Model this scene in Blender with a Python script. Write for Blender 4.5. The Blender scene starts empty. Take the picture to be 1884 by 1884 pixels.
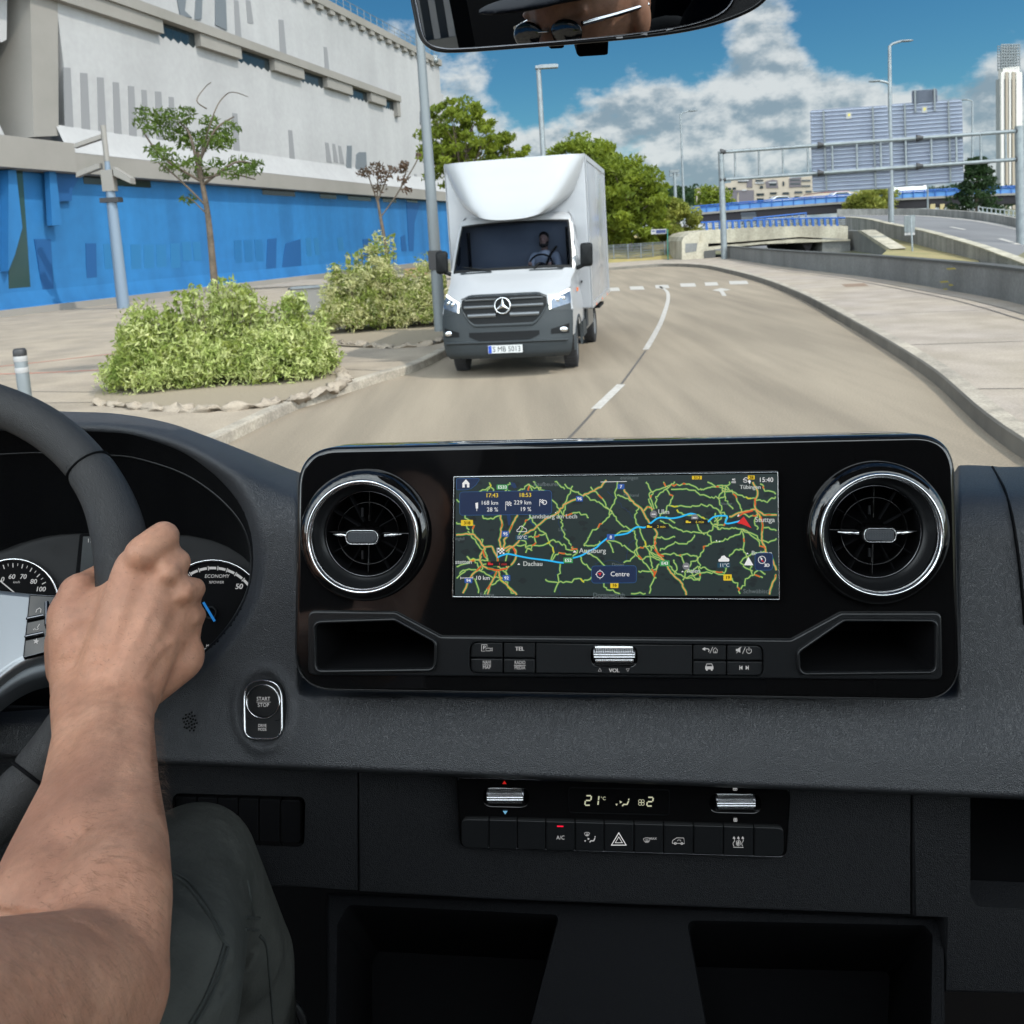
import bpy, bmesh, math, random
from mathutils import Vector, Matrix, noise as mnoise
from mathutils.geometry import tessellate_polygon
random.seed(7)
sc = bpy.context.scene
# ------------------------------------------------------------------ camera
F, CX, CY, EYE, PX = 1600.0, 942.0, 628.0, 2.1, 1884.0
PITCH, ROLL = math.radians(6.7), math.radians(3.5)
rt0 = Vector((1, 0, 0)); up0 = Vector((0, math.sin(PITCH), math.cos(PITCH)))
FW = Vector((0, math.cos(PITCH), -math.sin(PITCH)))
RT = math.cos(ROLL) * rt0 - math.sin(ROLL) * up0
UP = math.sin(ROLL) * rt0 + math.cos(ROLL) * up0
O = Vector((0, 0, EYE))
CM = Matrix(((RT.x, UP.x, -FW.x, O.x), (RT.y, UP.y, -FW.y, O.y), (RT.z, UP.z, -FW.z, O.z), (0, 0, 0, 1)))
cam = bpy.data.cameras.new('camera'); camo = bpy.data.objects.new('camera', cam); sc.collection.objects.link(camo)
camo.matrix_world = CM
cam.sensor_width = 36; cam.lens = 36 * F / PX; cam.shift_y = -(PX / 2 - CY) / PX
cam.clip_start = 0.02; cam.clip_end = 6000
cam.dof.use_dof = True; cam.dof.focus_distance = 0.72; cam.dof.aperture_fstop = 24
sc.camera = camo
# ------------------------------------------------------------------ light
SUN_EL = math.radians(52); SUN_AZ = math.atan2(0.88, -0.47)      # azimuth from +Y towards +X
to_sun = Vector((math.sin(SUN_AZ) * math.cos(SUN_EL), math.cos(SUN_AZ) * math.cos(SUN_EL), math.sin(SUN_EL)))
sl = bpy.data.lights.new('sun', 'SUN'); sl.energy = 3.2; sl.angle = math.radians(0.6); sl.color = (1.0, 0.935, 0.83)
so = bpy.data.objects.new('sun', sl); sc.collection.objects.link(so)
so.rotation_euler = (-to_sun).to_track_quat('-Z', 'Y').to_euler(); so.location = (30, -20, 60)
w = bpy.data.worlds.new('World'); sc.world = w; w.use_nodes = True
nt = w.node_tree; N = nt.nodes; L = nt.links; N.clear()
def wn(t, **k):
    n = N.new(t)
    for a, b in k.items(): setattr(n, a, b)
    return n
def wmath(op, a, b=None, c=None, clamp=False):
    n = wn('ShaderNodeMath', operation=op, use_clamp=clamp)
    for i, v in enumerate((a, b, c)):
        if v is None: continue
        if isinstance(v, (int, float)): n.inputs[i].default_value = v
        else: L.new(v, n.inputs[i])
    return n.outputs[0]
out = wn('ShaderNodeOutputWorld'); bg = wn('ShaderNodeBackground'); L.new(bg.outputs[0], out.inputs[0])
sky = wn('ShaderNodeTexSky', sky_type='NISHITA'); sky.sun_disc = False; sky.sun_elevation = SUN_EL; sky.sun_rotation = SUN_AZ
sky.altitude = 600; sky.air_density = 1.0; sky.dust_density = 0.3; sky.ozone_density = 2.5
hs = wn('ShaderNodeHueSaturation'); hs.inputs['Saturation'].default_value = 1.25; hs.inputs['Value'].default_value = 0.80; L.new(sky.outputs[0], hs.inputs['Color'])
tc = wn('ShaderNodeTexCoord'); gen = tc.outputs['Generated']
sep = wn('ShaderNodeSeparateXYZ'); L.new(gen, sep.inputs[0]); zz = sep.outputs['Z']
def wnoise(scale, detail, rough, off=(0, 0, 0), sz=1.6, dist=0.0):
    mp = wn('ShaderNodeMapping'); mp.inputs['Scale'].default_value = (1, 1, sz); mp.inputs['Location'].default_value = off; L.new(gen, mp.inputs[0])
    n = wn('ShaderNodeTexNoise'); n.inputs['Scale'].default_value = scale; n.inputs['Detail'].default_value = detail
    n.inputs['Roughness'].default_value = rough; n.inputs['Distortion'].default_value = dist; L.new(mp.outputs[0], n.inputs['Vector'])
    return n.outputs['Fac']
def cdir(px, py):
    return (FW + RT * ((px - CX) / F) + UP * ((CY - py) / F)).normalized()
n1 = wnoise(11.0, 10, 0.58, (3.1, 1.2, 0.4)); n2 = wnoise(34.0, 7, 0.6, (0.3, 5.2, 2.4))
dens = wmath('ADD', wmath('MULTIPLY', n1, 0.75), wmath('MULTIPLY', n2, 0.28))
# cloud banks: (direction of the heap, angular radius in degrees, amount)
banks = [((1105, 215), 2.6, .20), ((1215, 190), 2.6, .20), ((1400, 110), 3.6, .17), ((1480, 190), 3.0, .17), ((1330, 290), 5.0, .13), ((1450, 270), 5.0, .12), ((1600, 330), 5.0, .12), ((1680, 230), 2.5, .12),
         ((1600, 180), 3.0, .10), ((1800, 250), 5.0, .20), ((1860, 160), 3.5, .16), ((930, 270), 2.6, .16), ((1000, 300), 2.5, .14), ((870, 150), 3.2, .12), ((680, 60), 4.0, .10),
         ((1050, 40), 5.5, -.22), ((960, 190), 2.6, -.16), ((1560, 60), 3.0, -.20), ((1700, 90), 3.5, -.18), ((1290, 60), 2.6, -.14), ((1250, 120), 2.4, -.16), ((1800, 60), 5.0, -.2), ((740, 30), 3.0, -.08)]
bias = None
for (q, rad, amt) in banks:
    d = cdir(*q)
    dp = wn('ShaderNodeVectorMath', operation='DOT_PRODUCT'); L.new(gen, dp.inputs[0]); dp.inputs[1].default_value = d
    k = 1.0 / (1 - math.cos(math.radians(rad)))
    e = wmath('EXPONENT', wmath('MULTIPLY', wmath('SUBTRACT', 1.0, dp.outputs['Value']), -k))
    g = wmath('MULTIPLY', e, amt); bias = g if bias is None else wmath('ADD', bias, g)
lowband = wmath('MULTIPLY', wmath('EXPONENT', wmath('MULTIPLY', wmath('MAXIMUM', zz, 0.0), -9.0)), 0.19)
dens = wmath('ADD', wmath('ADD', dens, bias), lowband)
bk = wn('ShaderNodeMapRange', interpolation_type='SMOOTHSTEP'); L.new(sep.outputs['Y'], bk.inputs[0]); bk.inputs[1].default_value = 0.12; bk.inputs[2].default_value = -0.35; back = bk.outputs[0]   # unseen bright cloud bank added behind the van to fill-light the cab
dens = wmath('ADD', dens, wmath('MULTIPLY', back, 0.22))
mr = wn('ShaderNodeMapRange', interpolation_type='SMOOTHSTEP'); L.new(dens, mr.inputs[0]); mr.inputs[1].default_value = 0.54; mr.inputs[2].default_value = 0.72
mask = mr.outputs[0]
n3 = wnoise(11.0, 10, 0.58, (3.1 + .008, 1.2, 0.4 + .022)); n4 = wnoise(7.0, 6, 0.6, (7.0, 1.0, 3.0), 3.0)
shade = wmath('ADD', wmath('MULTIPLY', wmath('SUBTRACT', n1, n3), 2.6), wmath('ADD', wmath('MULTIPLY', wmath('SUBTRACT', n4, .5), 1.0), wmath('MULTIPLY', wmath('SUBTRACT', mask, .62), -.35)))
mr2 = wn('ShaderNodeMapRange', interpolation_type='SMOOTHSTEP'); L.new(shade, mr2.inputs[0]); mr2.inputs[1].default_value = -0.44; mr2.inputs[2].default_value = 0.10
cc = wn('ShaderNodeMix', data_type='RGBA'); L.new(mr2.outputs[0], cc.inputs['Factor']); cc.inputs['A'].default_value = (0.30, 0.40, 0.475, 1); cc.inputs['B'].default_value = (0.80, 0.845, 0.85, 1)
skm = wn('ShaderNodeMix', data_type='RGBA', blend_type='MULTIPLY'); skm.inputs['Factor'].default_value = 1; L.new(hs.outputs[0], skm.inputs['A']); skm.inputs['B'].default_value = (0.54, 0.90, 0.90, 1)
BGS = 0.13
csc = wn('ShaderNodeVectorMath', operation='SCALE'); L.new(cc.outputs['Result'], csc.inputs[0]); L.new(wmath('MULTIPLY', wmath('ADD', 1.0, wmath('MULTIPLY', back, 5.6)), 1.0 / BGS), csc.inputs['Scale'])  # the added rear bank glows brighter than the clouds ahead
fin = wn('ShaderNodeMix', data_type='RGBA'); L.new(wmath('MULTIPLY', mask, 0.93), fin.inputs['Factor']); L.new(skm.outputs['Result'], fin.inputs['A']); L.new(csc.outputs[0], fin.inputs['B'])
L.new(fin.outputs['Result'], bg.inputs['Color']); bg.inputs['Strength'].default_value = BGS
# ------------------------------------------------------------------ exposure
sc.view_settings.view_transform = 'Standard'; sc.view_settings.look = 'None'; sc.view_settings.exposure = -0.17; sc.view_settings.gamma = 1
sc.view_settings.use_curve_mapping = False
sc.render.engine = 'CYCLES'
cy = sc.cycles; cy.use_denoising = True; cy.max_bounces = 8; cy.diffuse_bounces = 4; cy.glossy_bounces = 4; cy.transparent_max_bounces = 12
cy.sample_clamp_indirect = 4.0; cy.caustics_reflective = False; cy.caustics_refractive = False

# ------------------------------------------------------------------ helpers: rays, planes
def ray(px, py): return FW + RT * ((px - CX) / F) + UP * ((CY - py) / F)
def cp(px, py, d): return O + ray(px, py) * d                      # point at a depth in metres
def gp(px, py, z=0.0):
    d = ray(px, py); return O + d * ((z - EYE) / d.z)
def hit(px, py, o, n):
    d = ray(px, py); return O + d * ((o - O).dot(n) / d.dot(n))
class Plane:                                                       # a flat panel of the cab given by three points
    def __init__(s, a, b, c):
        s.o = cp(*a); s.n = (cp(*b) - s.o).cross(cp(*c) - s.o).normalized()
        if s.n.dot(O - s.o) < 0: s.n = -s.n
    def pt(s, px, py, h=0.0): return hit(px, py, s.o + s.n * h, s.n)
    def at(s, px, py, h=0.0): return s.pt(px, py) + s.n * h
    def m(s, px, py): return (s.pt(px + .5, py) - s.pt(px - .5, py)).length   # metres per pixel
class VP:                                                          # a vertical plane through two ground points
    def __init__(s, a, b):
        s.a = Vector((a[0], a[1], 0)); u = Vector((b[0] - a[0], b[1] - a[1], 0)); s.u = u.normalized(); s.n = s.u.cross(Vector((0, 0, 1)))
        if s.n.dot(O - s.a) < 0: s.n = -s.n
    def pt(s, px, py, h=0.0): return hit(px, py, s.a + s.n * h, s.n)
    def at(s, px, py, h=0.0): return s.pt(px, py) + s.n * h

# ------------------------------------------------------------------ materials
SPECK = {'tan_asphalt': (55, .16, 2.2, .13, (1, .07, 1)), 'paving': (40, .12, 1.1, .12, None), 'paving_pinkish': (40, .13, 1.4, .13, None), 'kerb_stone': (30, .2, 3, .2, None), 'white_facade': (3, .03, .5, .045, (1, 1, .15)), 'weathered_concrete': (12, .10, 1.1, .11, (1, 1, .3)),
         'concrete': (12, .15, 1.5, .2, (1, 1, .15)), 'cream_concrete': (9, .12, 1.2, .2, (1, 1, .2)), 'blue_cladding': (2, .04, .5, .14, (1, 1, .08)), 'skin': (180, .07, 34, .10, None)}
def lin(c):
    def f(v):
        v /= 255.0
        return v / 12.92 if v <= .04045 else ((v + .055) / 1.055) ** 2.4
    return tuple(f(v) for v in c) + (1.0,)
def mat(name, col, rough=0.6, metal=0.0, spec=0.5, bump=None, var=None, coat=0.0, emit=None, estr=1.0, sss=0.0, kind='noise'):
    m = bpy.data.materials.new(name); m.use_nodes = True; t = m.node_tree; b = t.nodes['Principled BSDF']
    c = tuple(col) if len(col) == 4 else tuple(col) + (1.0,)
    b.inputs['Base Color'].default_value = c; b.inputs['Roughness'].default_value = rough; b.inputs['Metallic'].default_value = metal
    b.inputs['Specular IOR Level'].default_value = spec; b.inputs['Coat Weight'].default_value = coat
    if coat: b.inputs['Coat Roughness'].default_value = .04
    if emit:
        b.inputs['Emission Color'].default_value = tuple(emit[:3]) + (1,); b.inputs['Emission Strength'].default_value = estr
    if sss:
        b.inputs['Subsurface Weight'].default_value = sss; b.inputs['Subsurface Radius'].default_value = (.9, .35, .2); b.inputs['Subsurface Scale'].default_value = .006
    tcn = t.nodes.new('ShaderNodeTexCoord')
    if var:                                                        # (scale, second colour, [amount], [stretch])
        n = t.nodes.new('ShaderNodeTexNoise'); n.inputs['Scale'].default_value = var[0]; n.inputs['Detail'].default_value = 7; n.inputs['Roughness'].default_value = .62
        mp = t.nodes.new('ShaderNodeMapping'); t.links.new(tcn.outputs['Object'], mp.inputs[0]); t.links.new(mp.outputs[0], n.inputs['Vector'])
        if len(var) > 3: mp.inputs['Scale'].default_value = var[3]
        r = t.nodes.new('ShaderNodeMapRange'); t.links.new(n.outputs['Fac'], r.inputs[0]); r.inputs[1].default_value = .36; r.inputs[2].default_value = .64; r.inputs[4].default_value = var[2] if len(var) > 2 else 1.0
        mx = t.nodes.new('ShaderNodeMix'); mx.data_type = 'RGBA'; t.links.new(r.outputs[0], mx.inputs['Factor'])
        mx.inputs['A'].default_value = c; mx.inputs['B'].default_value = tuple(var[1][:3]) + (1,)
        t.links.new(mx.outputs['Result'], b.inputs['Base Color'])
    if name in SPECK:                                              # fine grit: pale and dark grains and blotches
        src = b.inputs['Base Color'].links[0].from_socket if b.inputs['Base Color'].links else None
        for sc_, lo, st in ((SPECK[name][0], SPECK[name][1], None), (SPECK[name][2], SPECK[name][3], SPECK[name][4])):
            n = t.nodes.new('ShaderNodeTexNoise'); n.inputs['Scale'].default_value = sc_; n.inputs['Detail'].default_value = 4; mp = t.nodes.new('ShaderNodeMapping')
            t.links.new(tcn.outputs['Object'], mp.inputs[0]); t.links.new(mp.outputs[0], n.inputs['Vector'])
            if st: mp.inputs['Scale'].default_value = st
            r = t.nodes.new('ShaderNodeMapRange'); t.links.new(n.outputs['Fac'], r.inputs[0]); r.inputs[1].default_value = .35; r.inputs[2].default_value = .65; r.inputs[3].default_value = 1 - lo; r.inputs[4].default_value = 1 + lo
            vm = t.nodes.new('ShaderNodeVectorMath'); vm.operation = 'SCALE'; t.links.new(src, vm.inputs[0]); t.links.new(r.outputs[0], vm.inputs['Scale']); src = vm.outputs[0]
        t.links.new(src, b.inputs['Base Color'])
    if bump:                                                       # list of (type, scale, distance)
        prev = None
        for (ty, s, dist) in (bump if isinstance(bump, list) else [bump]):
            if ty == 'vor':
                n = t.nodes.new('ShaderNodeTexVoronoi'); n.feature = 'DISTANCE_TO_EDGE'; o = n.outputs['Distance']
            else:
                n = t.nodes.new('ShaderNodeTexNoise'); n.inputs['Detail'].default_value = 5; o = n.outputs['Fac']
            n.inputs['Scale'].default_value = s; t.links.new(tcn.outputs['Object'], n.inputs['Vector'])
            if ty == 'vor':
                rr = t.nodes.new('ShaderNodeMapRange'); t.links.new(o, rr.inputs[0]); rr.inputs[2].default_value = .28; o = rr.outputs[0]
            bn = t.nodes.new('ShaderNodeBump'); bn.inputs['Distance'].default_value = dist; t.links.new(o, bn.inputs['Height'])
            if prev: t.links.new(prev.outputs[0], bn.inputs['Normal'])
            prev = bn
        t.links.new(prev.outputs[0], b.inputs['Normal'])
    return m
def leafmat(name, c1, c2, scale=.6, tr=.35):
    m = mat(name, c1, .55, 0, .3, var=(scale, c2)); t = m.node_tree; b = t.nodes['Principled BSDF']
    tl = t.nodes.new('ShaderNodeBsdfTranslucent'); mx = t.nodes.new('ShaderNodeMixShader'); mx.inputs[0].default_value = tr
    src = b.inputs['Base Color'].links[0].from_socket; t.links.new(src, tl.inputs[0])
    o = t.nodes['Material Output']; t.links.new(b.outputs[0], mx.inputs[1]); t.links.new(tl.outputs[0], mx.inputs[2]); t.links.new(mx.outputs[0], o.inputs[0])
    return m
def glassmat(name, tint, gl=.06, rough=.02):
    m = bpy.data.materials.new(name); m.use_nodes = True; t = m.node_tree; t.nodes.clear()
    o = t.nodes.new('ShaderNodeOutputMaterial'); tr = t.nodes.new('ShaderNodeBsdfTransparent'); tr.inputs[0].default_value = tint
    g = t.nodes.new('ShaderNodeBsdfGlossy'); g.inputs['Roughness'].default_value = rough; fr = t.nodes.new('ShaderNodeFresnel'); fr.inputs[0].default_value = 1.45
    mx = t.nodes.new('ShaderNodeMixShader'); t.links.new(fr.outputs[0], mx.inputs[0]); t.links.new(tr.outputs[0], mx.inputs[1]); t.links.new(g.outputs[0], mx.inputs[2]); t.links.new(mx.outputs[0], o.inputs[0])
    return m
def emat(name, srgb, s=1.0):
    s *= 1.02                                       # lit pixels of a display or backlit symbols
    return mat(name, (0.01, 0.01, 0.01), .4, emit=lin(srgb), estr=s)

# ------------------------------------------------------------------ mesh builder
class MB:
    def __init__(s): s.v = []; s.f = []; s.mi = []; s.sm = []
    def add(s, vs, fs, mi=0, smooth=False):
        k = len(s.v); s.v += [Vector(v) for v in vs]
        for f in fs: s.f.append([k + i for i in f]); s.mi.append(mi); s.sm.append(smooth)
        return s
    def box(s, c, size, rot=0.0, mi=0):
        cx, cy_, cz = c; a, b, h = size[0] / 2, size[1] / 2, size[2] / 2; R = Matrix.Rotation(rot, 3, 'Z')
        vs = [Vector(c) + R @ Vector((x * a, y * b, z * h)) for x in (-1, 1) for y in (-1, 1) for z in (-1, 1)]
        return s.add(vs, [(0, 1, 3, 2), (4, 6, 7, 5), (0, 4, 5, 1), (2, 3, 7, 6), (0, 2, 6, 4), (1, 5, 7, 3)], mi)
    def hexa(s, a, b, mi=0):                                       # two quads a (4 pts) and b (4 pts)
        return s.add(list(a) + list(b), [(0, 1, 2, 3), (7, 6, 5, 4), (0, 4, 5, 1), (1, 5, 6, 2), (2, 6, 7, 3), (3, 7, 4, 0)], mi)
    def tube(s, pts, rad, n=10, mi=0, caps=True, closed=False, smooth=True):
        pts = [Vector(p) for p in pts]; m = len(pts)
        if isinstance(rad, (int, float)): rad = [rad] * m
        prev = None; vs = []
        for i, p in enumerate(pts):
            if closed: t = pts[(i + 1) % m] - pts[i - 1]
            else: t = pts[min(i + 1, m - 1)] - pts[max(i - 1, 0)]
            t = t.normalized() if t.length > 1e-9 else Vector((0, 0, 1))
            if prev is None:
                x = t.cross(Vector((0, 0, 1)));
                if x.length < .1: x = t.cross(Vector((0, 1, 0)))
            else: x = prev - t * prev.dot(t)
            x.normalize(); prev = x; y = t.cross(x)
            for k in range(n):
                a = 2 * math.pi * k / n; vs.append(p + (x * math.cos(a) + y * math.sin(a)) * rad[i])
        fs = []
        for i in range(m if closed else m - 1):
            j = (i + 1) % m
            for k in range(n): fs.append((i * n + k, i * n + (k + 1) % n, j * n + (k + 1) % n, j * n + k))
        s.add(vs, fs, mi, smooth)
        if caps and not closed:
            s.add(vs[:n], [tuple(range(n))[::-1]], mi); s.add(vs[-n:], [tuple(range(n))], mi)
        return s
    def grid(s, rows, mi=0, smooth=True, closeu=False):
        nr, nc = len(rows), len(rows[0]); vs = [p for r in rows for p in r]; fs = []
        for i in range(nr - 1):
            for j in range(nc if closeu else nc - 1):
                k = (j + 1) % nc; fs.append((i * nc + j, i * nc + k, (i + 1) * nc + k, (i + 1) * nc + j))
        return s.add(vs, fs, mi, smooth)
    def lathe(s, o, axis, prof, n=40, mi=0, smooth=True, x0=None):       # prof: (radius, height along the axis)
        axis = Vector(axis).normalized(); x = (x0 or (axis.cross(Vector((0, 0, 1))) if abs(axis.z) < .9 else Vector((1, 0, 0)))).normalized(); y = axis.cross(x)
        rows = [[Vector(o) + axis * h + (x * math.cos(2 * math.pi * k / n) + y * math.sin(2 * math.pi * k / n)) * max(r, 1e-5) for k in range(n)] for r, h in prof]
        return s.grid(rows, mi, smooth, True)
    def prism(s, loop, vec, mi=0, smooth=False):                   # closed polygon pushed along vec
        loop = [Vector(p) for p in loop]; n = len(loop); vec = Vector(vec)
        tri = tessellate_polygon([loop])
        s.add(loop, [tuple(t) for t in tri], mi); s.add([p + vec for p in loop], [tuple(t)[::-1] for t in tri], mi)
        s.add(loop + [p + vec for p in loop], [(i, (i + 1) % n, n + (i + 1) % n, n + i) for i in range(n)], mi, smooth)
        return s
    def ell(s, c, r, rot=None, n=16, m=10, mi=0):
        vs = []
        for i in range(m + 1):
            a = math.pi * i / m
            for k in range(n):
                b = 2 * math.pi * k / n; v = Vector((math.sin(a) * math.cos(b) * r[0], math.sin(a) * math.sin(b) * r[1], math.cos(a) * r[2]))
                vs.append(Vector(c) + (rot @ v if rot else v))
        fs = [(i * n + k, i * n + (k + 1) % n, (i + 1) * n + (k + 1) % n, (i + 1) * n + k) for i in range(m) for k in range(n)]
        return s.add(vs, fs, mi, True)
    def capsule(s, p, r, q, R, n=20, mi=0):
        p, q = Vector(p), Vector(q); ax = (q - p); l = ax.length
        ax = ax / l if l > 1e-6 else Vector((0, 0, 1)); prof = []
        for i in range(7): a = math.pi / 2 * i / 6; prof.append((r * math.sin(a), -r * math.cos(a)))
        for i in range(7): a = math.pi / 2 * i / 6; prof.append((R * math.cos(a), l + R * math.sin(a)))
        return s.lathe(p, ax, prof, n, mi)
def link(o): sc.collection.objects.link(o); return o
def thing(name, label, cat, loc=(0, 0, 0), rz=0.0, group=None, scale=1.0):
    o = bpy.data.objects.new(name, None); o.empty_display_size = .2; link(o); o.location = loc; o.rotation_euler = (0, 0, rz); o.scale = (scale,) * 3
    o['label'] = label; o['category'] = cat
    if group: o['group'] = group
    return o
def obj(name, mb, mats, parent=None, local=False, label=None, weld=0.0, cat=None, group=None, kind=None, sharp=None):
    """one mesh object; world-space vertices are moved into the parent's space unless local"""
    vs = mb.v
    if parent is not None and not local:
        root = parent
        while root.parent: root = root.parent
        off = Vector(root.location); vs = [v - off for v in vs]
    me = bpy.data.meshes.new(name); me.from_pydata([tuple(v) for v in vs], [], mb.f)
    for m in (mats if isinstance(mats, (list, tuple)) else [mats]): me.materials.append(m)
    me.polygons.foreach_set('material_index', mb.mi); me.polygons.foreach_set('use_smooth', mb.sm)
    if weld:
        b = bmesh.new(); b.from_mesh(me); bmesh.ops.remove_doubles(b, verts=b.verts, dist=weld); bmesh.ops.recalc_face_normals(b, faces=b.faces); b.to_mesh(me); b.free()
    me.update()
    if sharp is not None:
        me.set_sharp_from_angle(angle=math.radians(sharp))
    o = bpy.data.objects.new(name, me); link(o); o.parent = parent
    if label: o['label'] = label
    if cat: o['category'] = cat
    if group: o['group'] = group
    if kind: o['kind'] = kind
    return o
def base(o):                                                       # puts a single-mesh thing's origin at its own base
    me = o.data; xs = [v.co for v in me.vertices]
    c = Vector((sum(v.x for v in xs) / len(xs), sum(v.y for v in xs) / len(xs), min(v.z for v in xs)))
    me.transform(Matrix.Translation(-c)); o.location = c; return o
def copy_thing(r, loc, rz, label):
    c = r.copy(); link(c); c.location = loc; c.rotation_euler = (0, 0, rz); c['label'] = label
    for ch in r.children:
        d = ch.copy(); link(d); d.parent = c
        for g in ch.children:
            e = g.copy(); link(e); e.parent = d
    return c
def cr(pts, n=8, closed=False):                                    # Catmull-Rom through points
    P = [Vector(p) for p in pts]; m = len(P); o = []
    for i in range(m if closed else m - 1):
        if closed: a, b, c, d = P[i - 1], P[i], P[(i + 1) % m], P[(i + 2) % m]
        else: a, b, c, d = P[max(i - 1, 0)], P[i], P[i + 1], P[min(i + 2, m - 1)]
        for k in range(n):
            t = k / n; o.append(.5 * ((2 * b) + (c - a) * t + (2 * a - 5 * b + 4 * c - d) * t * t + (3 * b - a - 3 * c + d) * t ** 3))
    if not closed: o.append(P[-1])
    return o
def v2(pts): return [Vector((p[0], p[1], 0)) for p in pts]
def rpoly(pts, r, n=6):                                            # polygon with rounded corners (pixel space)
    o = []; m = len(pts)
    for i, p in enumerate(pts):
        a = Vector(pts[i - 1][:2]); b = Vector(p[:2]); c = Vector(pts[(i + 1) % m][:2]); rr = p[2] if len(p) > 2 else r
        u = a - b; v = c - b; ang = u.angle(v); t = min(rr / max(math.tan(ang / 2), 1e-3), u.length * .49, v.length * .49)
        u.normalize(); v.normalize(); A = b + u * t; B = b + v * t
        for k in range(n + 1):
            s = k / n; o.append(A * (1 - s) ** 2 + b * 2 * s * (1 - s) + B * s * s)
    return [(q.x, q.y) for q in o]
def area2(p): return sum(p[i - 1][0] * p[i][1] - p[i][0] * p[i - 1][1] for i in range(len(p))) / 2
def offs(p, d):                                                    # shrink (d>0) a pixel polygon
    s = 1 if area2(p) > 0 else -1; o = []; m = len(p)
    for i in range(m):
        a, b, c = Vector(p[i - 1]), Vector(p[i]), Vector(p[(i + 1) % m])
        t = (c - a)
        if t.length < 1e-9: o.append(tuple(b)); continue
        t.normalize(); o.append((b.x - t.y * s * d, b.y + t.x * s * d))
    return o
def circ(cx, cy_, rx, ry=None, n=40): return [(cx + rx * math.cos(2 * math.pi * k / n), cy_ + (ry or rx) * math.sin(2 * math.pi * k / n)) for k in range(n)]
def plate(mb, pl, poly, h, thick, bev=0.0, holes=(), mi=0, wall=None, flip=False):
    """flat plate standing h above plane pl with its edge rounded over bev metres and walls of thick metres"""
    S = pl.m(*poly[0]); bp = bev / S; n = len(poly); rows = []
    rows.append([pl.pt(*q, h) - pl.n * thick for q in poly])
    if bev:
        for k in range(5):
            a = math.pi / 2 * k / 4; rows.append([pl.pt(*q, h) - pl.n * (bev * (1 - math.sin(a))) for q in offs(poly, bp * (1 - math.cos(a)))])
        top = offs(poly, bp)
    else:
        rows.append([pl.pt(*q, h) for q in poly]); top = poly
    mb.grid(rows, mi, bool(bev), True)
    loops = [[pl.pt(*q, h) for q in top]] + [[pl.pt(*q, h) for q in hh] for hh in holes]
    tri = tessellate_polygon(loops); flat = [p for l in loops for p in l]
    mb.add(flat, [tuple(t) for t in tri], mi)
    for hh in holes:
        mb.grid([[pl.pt(*q, h) for q in hh], [pl.pt(*q, h) - pl.n * (wall or thick) for q in hh]], mi, False, True)
    return mb
def ring(mb, pl, poly, wpx, h, th, mi=0, inset=0.0):               # raised half-round bead along a closed pixel outline
    p0 = offs(poly, inset); rows = []
    for k in range(6):
        a = math.pi * k / 5; rows.append([pl.pt(*q, h) + pl.n * (math.sin(a) * th) for q in offs(p0, wpx * (1 - math.cos(a)) / 2)])
    return mb.grid(rows, mi, True, True)
def stroke(mb, pl, pts, wpx, h, mi=0, n=0, closed=False):          # flat printed line, pixel space
    P = [Vector((p[0], p[1], 0)) for p in pts]
    if n: P = cr(P, n, closed)
    if closed: P = P + [P[0]]
    Lr = []; R = []
    for i, p in enumerate(P):
        if closed and i in (0, len(P) - 1): t = P[1] - P[-2]
        else: t = P[min(i + 1, len(P) - 1)] - P[max(i - 1, 0)]
        t = t.normalized() if t.length > 1e-9 else Vector((1, 0, 0)); q = Vector((-t.y, t.x, 0)) * wpx / 2
        Lr.append(pl.pt(p.x + q.x, p.y + q.y, h)); R.append(pl.pt(p.x - q.x, p.y - q.y, h))
    return mb.grid([Lr, R], mi, False)
def flat(mb, pl, poly, h, mi=0):
    lp = [pl.pt(*q, h) for q in poly]; mb.add(lp, [tuple(t) for t in tessellate_polygon([lp])], mi); return mb
_tc = {}
def glyphs(txt):                                                   # outline of a line of lettering: verts, faces, cap height, width
    if txt in _tc: return _tc[txt]
    def mk(s):
        c = bpy.data.curves.new('lettering', 'FONT'); c.body = s; c.resolution_u = 3; o = bpy.data.objects.new('lettering', c); link(o)
        me = bpy.data.meshes.new_from_object(o.evaluated_get(bpy.context.evaluated_depsgraph_get())); r = ([v.co.copy() for v in me.vertices], [tuple(p.vertices) for p in me.polygons])
        bpy.data.objects.remove(o); bpy.data.curves.remove(c); bpy.data.meshes.remove(me); return r
    if '_H' not in _tc: _tc['_H'] = max(v.y for v in mk('H')[0])
    vs, fs = mk(txt); _tc[txt] = (vs, fs, _tc['_H'], max([v.x for v in vs] or [1])); return _tc[txt]
def text(mb, pl, txt, px, py, cap, h, mi=0, align='l', wpx=None, slant=0.0, tilt=0.0, bold=0.0):
    vs, fs, H, W = glyphs(txt); k = cap / H; kx = wpx / W if wpx else k; wid = W * kx
    x0 = px - (wid / 2 if align == 'c' else wid if align == 'r' else 0)
    for bx in ((-bold, bold) if bold else (0,)):
        q = [pl.pt(x0 + v.x * kx + v.y * k * slant + bx, py - v.y * k + v.x * kx * tilt, h + (bx > 0) * 2e-5) for v in vs]
        mb.add(q, fs, mi)
    return mb
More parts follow.
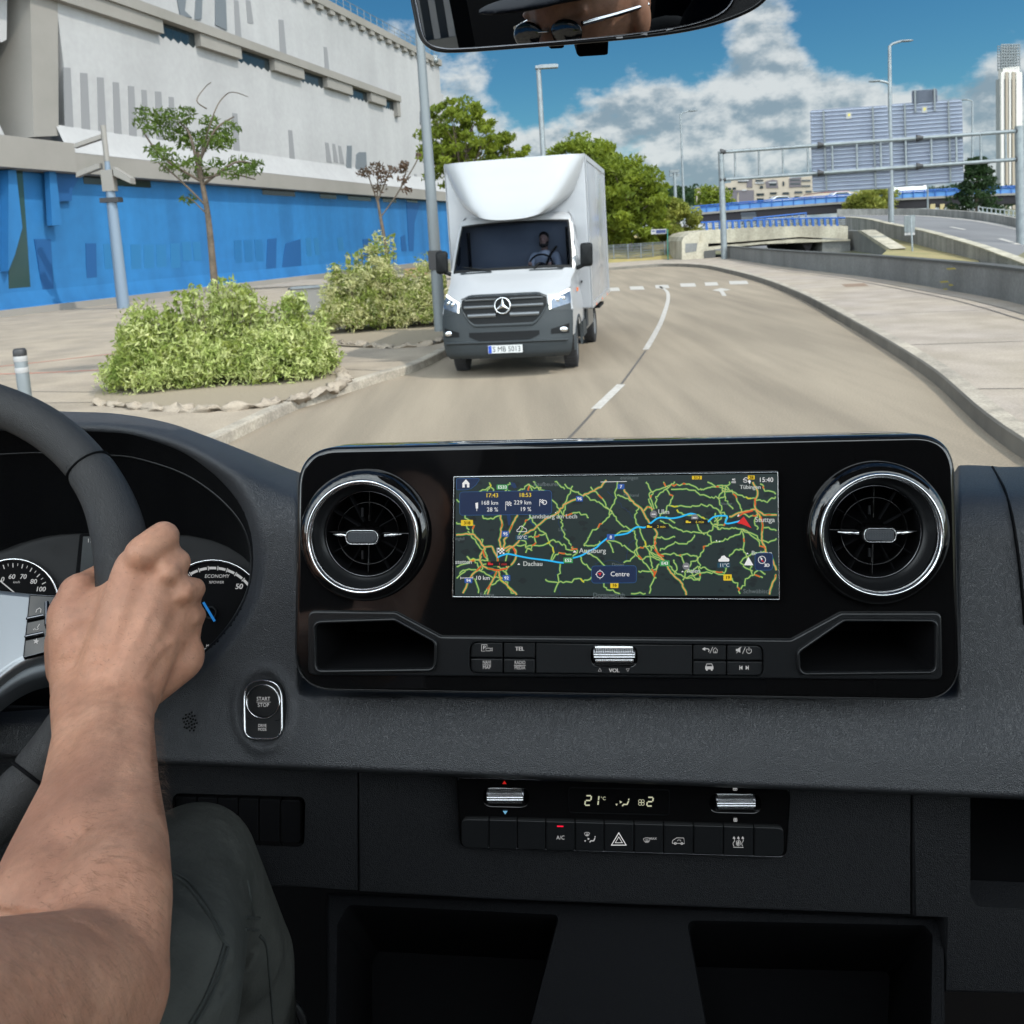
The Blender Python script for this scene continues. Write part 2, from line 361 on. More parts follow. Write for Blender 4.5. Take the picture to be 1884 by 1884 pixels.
# ================================================================== THE STREET
M = {}
M['asphalt'] = mat('tan_asphalt', (.265, .222, .167), .82, bump=[('noise', 90, .010), ('noise', 14, .006)], var=(.35, (.225, .187, .14), 1, (1, .18, 1)))  # warm tan road surface
M['asphalt_far'] = mat('grey_asphalt', (.17, .17, .175), .85, var=(.2, (.13, .13, .135)))
M['tar'] = mat('tar_joint', (.10, .09, .08), .6)
M['paving'] = mat('paving', (.31, .26, .20), .85, bump=('noise', 20, .004), var=(.5, (.26, .22, .175)))
M['paving2'] = mat('paving_pinkish', (.325, .278, .22), .85, bump=('noise', 20, .004), var=(.35, (.30, .26, .225)))
M['kerb'] = mat('kerb_stone', (.36, .32, .26), .8, bump=('noise', 14, .004), var=(1.2, (.27, .24, .2)))
M['paint'] = mat('road_paint', (.50, .48, .45), .6, var=(9, (.37, .345, .31)))
M['redpaint'] = mat('red_ground_line', (.45, .14, .10), .7)
M['earth'] = mat('dry_earth', (.17, .145, .09), .95, var=(.15, (.10, .12, .05)))
M['drygrass'] = mat('dry_grass_ground', (.30, .24, .12), .95, var=(.8, (.20, .19, .08)))
M['conc'] = mat('concrete', (.30, .29, .265), .85, bump=('noise', 9, .006), var=(.5, (.20, .195, .18)))
M['conc_dark'] = mat('weathered_concrete', (.185, .19, .185), .85, bump=('noise', 9, .004), var=(.45, (.15, .152, .15)))
M['cap'] = mat('dark_wall_cap', (.07, .072, .07), .8)
M['cream'] = mat('cream_concrete', (.42, .39, .31), .8, bump=('noise', 5, .01), var=(.4, (.33, .30, .235)))
M['white'] = mat('white_facade', (.37, .368, .37), .75, var=(.12, (.33, .328, .33)))
M['beige'] = mat('beige_concrete_band', (.25, .235, .215), .8, var=(.2, (.21, .20, .18)))
M['blue'] = mat('blue_cladding', (.016, .122, .31), .6, var=(.12, (.020, .148, .355)))
M['bluedk'] = mat('blue_recess', (.008, .075, .22), .6)
M['dglass'] = mat('dark_window_glass', (.02, .03, .035), .12, spec=.6)
M['gglass'] = mat('green_glass', (.02, .05, .05), .1, spec=.7)
M['steel'] = mat('galvanised_steel', (.26, .29, .30), .45, .4, var=(3, (.20, .22, .235)))
M['greypole'] = mat('painted_grey_pole', (.17, .19, .20), .5, .2)
M['dark'] = mat('dark_fitting', (.03, .03, .032), .5)
M['bark'] = mat('bark', (.12, .09, .065), .9, bump=('noise', 30, .01), var=(8, (.07, .055, .04)))
M['leafg'] = leafmat('bright_green_leaves', (.25, .30, .03), (.12, .17, .02), .9, .5)
M['leafy'] = leafmat('yellow_green_leaves', (.34, .34, .07), (.18, .22, .04), .8, .45)
M['leafd'] = leafmat('dark_green_leaves', (.028, .062, .014), (.012, .03, .010), .8)
M['leafs'] = leafmat('sapling_leaves', (.11, .165, .022), (.05, .09, .014), 2.5)
M['leafbrown'] = leafmat('brown_leaves', (.12, .07, .045), (.07, .05, .03), 2.5)
M['leafc'] = leafmat('cream_edged_leaves', (.60, .62, .30), (.34, .42, .11), 3.0, .35)
M['leafm'] = leafmat('mid_green_shrub_leaves', (.33, .37, .09), (.15, .22, .04), 3.0, .4)
M['railblue'] = mat('blue_railing_paint', (.02, .10, .36), .5)
M['panelblue'] = mat('blue_parapet_panel', (.06, .20, .50), .35, var=(.3, (.10, .28, .58)))
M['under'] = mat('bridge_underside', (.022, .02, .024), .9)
M['board'] = mat('aluminium_board_back', (.19, .215, .275), .5, .25, var=(.6, (.16, .18, .24)))
M['boardlip'] = mat('aluminium_rib', (.30, .34, .42), .45, .3)

def sheet(name, pts, z, m, kind='structure', thick=0):
    mb = MB(); lp = [Vector((p[0], p[1], z)) for p in pts]
    mb.add(lp, [tuple(t) for t in tessellate_polygon([lp])])
    if thick:
        n = len(lp); mb.add(lp + [p - Vector((0, 0, thick)) for p in lp], [(i, (i + 1) % n, n + (i + 1) % n, n + i) for i in range(n)])
    o = obj(name, mb, m, kind=kind, weld=1e-4)
    return o
g = MB(); R0 = 2500; rows = []
rows = [[Vector((x, y, -.012)) for x in (-R0, -300, -60, 60, 300, R0)] for y in (-200, 0, 60, 150, 400, R0)]
g.grid(rows, 0, False); obj('ground', g, M['earth'], kind='structure')
G = lambda px, py, z=0.0: gp(px, py, z)
# left kerb line and right kerb line on the ground (road side), from near to far
Lk = [Vector((-4.9, -12, 0)), Vector((-4.6, 0, 0)), G(463, 794), G(594, 739), G(700, 703), G(800, 667)]
Lk += [Lk[-1] + Vector((1.3, 7.5, 0)), Lk[-1] + Vector((2.7, 16.5, 0)), Lk[-1] + Vector((2.6, 24.5, 0)), Lk[-1] + Vector((-1.5, 31, 0)), Lk[-1] + Vector((-14, 37, 0)), Lk[-1] + Vector((-60, 42, 0))]
Rk = [Vector((2.6, -12, 0)), Vector((3.5, 2, 0)), G(1884, 845), G(1700, 690), G(1560, 600), G(1470, 549), G(1400, 520), G(1340, 503), G(1290, 493), G(1220, 490.5), G(1125, 497)]
e = Rk[-1]; Rk += [e + Vector((-9, -1.0, 0)), e + Vector((-60, 5, 0))]
LK = cr(Lk, 8); RK = cr(Rk, 8)
sheet('road', [*LK, *RK[::-1]], 0.0, M['asphalt'])
sheet('pavement', [*LK, Vector((-60, 66, 0)), Vector((-70, 20, 0)), Vector((-40, -12, 0))], .12, M['paving'])
M['kerbshade'] = mat('shaded_kerb_stone', (.17, .155, .13), .85, var=(1.5, (.12, .11, .095)))  # shade on the right kerb's road face put into the stone colour
def kerb(name, line, side, z=.135, wd=.17):
    rows = [[], [], [], [], []]
    for i, p in enumerate(line):
        t = (line[min(i + 1, len(line) - 1)] - line[max(i - 1, 0)]).normalized(); q = Vector((-t.y, t.x, 0)) * side
        for k, (a, h) in enumerate(((-.01, -.01), (.0, z - .02), (.02, z), (wd, z), (wd, .1))): rows[k].append(p + q * a + Vector((0, 0, h)))
    mb = MB(); mb.grid(rows[:3], 1 if side < 0 else 0, False); mb.grid(rows[2:], 0, False); obj(name, mb, [M['kerb'], M['kerbshade']], kind='structure', weld=1e-5)
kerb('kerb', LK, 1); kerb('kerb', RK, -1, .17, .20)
# right hand footpath, between the kerb and the low wall, then the far footpath
Wl = [Vector((6.0, -6, 0)), G(2150, 640), G(1884, 572), G(1780, 549), G(1600, 517), G(1450, 497), G(1335, 478), G(1262, 475)]
WL = cr(Wl, 6)
far = [G(1262, 474), G(1180, 482), G(1125, 484), Vector((-20, 62, 0)), Vector((-60, 70, 0))]
sheet('footpath', [*RK, *[p for p in far[::-1]], *WL[::-1]], .12, M['paving2'])
# painted marks and joints
def quadpx(mb, a, b, z=.004, mi=0): mb.add([G(*a, z), G(*b[0], z), G(*b[1], z), G(*b[2], z)], [(0, 1, 2, 3)], mi)
def lane(name, px, wpx, m, z=.004):
    P = cr([G(a, b, z) for a, b in px], 10); rows = [[], []]
    for i, p in enumerate(P):
        t = (P[min(i + 1, len(P) - 1)] - P[max(i - 1, 0)]).normalized(); q = Vector((-t.y, t.x, 0)) * wpx / 2
        rows[0].append(p + q); rows[1].append(p - q)
    mb = MB(); mb.grid(rows, 0, False); o = obj(name, mb, m, kind='structure')
lane('lane_line', [(1214, 527), (1227, 536), (1229, 552), (1219, 585), (1206, 612), (1188, 643)], .11, M['paint'])
lane('lane_line', [(1143, 707), (1120, 729), (1096, 752)], .12, M['paint'])
lane('lane_line', [(960, 882), (800, 1050), (700, 1190)], .15, M['paint'])
lane('road_joint', [(1188, 645), (1143, 707)], .035, M['tar'], .003)
lane('road_joint', [(1096, 752), (1075, 776), (1040, 812), (960, 882)], .035, M['tar'], .003)
for k, (a, b, y) in enumerate([(1076, 1096, 534), (1120, 1141, 532), (1160, 1186, 529.5), (1207, 1232, 527), (1253, 1281, 524), (1298, 1322, 522), (1343, 1377, 519.5)]):
    mb = MB(); mb.add([G(a, y + 3.6, .004), G(b, y + 3, .004), G(b - 3, y - 3, .004), G(a - 2, y - 2.4, .004)], [(0, 1, 2, 3)]); obj('crossing_mark', mb, M['paint'], kind='structure')
mb = MB()
for poly in ([(1310, 534), (1326, 530), (1345, 533), (1331, 535), (1337, 544), (1329, 544.5), (1324, 536)],):
    lp = [G(a, b, .004) for a, b in poly]; mb.add(lp, [tuple(t) for t in tessellate_polygon([lp])])
obj('arrow_marking', mb, M['paint'], kind='structure')
mb = MB(); lane('red_line', [(-200, 690), (0, 674), (215, 650), (420, 628), (640, 600)], .07, M['redpaint'], .125)
lane('red_line', [(-200, 686), (0, 688), (215, 679), (420, 668)], .07, M['redpaint'], .125)

def joint(name, P, wpx, m, z):
    rows = [[], []]
    for i, p in enumerate(P):
        t = (P[min(i + 1, len(P) - 1)] - P[max(i - 1, 0)]).normalized(); q = Vector((-t.y, t.x, 0)) * wpx / 2; rows[0].append(Vector((p.x, p.y, z)) + q); rows[1].append(Vector((p.x, p.y, z)) - q)
    mb = MB(); mb.grid(rows, 0, False); obj(name, mb, m, kind='structure')
def side_off(P, d): return [p + Vector((-(P[min(i + 1, len(P) - 1)] - P[max(i - 1, 0)]).normalized().y, (P[min(i + 1, len(P) - 1)] - P[max(i - 1, 0)]).normalized().x, 0)) * d for i, p in enumerate(P)]
joint('paving_joint', side_off(WL[4:34], .85), .06, M['tar'], .1245); joint('paving_joint', side_off(WL[4:34], .55), .035, M['tar'], .1245)
rngj = random.Random(6)
for i in range(9, 60, 6):
    if i < len(RK) and i < 64:
        t = (RK[i + 1] - RK[i - 1]).normalized(); q = Vector((t.y, -t.x, 0)); joint('paving_joint', [RK[i] + q * .22, RK[i] + q * 2.6], .022, M['tar'], .1243)
for i in range(14, 46, 5):
    t = (LK[i + 1] - LK[i - 1]).normalized(); q = Vector((-t.y, t.x, 0)); joint('paving_joint', [LK[i] + q * .19, LK[i] + q * 5.5], .02, M['tar'], .1243)
mb = MB(); lp = [G(*q, .1247) for q in ((1548, 523), (1590, 521), (1598, 526), (1556, 528))]; mb.add(lp, [(0, 1, 2, 3)]); obj('patched_paving', mb, mat('brown_patch', (.22, .155, .11), .8), kind='structure')

# low wall on the right
def wall_along(name, P, h, t, label, cat, m, capm=None, cap=.06, z0=0.0, side=-1, group=None):
    root = thing(name, label, cat, tuple(P[0])); 
    if group: root['group'] = group
    mb = MB(); rows = [[], [], [], []]; cm = MB(); cr_ = [[], [], [], [], []]
    for i, p in enumerate(P):
        tt = (P[min(i + 1, len(P) - 1)] - P[max(i - 1, 0)]).normalized(); q = Vector((-tt.y, tt.x, 0)) * side; zt = h[i] if isinstance(h, list) else h
        for k, (a, z) in enumerate(((0, z0 - p.z), (0, zt), (t, zt), (t, z0 - p.z))): rows[k].append(p + q * a + Vector((0, 0, z)))
        for k, (a, z) in enumerate(((-.03, zt), (-.03, zt + cap), (t + .03, zt + cap), (t + .03, zt), (-.03, zt))): cr_[k].append(p + q * a + Vector((0, 0, z + .002)))
    mb.grid(rows, 0, False); obj('wall_face', mb, m, root, weld=1e-5)
    if capm: cm.grid(cr_, 0, False); obj('coping', cm, capm, root, weld=1e-5)
    return root
W2 = cr([p + Vector((.0, .0, 0)) for p in Wl[:-1]] , 6)
wall_along('low_wall', W2, .80, .25, 'long low grey concrete wall with dark coping along the right hand footpath', 'wall', M['conc_dark'], M['cap'])
M['yellow'] = mat('yellow_paint_mark', (.32, .27, .06), .8)
for lb_, (x0, y0, x1, y1) in zip(('topmost faded yellow paint mark on the low wall face', 'longest of the lower yellow paint marks on the low wall', 'small yellow paint mark low on the wall, right of the others', 'lowest and smallest yellow paint mark on the low wall'), ((1748, 492, 1767, 495), (1736, 516, 1754, 519), (1752, 522, 1762, 525), (1742, 530, 1752, 532))):
    lwv = VP(Wl[2], Wl[4]); mb = MB(); mb.prism([lwv.pt(*q) + lwv.n * .10 for q in ((x0, y0 + 1), (x1 - 4, y0), (x1, y1), (x0 + 3, y1 + 1))], lwv.n * -.006); base(obj('paint_mark', mb, M['yellow'], label=lb_, cat='paint mark', group='yellow paint marks on the low wall'))
# ------------------------------------------------------------------ big white and blue building
A = gp(0, 588); B = gp(820, 484); FA = VP(A, B); u = FA.u; nF = FA.n
def fz(px, py): return FA.pt(px, py)
bld = thing('depot_building', 'long white building with a bright blue ground floor and stepped window bands', 'building', tuple(A))
def fpos(s, z, out=0.0): return Vector((A.x, A.y, 0)) + u * s + nF * out + Vector((0, 0, z))
def fs(px, py): p = fz(px, py); return ((p - Vector((A.x, A.y, 0))).dot(u), p.z)
def panel(mb, poly_px, out, depth, mi=0): mb.prism([fz(*q) + nF * 0 for q in poly_px], nF * out, mi); return mb
def slab(mb, s0, s1, z0, z1, o0, o1, mi=0):
    mb.hexa([fpos(s0, z0, o0), fpos(s1, z0, o0), fpos(s1, z1, o0), fpos(s0, z1, o0)], [fpos(s0, z0, o1), fpos(s1, z0, o1), fpos(s1, z1, o1), fpos(s0, z1, o1)], mi)
S1 = fs(820, 300)[0]; SC = fs(150, 400)[0]
# upper white wall with a hull-like slant to its far end
mb = MB(); zt = 20.6
mb.grid([[fpos(s, z, o) for s in [SC + (S1 - SC) * k / 30 for k in range(31)]] for z, o in ((6.9, .0), (8.2, .0), (8.6, .0), (15.0, .0), (zt, .0))], 0, False)
slab(mb, SC, S1 - .01, 6.5, zt - .01, -24, -.01)
obj('wall', mb, M['white'], bld)
mb = MB(); slab(mb, S1 - .02, S1 + 3, 8, 13.5, -10, -.6); slab(mb, S1 - .02, S1 + 3.2, 15, 18.2, -10, -.8); obj('end_bay', mb, M['white'], bld)
# blue base, battered foot
mb = MB()
mb.grid([[fpos(s, z, o) for s in [-.5 + (S1 + .5) * k / 40 for k in range(41)]] for z, o in ((0.1, .55), (.45, .22), (1.1, .05), (2.0, 0), (6.35, 0))], 0, False)
slab(mb, -.5, S1 - .02, 0, 6.4, -24, -.02); obj('base_cladding', mb, M['blue'], bld)
# concrete band
mb = MB(); slab(mb, SC - 1.0, S1 - .5, 6.42, 7.35, -.5, .75); slab(mb, -25, SC - 1.002, 6.42, 7.75, -.5, .95); obj('lower_band', mb, M['beige'], bld)
mb = MB()
mb.grid([[fpos(SC - 1 + (S1 - .5 - SC) * k / 30, z, o) for k in range(31)] for z, o in ((7.36, .76), (7.9, .35), (8.7, .02))], 0, True); obj('sloping_ledge', mb, M['white'], bld)
# slot windows under the band
def slots(name, rects, m, z0, z1, out):
    for (a, b) in rects:
        mb = MB(); s0, s1 = fs(a, 330)[0], fs(b, 330)[0]; slab(mb, s0, s1, z0, z1, -.3, out); obj(name, mb, m, bld)
slots('slot_window', [(153, 276), (480, 540), (586, 616), (637, 679), (701, 726), (745, 765)], M['dglass'], 6.02, 6.40, .02)
# mid band with stepped windows beneath, and roof parapet
sm0, sm1 = fs(200, 0)[0], fs(730, 208)[0]
def bandz(s): return 14.35 + (s - sm0) / (sm1 - sm0) * .0
mb = MB(); slab(mb, 0, sm1, 15.2, 15.75, -.3, .55)
k = 0
for (a, b) in ((-6, 12.8), (16.2, 20.5), (24.5, 28.6), (32.2, 36.6), (40.2, 43.4), (45.9, sm1)):
    slab(mb, a, b, 14.45 if a < sm1 - 2 else 13.9, 15.198, -.3, .40); 
obj('upper_band', mb, M['beige'], bld)
for (a, b) in ((12.8, 16.2), (20.5, 24.5), (28.6, 32.2), (36.6, 40.2), (43.4, 45.9)):
    mb = MB(); n_ = 5
    for i in range(n_):                                            # saw-tooth sill
        x0 = a + (b - a) * i / n_; x1 = a + (b - a) * (i + 1) / n_ - .02
        mb.prism([fpos(x0, 15.19, .012), fpos(x1, 15.19, .012), fpos(x1, 14.5, .012), fpos(x1 - (x1 - x0) * .35, 14.32, .012), fpos(x0, 14.5, .012)], nF * -.3)
    obj('band_window', mb, M['dglass'], bld)
mb = MB(); slab(mb, SC, S1, 20.602, 21.2, -.4, .35)
for i in range(26):
    s = SC + 4 + i * (S1 - SC - 5) / 26; slab(mb, s, s + .8, 20.25, 20.6, -.1, .30)
obj('parapet', mb, M['beige'], bld)
mb = MB()
for i in range(0, 41): s = SC + (S1 - SC) * i / 41; mb.tube([fpos(s, 21.2, 0), fpos(s, 22.1, 0)], .03, 5)
mb.tube([fpos(SC, 22.1, 0), fpos(S1, 22.1, 0)], .03, 5); mb.tube([fpos(SC, 21.7, 0), fpos(S1, 21.7, 0)], .02, 5); obj('roof_railing', mb, M['greypole'], bld)
# tapering vertical grooves in the upper wall: their shade put into darker flat strips, then slate fins
M['groove'] = mat('facade_groove_shade', (.21, .212, .22), .8)
def groove(px0, px1, pyt, pyb, m='groove', pts=None, out=.03):
    mb = MB(); a = fz(px0, pyb); 
    mb.prism([fz(*q) - nF * .02 for q in (pts or [(px0, pyt), (px1, pyt + 1), (px1 + 6, pyb + 2), (px0 + 3, pyb)])], nF * (out + .02)); obj('groove', mb, M[m], bld)
for (a, b, c, d) in ((116, 129, 124, 245), (147, 160, 134, 249), (178, 190, 142, 254), (207, 218, 151, 258), (235, 246, 158, 262), (260, 269, 165, 268), (285, 296, 168, 272), (310, 319, 178, 275),
                     (427, 436, 208, 292), (530, 537, 239, 300), (598, 604, 262, 298), (611, 616, 264, 298), (622, 627, 268, 300), (512, 521, 36, 100), (595, 601, 86, 140), (430, 438, 0, 70), (452, 460, 0, 42), (762, 766, 320, 345)):
    groove(a, b, c, d)
M['fin'] = mat('slate_fin', (.13, .145, .16), .6)
for pts in ([(638, 268), (646, 268), (645, 330), (635, 330)], [(655, 284), (660, 280), (672, 280), (675, 334), (652, 332)], [(318, -40), (345, -40), (338, 20), (352, 33), (330, 30)], [(362, -40), (372, -40), (369, 36), (357, 36)], [(395, -60), (412, -40), (416, 56), (395, 46)], [(772, 205), (780, 200), (782, 232), (772, 228)]):
    groove(0, 0, 0, 0, 'fin', pts, .08)
# blue panels, door recesses in the base
for (a, b, c, d, m, o) in ((157, 176, 448, 566, 'bluedk', .03), (190, 204, 449, 495, 'bp', .015), (212, 228, 449, 545, 'bp', .015), (240, 258, 450, 553, 'bp', .015), (264, 282, 450, 551, 'bp', .015), (287, 305, 450, 549, 'bp', .015), (313, 330, 448, 540, 'bp', .02),
                           (334, 350, 445, 480, 'bp', .015), (354, 368, 445, 480, 'bp', .015), (430, 443, 442, 494, 'bp2', .02), (448, 462, 442, 484, 'bp2', .02), (468, 482, 441, 484, 'bp2', .02), (562, 571, 438, 476, 'bp', .015), (577, 585, 438, 470, 'bp', .015), (620, 630, 437, 462, 'bp', .015)):
    if 'bp' not in M: M['bp'] = mat('blue_panel', (.020, .14, .31), .5); M['bp2'] = mat('deep_blue_panel', (.014, .115, .28), .5)
    mb = MB(); mb.prism([fz(*q) - nF * .02 for q in ((a, c), (b, c - .5), (b + 3, d - 1), (a + 3, d))], nF * (o + .02)); obj('blue_panel', mb, M[m], bld)
for pts in ([(492, 440), (508, 438), (506, 522), (487, 524)], [(525, 448), (552, 440), (554, 512), (513, 519)], [(667, 440), (680, 439), (684, 478), (670, 484)], [(747, 371), (772, 374), (762, 410), (760, 462), (752, 462)], [(737, 436), (744, 432), (748, 462), (738, 462)]):
    mb = MB(); mb.prism([fz(*q) - nF * .02 for q in pts], nF * .07); obj('door_recess', mb, M['bluedk'], bld)
# corner: column, recess with dark green glass, angled blue column
c0, c1 = SC - 2.2, SC + .0
def pr(name, pts, o0, o1, m): mb = MB(); mb.prism([fz(*q) + nF * o0 for q in pts], nF * (o1 - o0)); obj(name, mb, M[m], bld)
pr('corner_column', [(52, -60), (104, -60), (106, 250), (60, 252)], -6, .06, 'beige')
pr('corner_glazing', [(-80, -60), (60, -60), (62, 252), (-80, 256)], -6.2, -2.0, 'gglass')
pr('slanting_column', [(-60, -60), (-30, -60), (-16, 210), (0, 250), (30, 250), (8, 200), (2, -60)], -1.9, -.6, 'white')
pr('slanting_column', [(8, -60), (34, -60), (32, 70), (22, 75), (14, 60)], -1.9, -.6, 'white')
pr('base_recess', [(18, 312), (40, 312), (58, 575), (14, 580)], .0, .04, 'gglass')
pr('base_recess', [(62, 440), (92, 440), (100, 577), (84, 578)], .0, .05, 'bluedk')
pr('blue_column', [(82, 308), (150, 306), (125, 350), (124, 370), (92, 372), (80, 330)], .02, .25, 'bluedk')
pr('blue_column', [(0, 314), (14, 314), (26, 420), (12, 470), (0, 500)], .03, .45, 'blue')
pr('blue_column', [(72, 310), (84, 310), (96, 416), (78, 416)], .26, .55, 'blue')
mb = MB(); slab(mb, -26, SC - 2, 7.7, zt, -24, -6.3); obj('rear_wall', mb, M['gglass'], bld)
mb = MB(); slab(mb, -40, -.51, 0, 6.4, -24, -.3); obj('side_base', mb, M['blue'], bld)
mb = MB(); slab(mb, -40, S1, 0, .42, .56, .75); root = obj('plinth_wall', mb, M['beige'], None, label='very low beige edging wall along the foot of the blue facade', cat='wall'); base(root)
# wall camera at the far roof end
mb = MB(); p = fz(794, 112) + nF * .4; mb.ell(p, (.35, .35, .3)); mb.box(p + Vector((0, 0, .35)), (.5, .5, .25)); base(obj('dome_camera', mb, M['steel'], label='small dome camera on the far roof corner of the white building', cat='camera'))

# ------------------------------------------------------------------ poles, lamps
def lamp_post(px, pyb, pyt, d, label, rad=.1, arms=((1, 1.2),), group='street lamps', foot=None, zb=0.0):
    b = cp(px, pyb, d); b.z = zb; H = cp(px, pyt, d).z - zb
    r = thing('street_lamp', label, 'street lamp', tuple(b)); r['group'] = group
    mb = MB(); mb.tube([(0, 0, 0), (0, 0, H * .5), (0, 0, H)], [rad, rad * .8, rad * .5], 12); obj('pole', mb, M['steel'], r, local=True)
    if foot: mb = MB(); mb.box((0, 0, .15), (foot, foot, .3)); obj('footing', mb, M['conc'], r, local=True)
    for (sx, l, *dz) in arms:
        z = H + (dz[0] if dz else 0); mb = MB(); pts = cr([(0, 0, z - .05), (sx * l * .15, 0, z + .12), (sx * l * .5, 0, z + .25), (sx * l * .62, 0, z + .27)], 4) if l > .5 else [(0, 0, z - .05), (0, 0, z)]
        mb.tube(pts, rad * .4, 8); obj('arm', mb, M['steel'], r, local=True)
        hb = MB(); e = pts[-1]; hb.ell((e[0] + sx * l * .2, 0, e[2]), (l * .34, .17 * max(1, l / 1.4), .08 * max(1, l / 1.4)), n=14, m=8); obj('lamp_head', hb, M['greypole'], r, local=True)
    return r
def pole_seg(mb, px0, py0, d0, r): pass
# near left pole, runs up behind the mirror
pb = cp(812, 627, 19.6); pb.z = 0.12
r = thing('street_lamp', 'tall grey street lamp pole standing behind the shrubs left of the box truck', 'street lamp', tuple(pb)); r['group'] = 'street lamps'
mb = MB(); mb.tube([(0, 0, 0), (0, 0, 2.2), (0, 0, 9.5)], [.14, .125, .07], 14); obj('pole', mb, M['greypole'], r, local=True)
mb = MB(); mb.box((0, 0, 1.62), (.30, .3, .42)); obj('junction_box', mb, M['dark'], r, local=True)
mb = MB(); mb.tube(cr([(0, 0, 9.4), (.4, 0, 9.8), (1.2, 0, 9.9)], 4), .04, 8); obj('arm', mb, M['greypole'], r, local=True)
mb = MB(); mb.ell((1.6, 0, 9.9), (.45, .18, .09)); obj('lamp_head', mb, M['steel'], r, local=True)
# square-headed lamp behind the truck
b = gp(1012, 510); lb = Vector((b.x, b.y, .12)); topz = cp(1003, 132, (b - O).dot(FW)).z - .12
r = thing('street_lamp', 'grey street lamp with a flat square head rising behind the white truck', 'street lamp', tuple(lb)); r['group'] = 'street lamps'
mb = MB(); mb.tube([(0, 0, 0), (0, 0, topz)], [.17, .12], 12); obj('pole', mb, M['steel'], r, local=True)
mb = MB(); mb.box((.42, 0, topz), (1.15, .42, .14)); mb.box((.5, 0, topz + .08), (.9, .36, .05)); obj('lamp_head', mb, M['steel'], r, local=True)
lamp_post(1258, 372, 212, 95, 'thin distant street lamp above the yellow green bush', .16, ((1, 1.6),))
lamp_post(1640, 440, 92, 62, 'tallest street lamp, twin headed, standing in front of the large sign boards', .21, ((1, 1.45, 0), (-1, 1.3, -2.6)), foot=1.5)
lamp_post(1789, 398, 190, 100, 'street lamp pole in front of the pale tower, crossed by the gantry beam', .18, ((-1, 1.2),))
lamp_post(1707, 386, 333, 105, 'short grey pole below the sign boards beside the blue parapet', .14, ((1, .3),))
b = cp(1243, 372, 120)
r = thing('floodlight_mast', 'distant floodlight mast left of the thin street lamp', 'floodlight mast', (b.x, b.y, 0)); H = cp(1243, 318, 120).z
mb = MB(); mb.tube([(0, 0, 0), (0, 0, H)], .22, 8); obj('pole', mb, M['steel'], r, local=True)
mb = MB(); mb.box((0, 0, H + .2), (1.3, .5, .4)); mb.box((-.5, 0, H - .3), (.4, .4, .4)); mb.box((.5, 0, H - .3), (.4, .4, .4)); obj('floodlight', mb, M['greypole'], r, local=True)
# post with cameras by the blue wall
b = gp(228, 572); b.z = .12
r = thing('camera_post', 'pale grey post with boxy cameras on top, in front of the blue wall', 'camera post', tuple(b)); Hc = cp(205, 300, (b - O).dot(FW)).z - .12
mb = MB(); mb.tube([(0, 0, 0), (0, 0, Hc * .72), (0, 0, Hc)], [.26, .21, .10], 14); obj('pole', mb, mat('pale_grey_paint', (.16, .21, .27), .6), r, local=True)
mb = MB(); mb.box((0, 0, Hc * .87), (.5, .4, .9)); mb.box((0, 0, Hc * .74), (.8, .5, .2), mi=1); obj('housing', mb, [M['beige'], M['dark']], r, local=True)
mb = MB(); mb.prism([(-1.35, -.15, Hc * .905), (-.3, -.15, Hc * .955), (-.3, -.15, Hc * .99), (-1.3, -.15, Hc * .94)], (0, .35, 0)); obj('camera', mb, M['beige'], r, local=True)
mb = MB(); mb.prism([(.3, -.2, Hc * .9), (1.0, -.2, Hc * .84), (1.0, -.2, Hc * .88), (.3, -.2, Hc * .96)], (0, .5, 0)); obj('camera', mb, M['beige'], r, local=True)
mb = MB(); mb.prism([(-1.3, -.12, Hc * 1.10), (-.1, -.12, Hc * 1.15), (-.1, -.12, Hc * 1.18), (-1.25, -.12, Hc * 1.13)], (0, .3, 0)); mb.tube([(0, 0, Hc), (0, 0, Hc * 1.24)], .12, 8); obj('camera', mb, M['beige'], r, local=True)
# bollard
b = gp(52, 772); b.z = .12; r = thing('bollard', 'grey bollard with pale bands standing on the left pavement near the steering wheel', 'bollard', tuple(b))
mb = MB(); Hb = cp(40, 640, (b - O).dot(FW)).z - .12
mb.lathe((0, 0, 0), (0, 0, 1), [(.085, 0), (.085, Hb - .03), (.07, Hb), (0, Hb)], 20); obj('post', mb, M['greypole'], r, local=True)
mb = MB()
for z in (Hb * .62, Hb * .80): mb.lathe((0, 0, 0), (0, 0, 1), [(.086, z), (.088, z + .005), (.088, z + .07), (.086, z + .075)], 20)
obj('band', mb, M['white'], r, local=True)
mb = MB(); mb.lathe((0, 0, 0), (0, 0, 1), [(.086, Hb - .10), (.088, Hb - .095), (.088, Hb - .03), (.07, Hb + .002), (0, Hb + .003)], 20); obj('cap', mb, M['dark'], r, local=True)
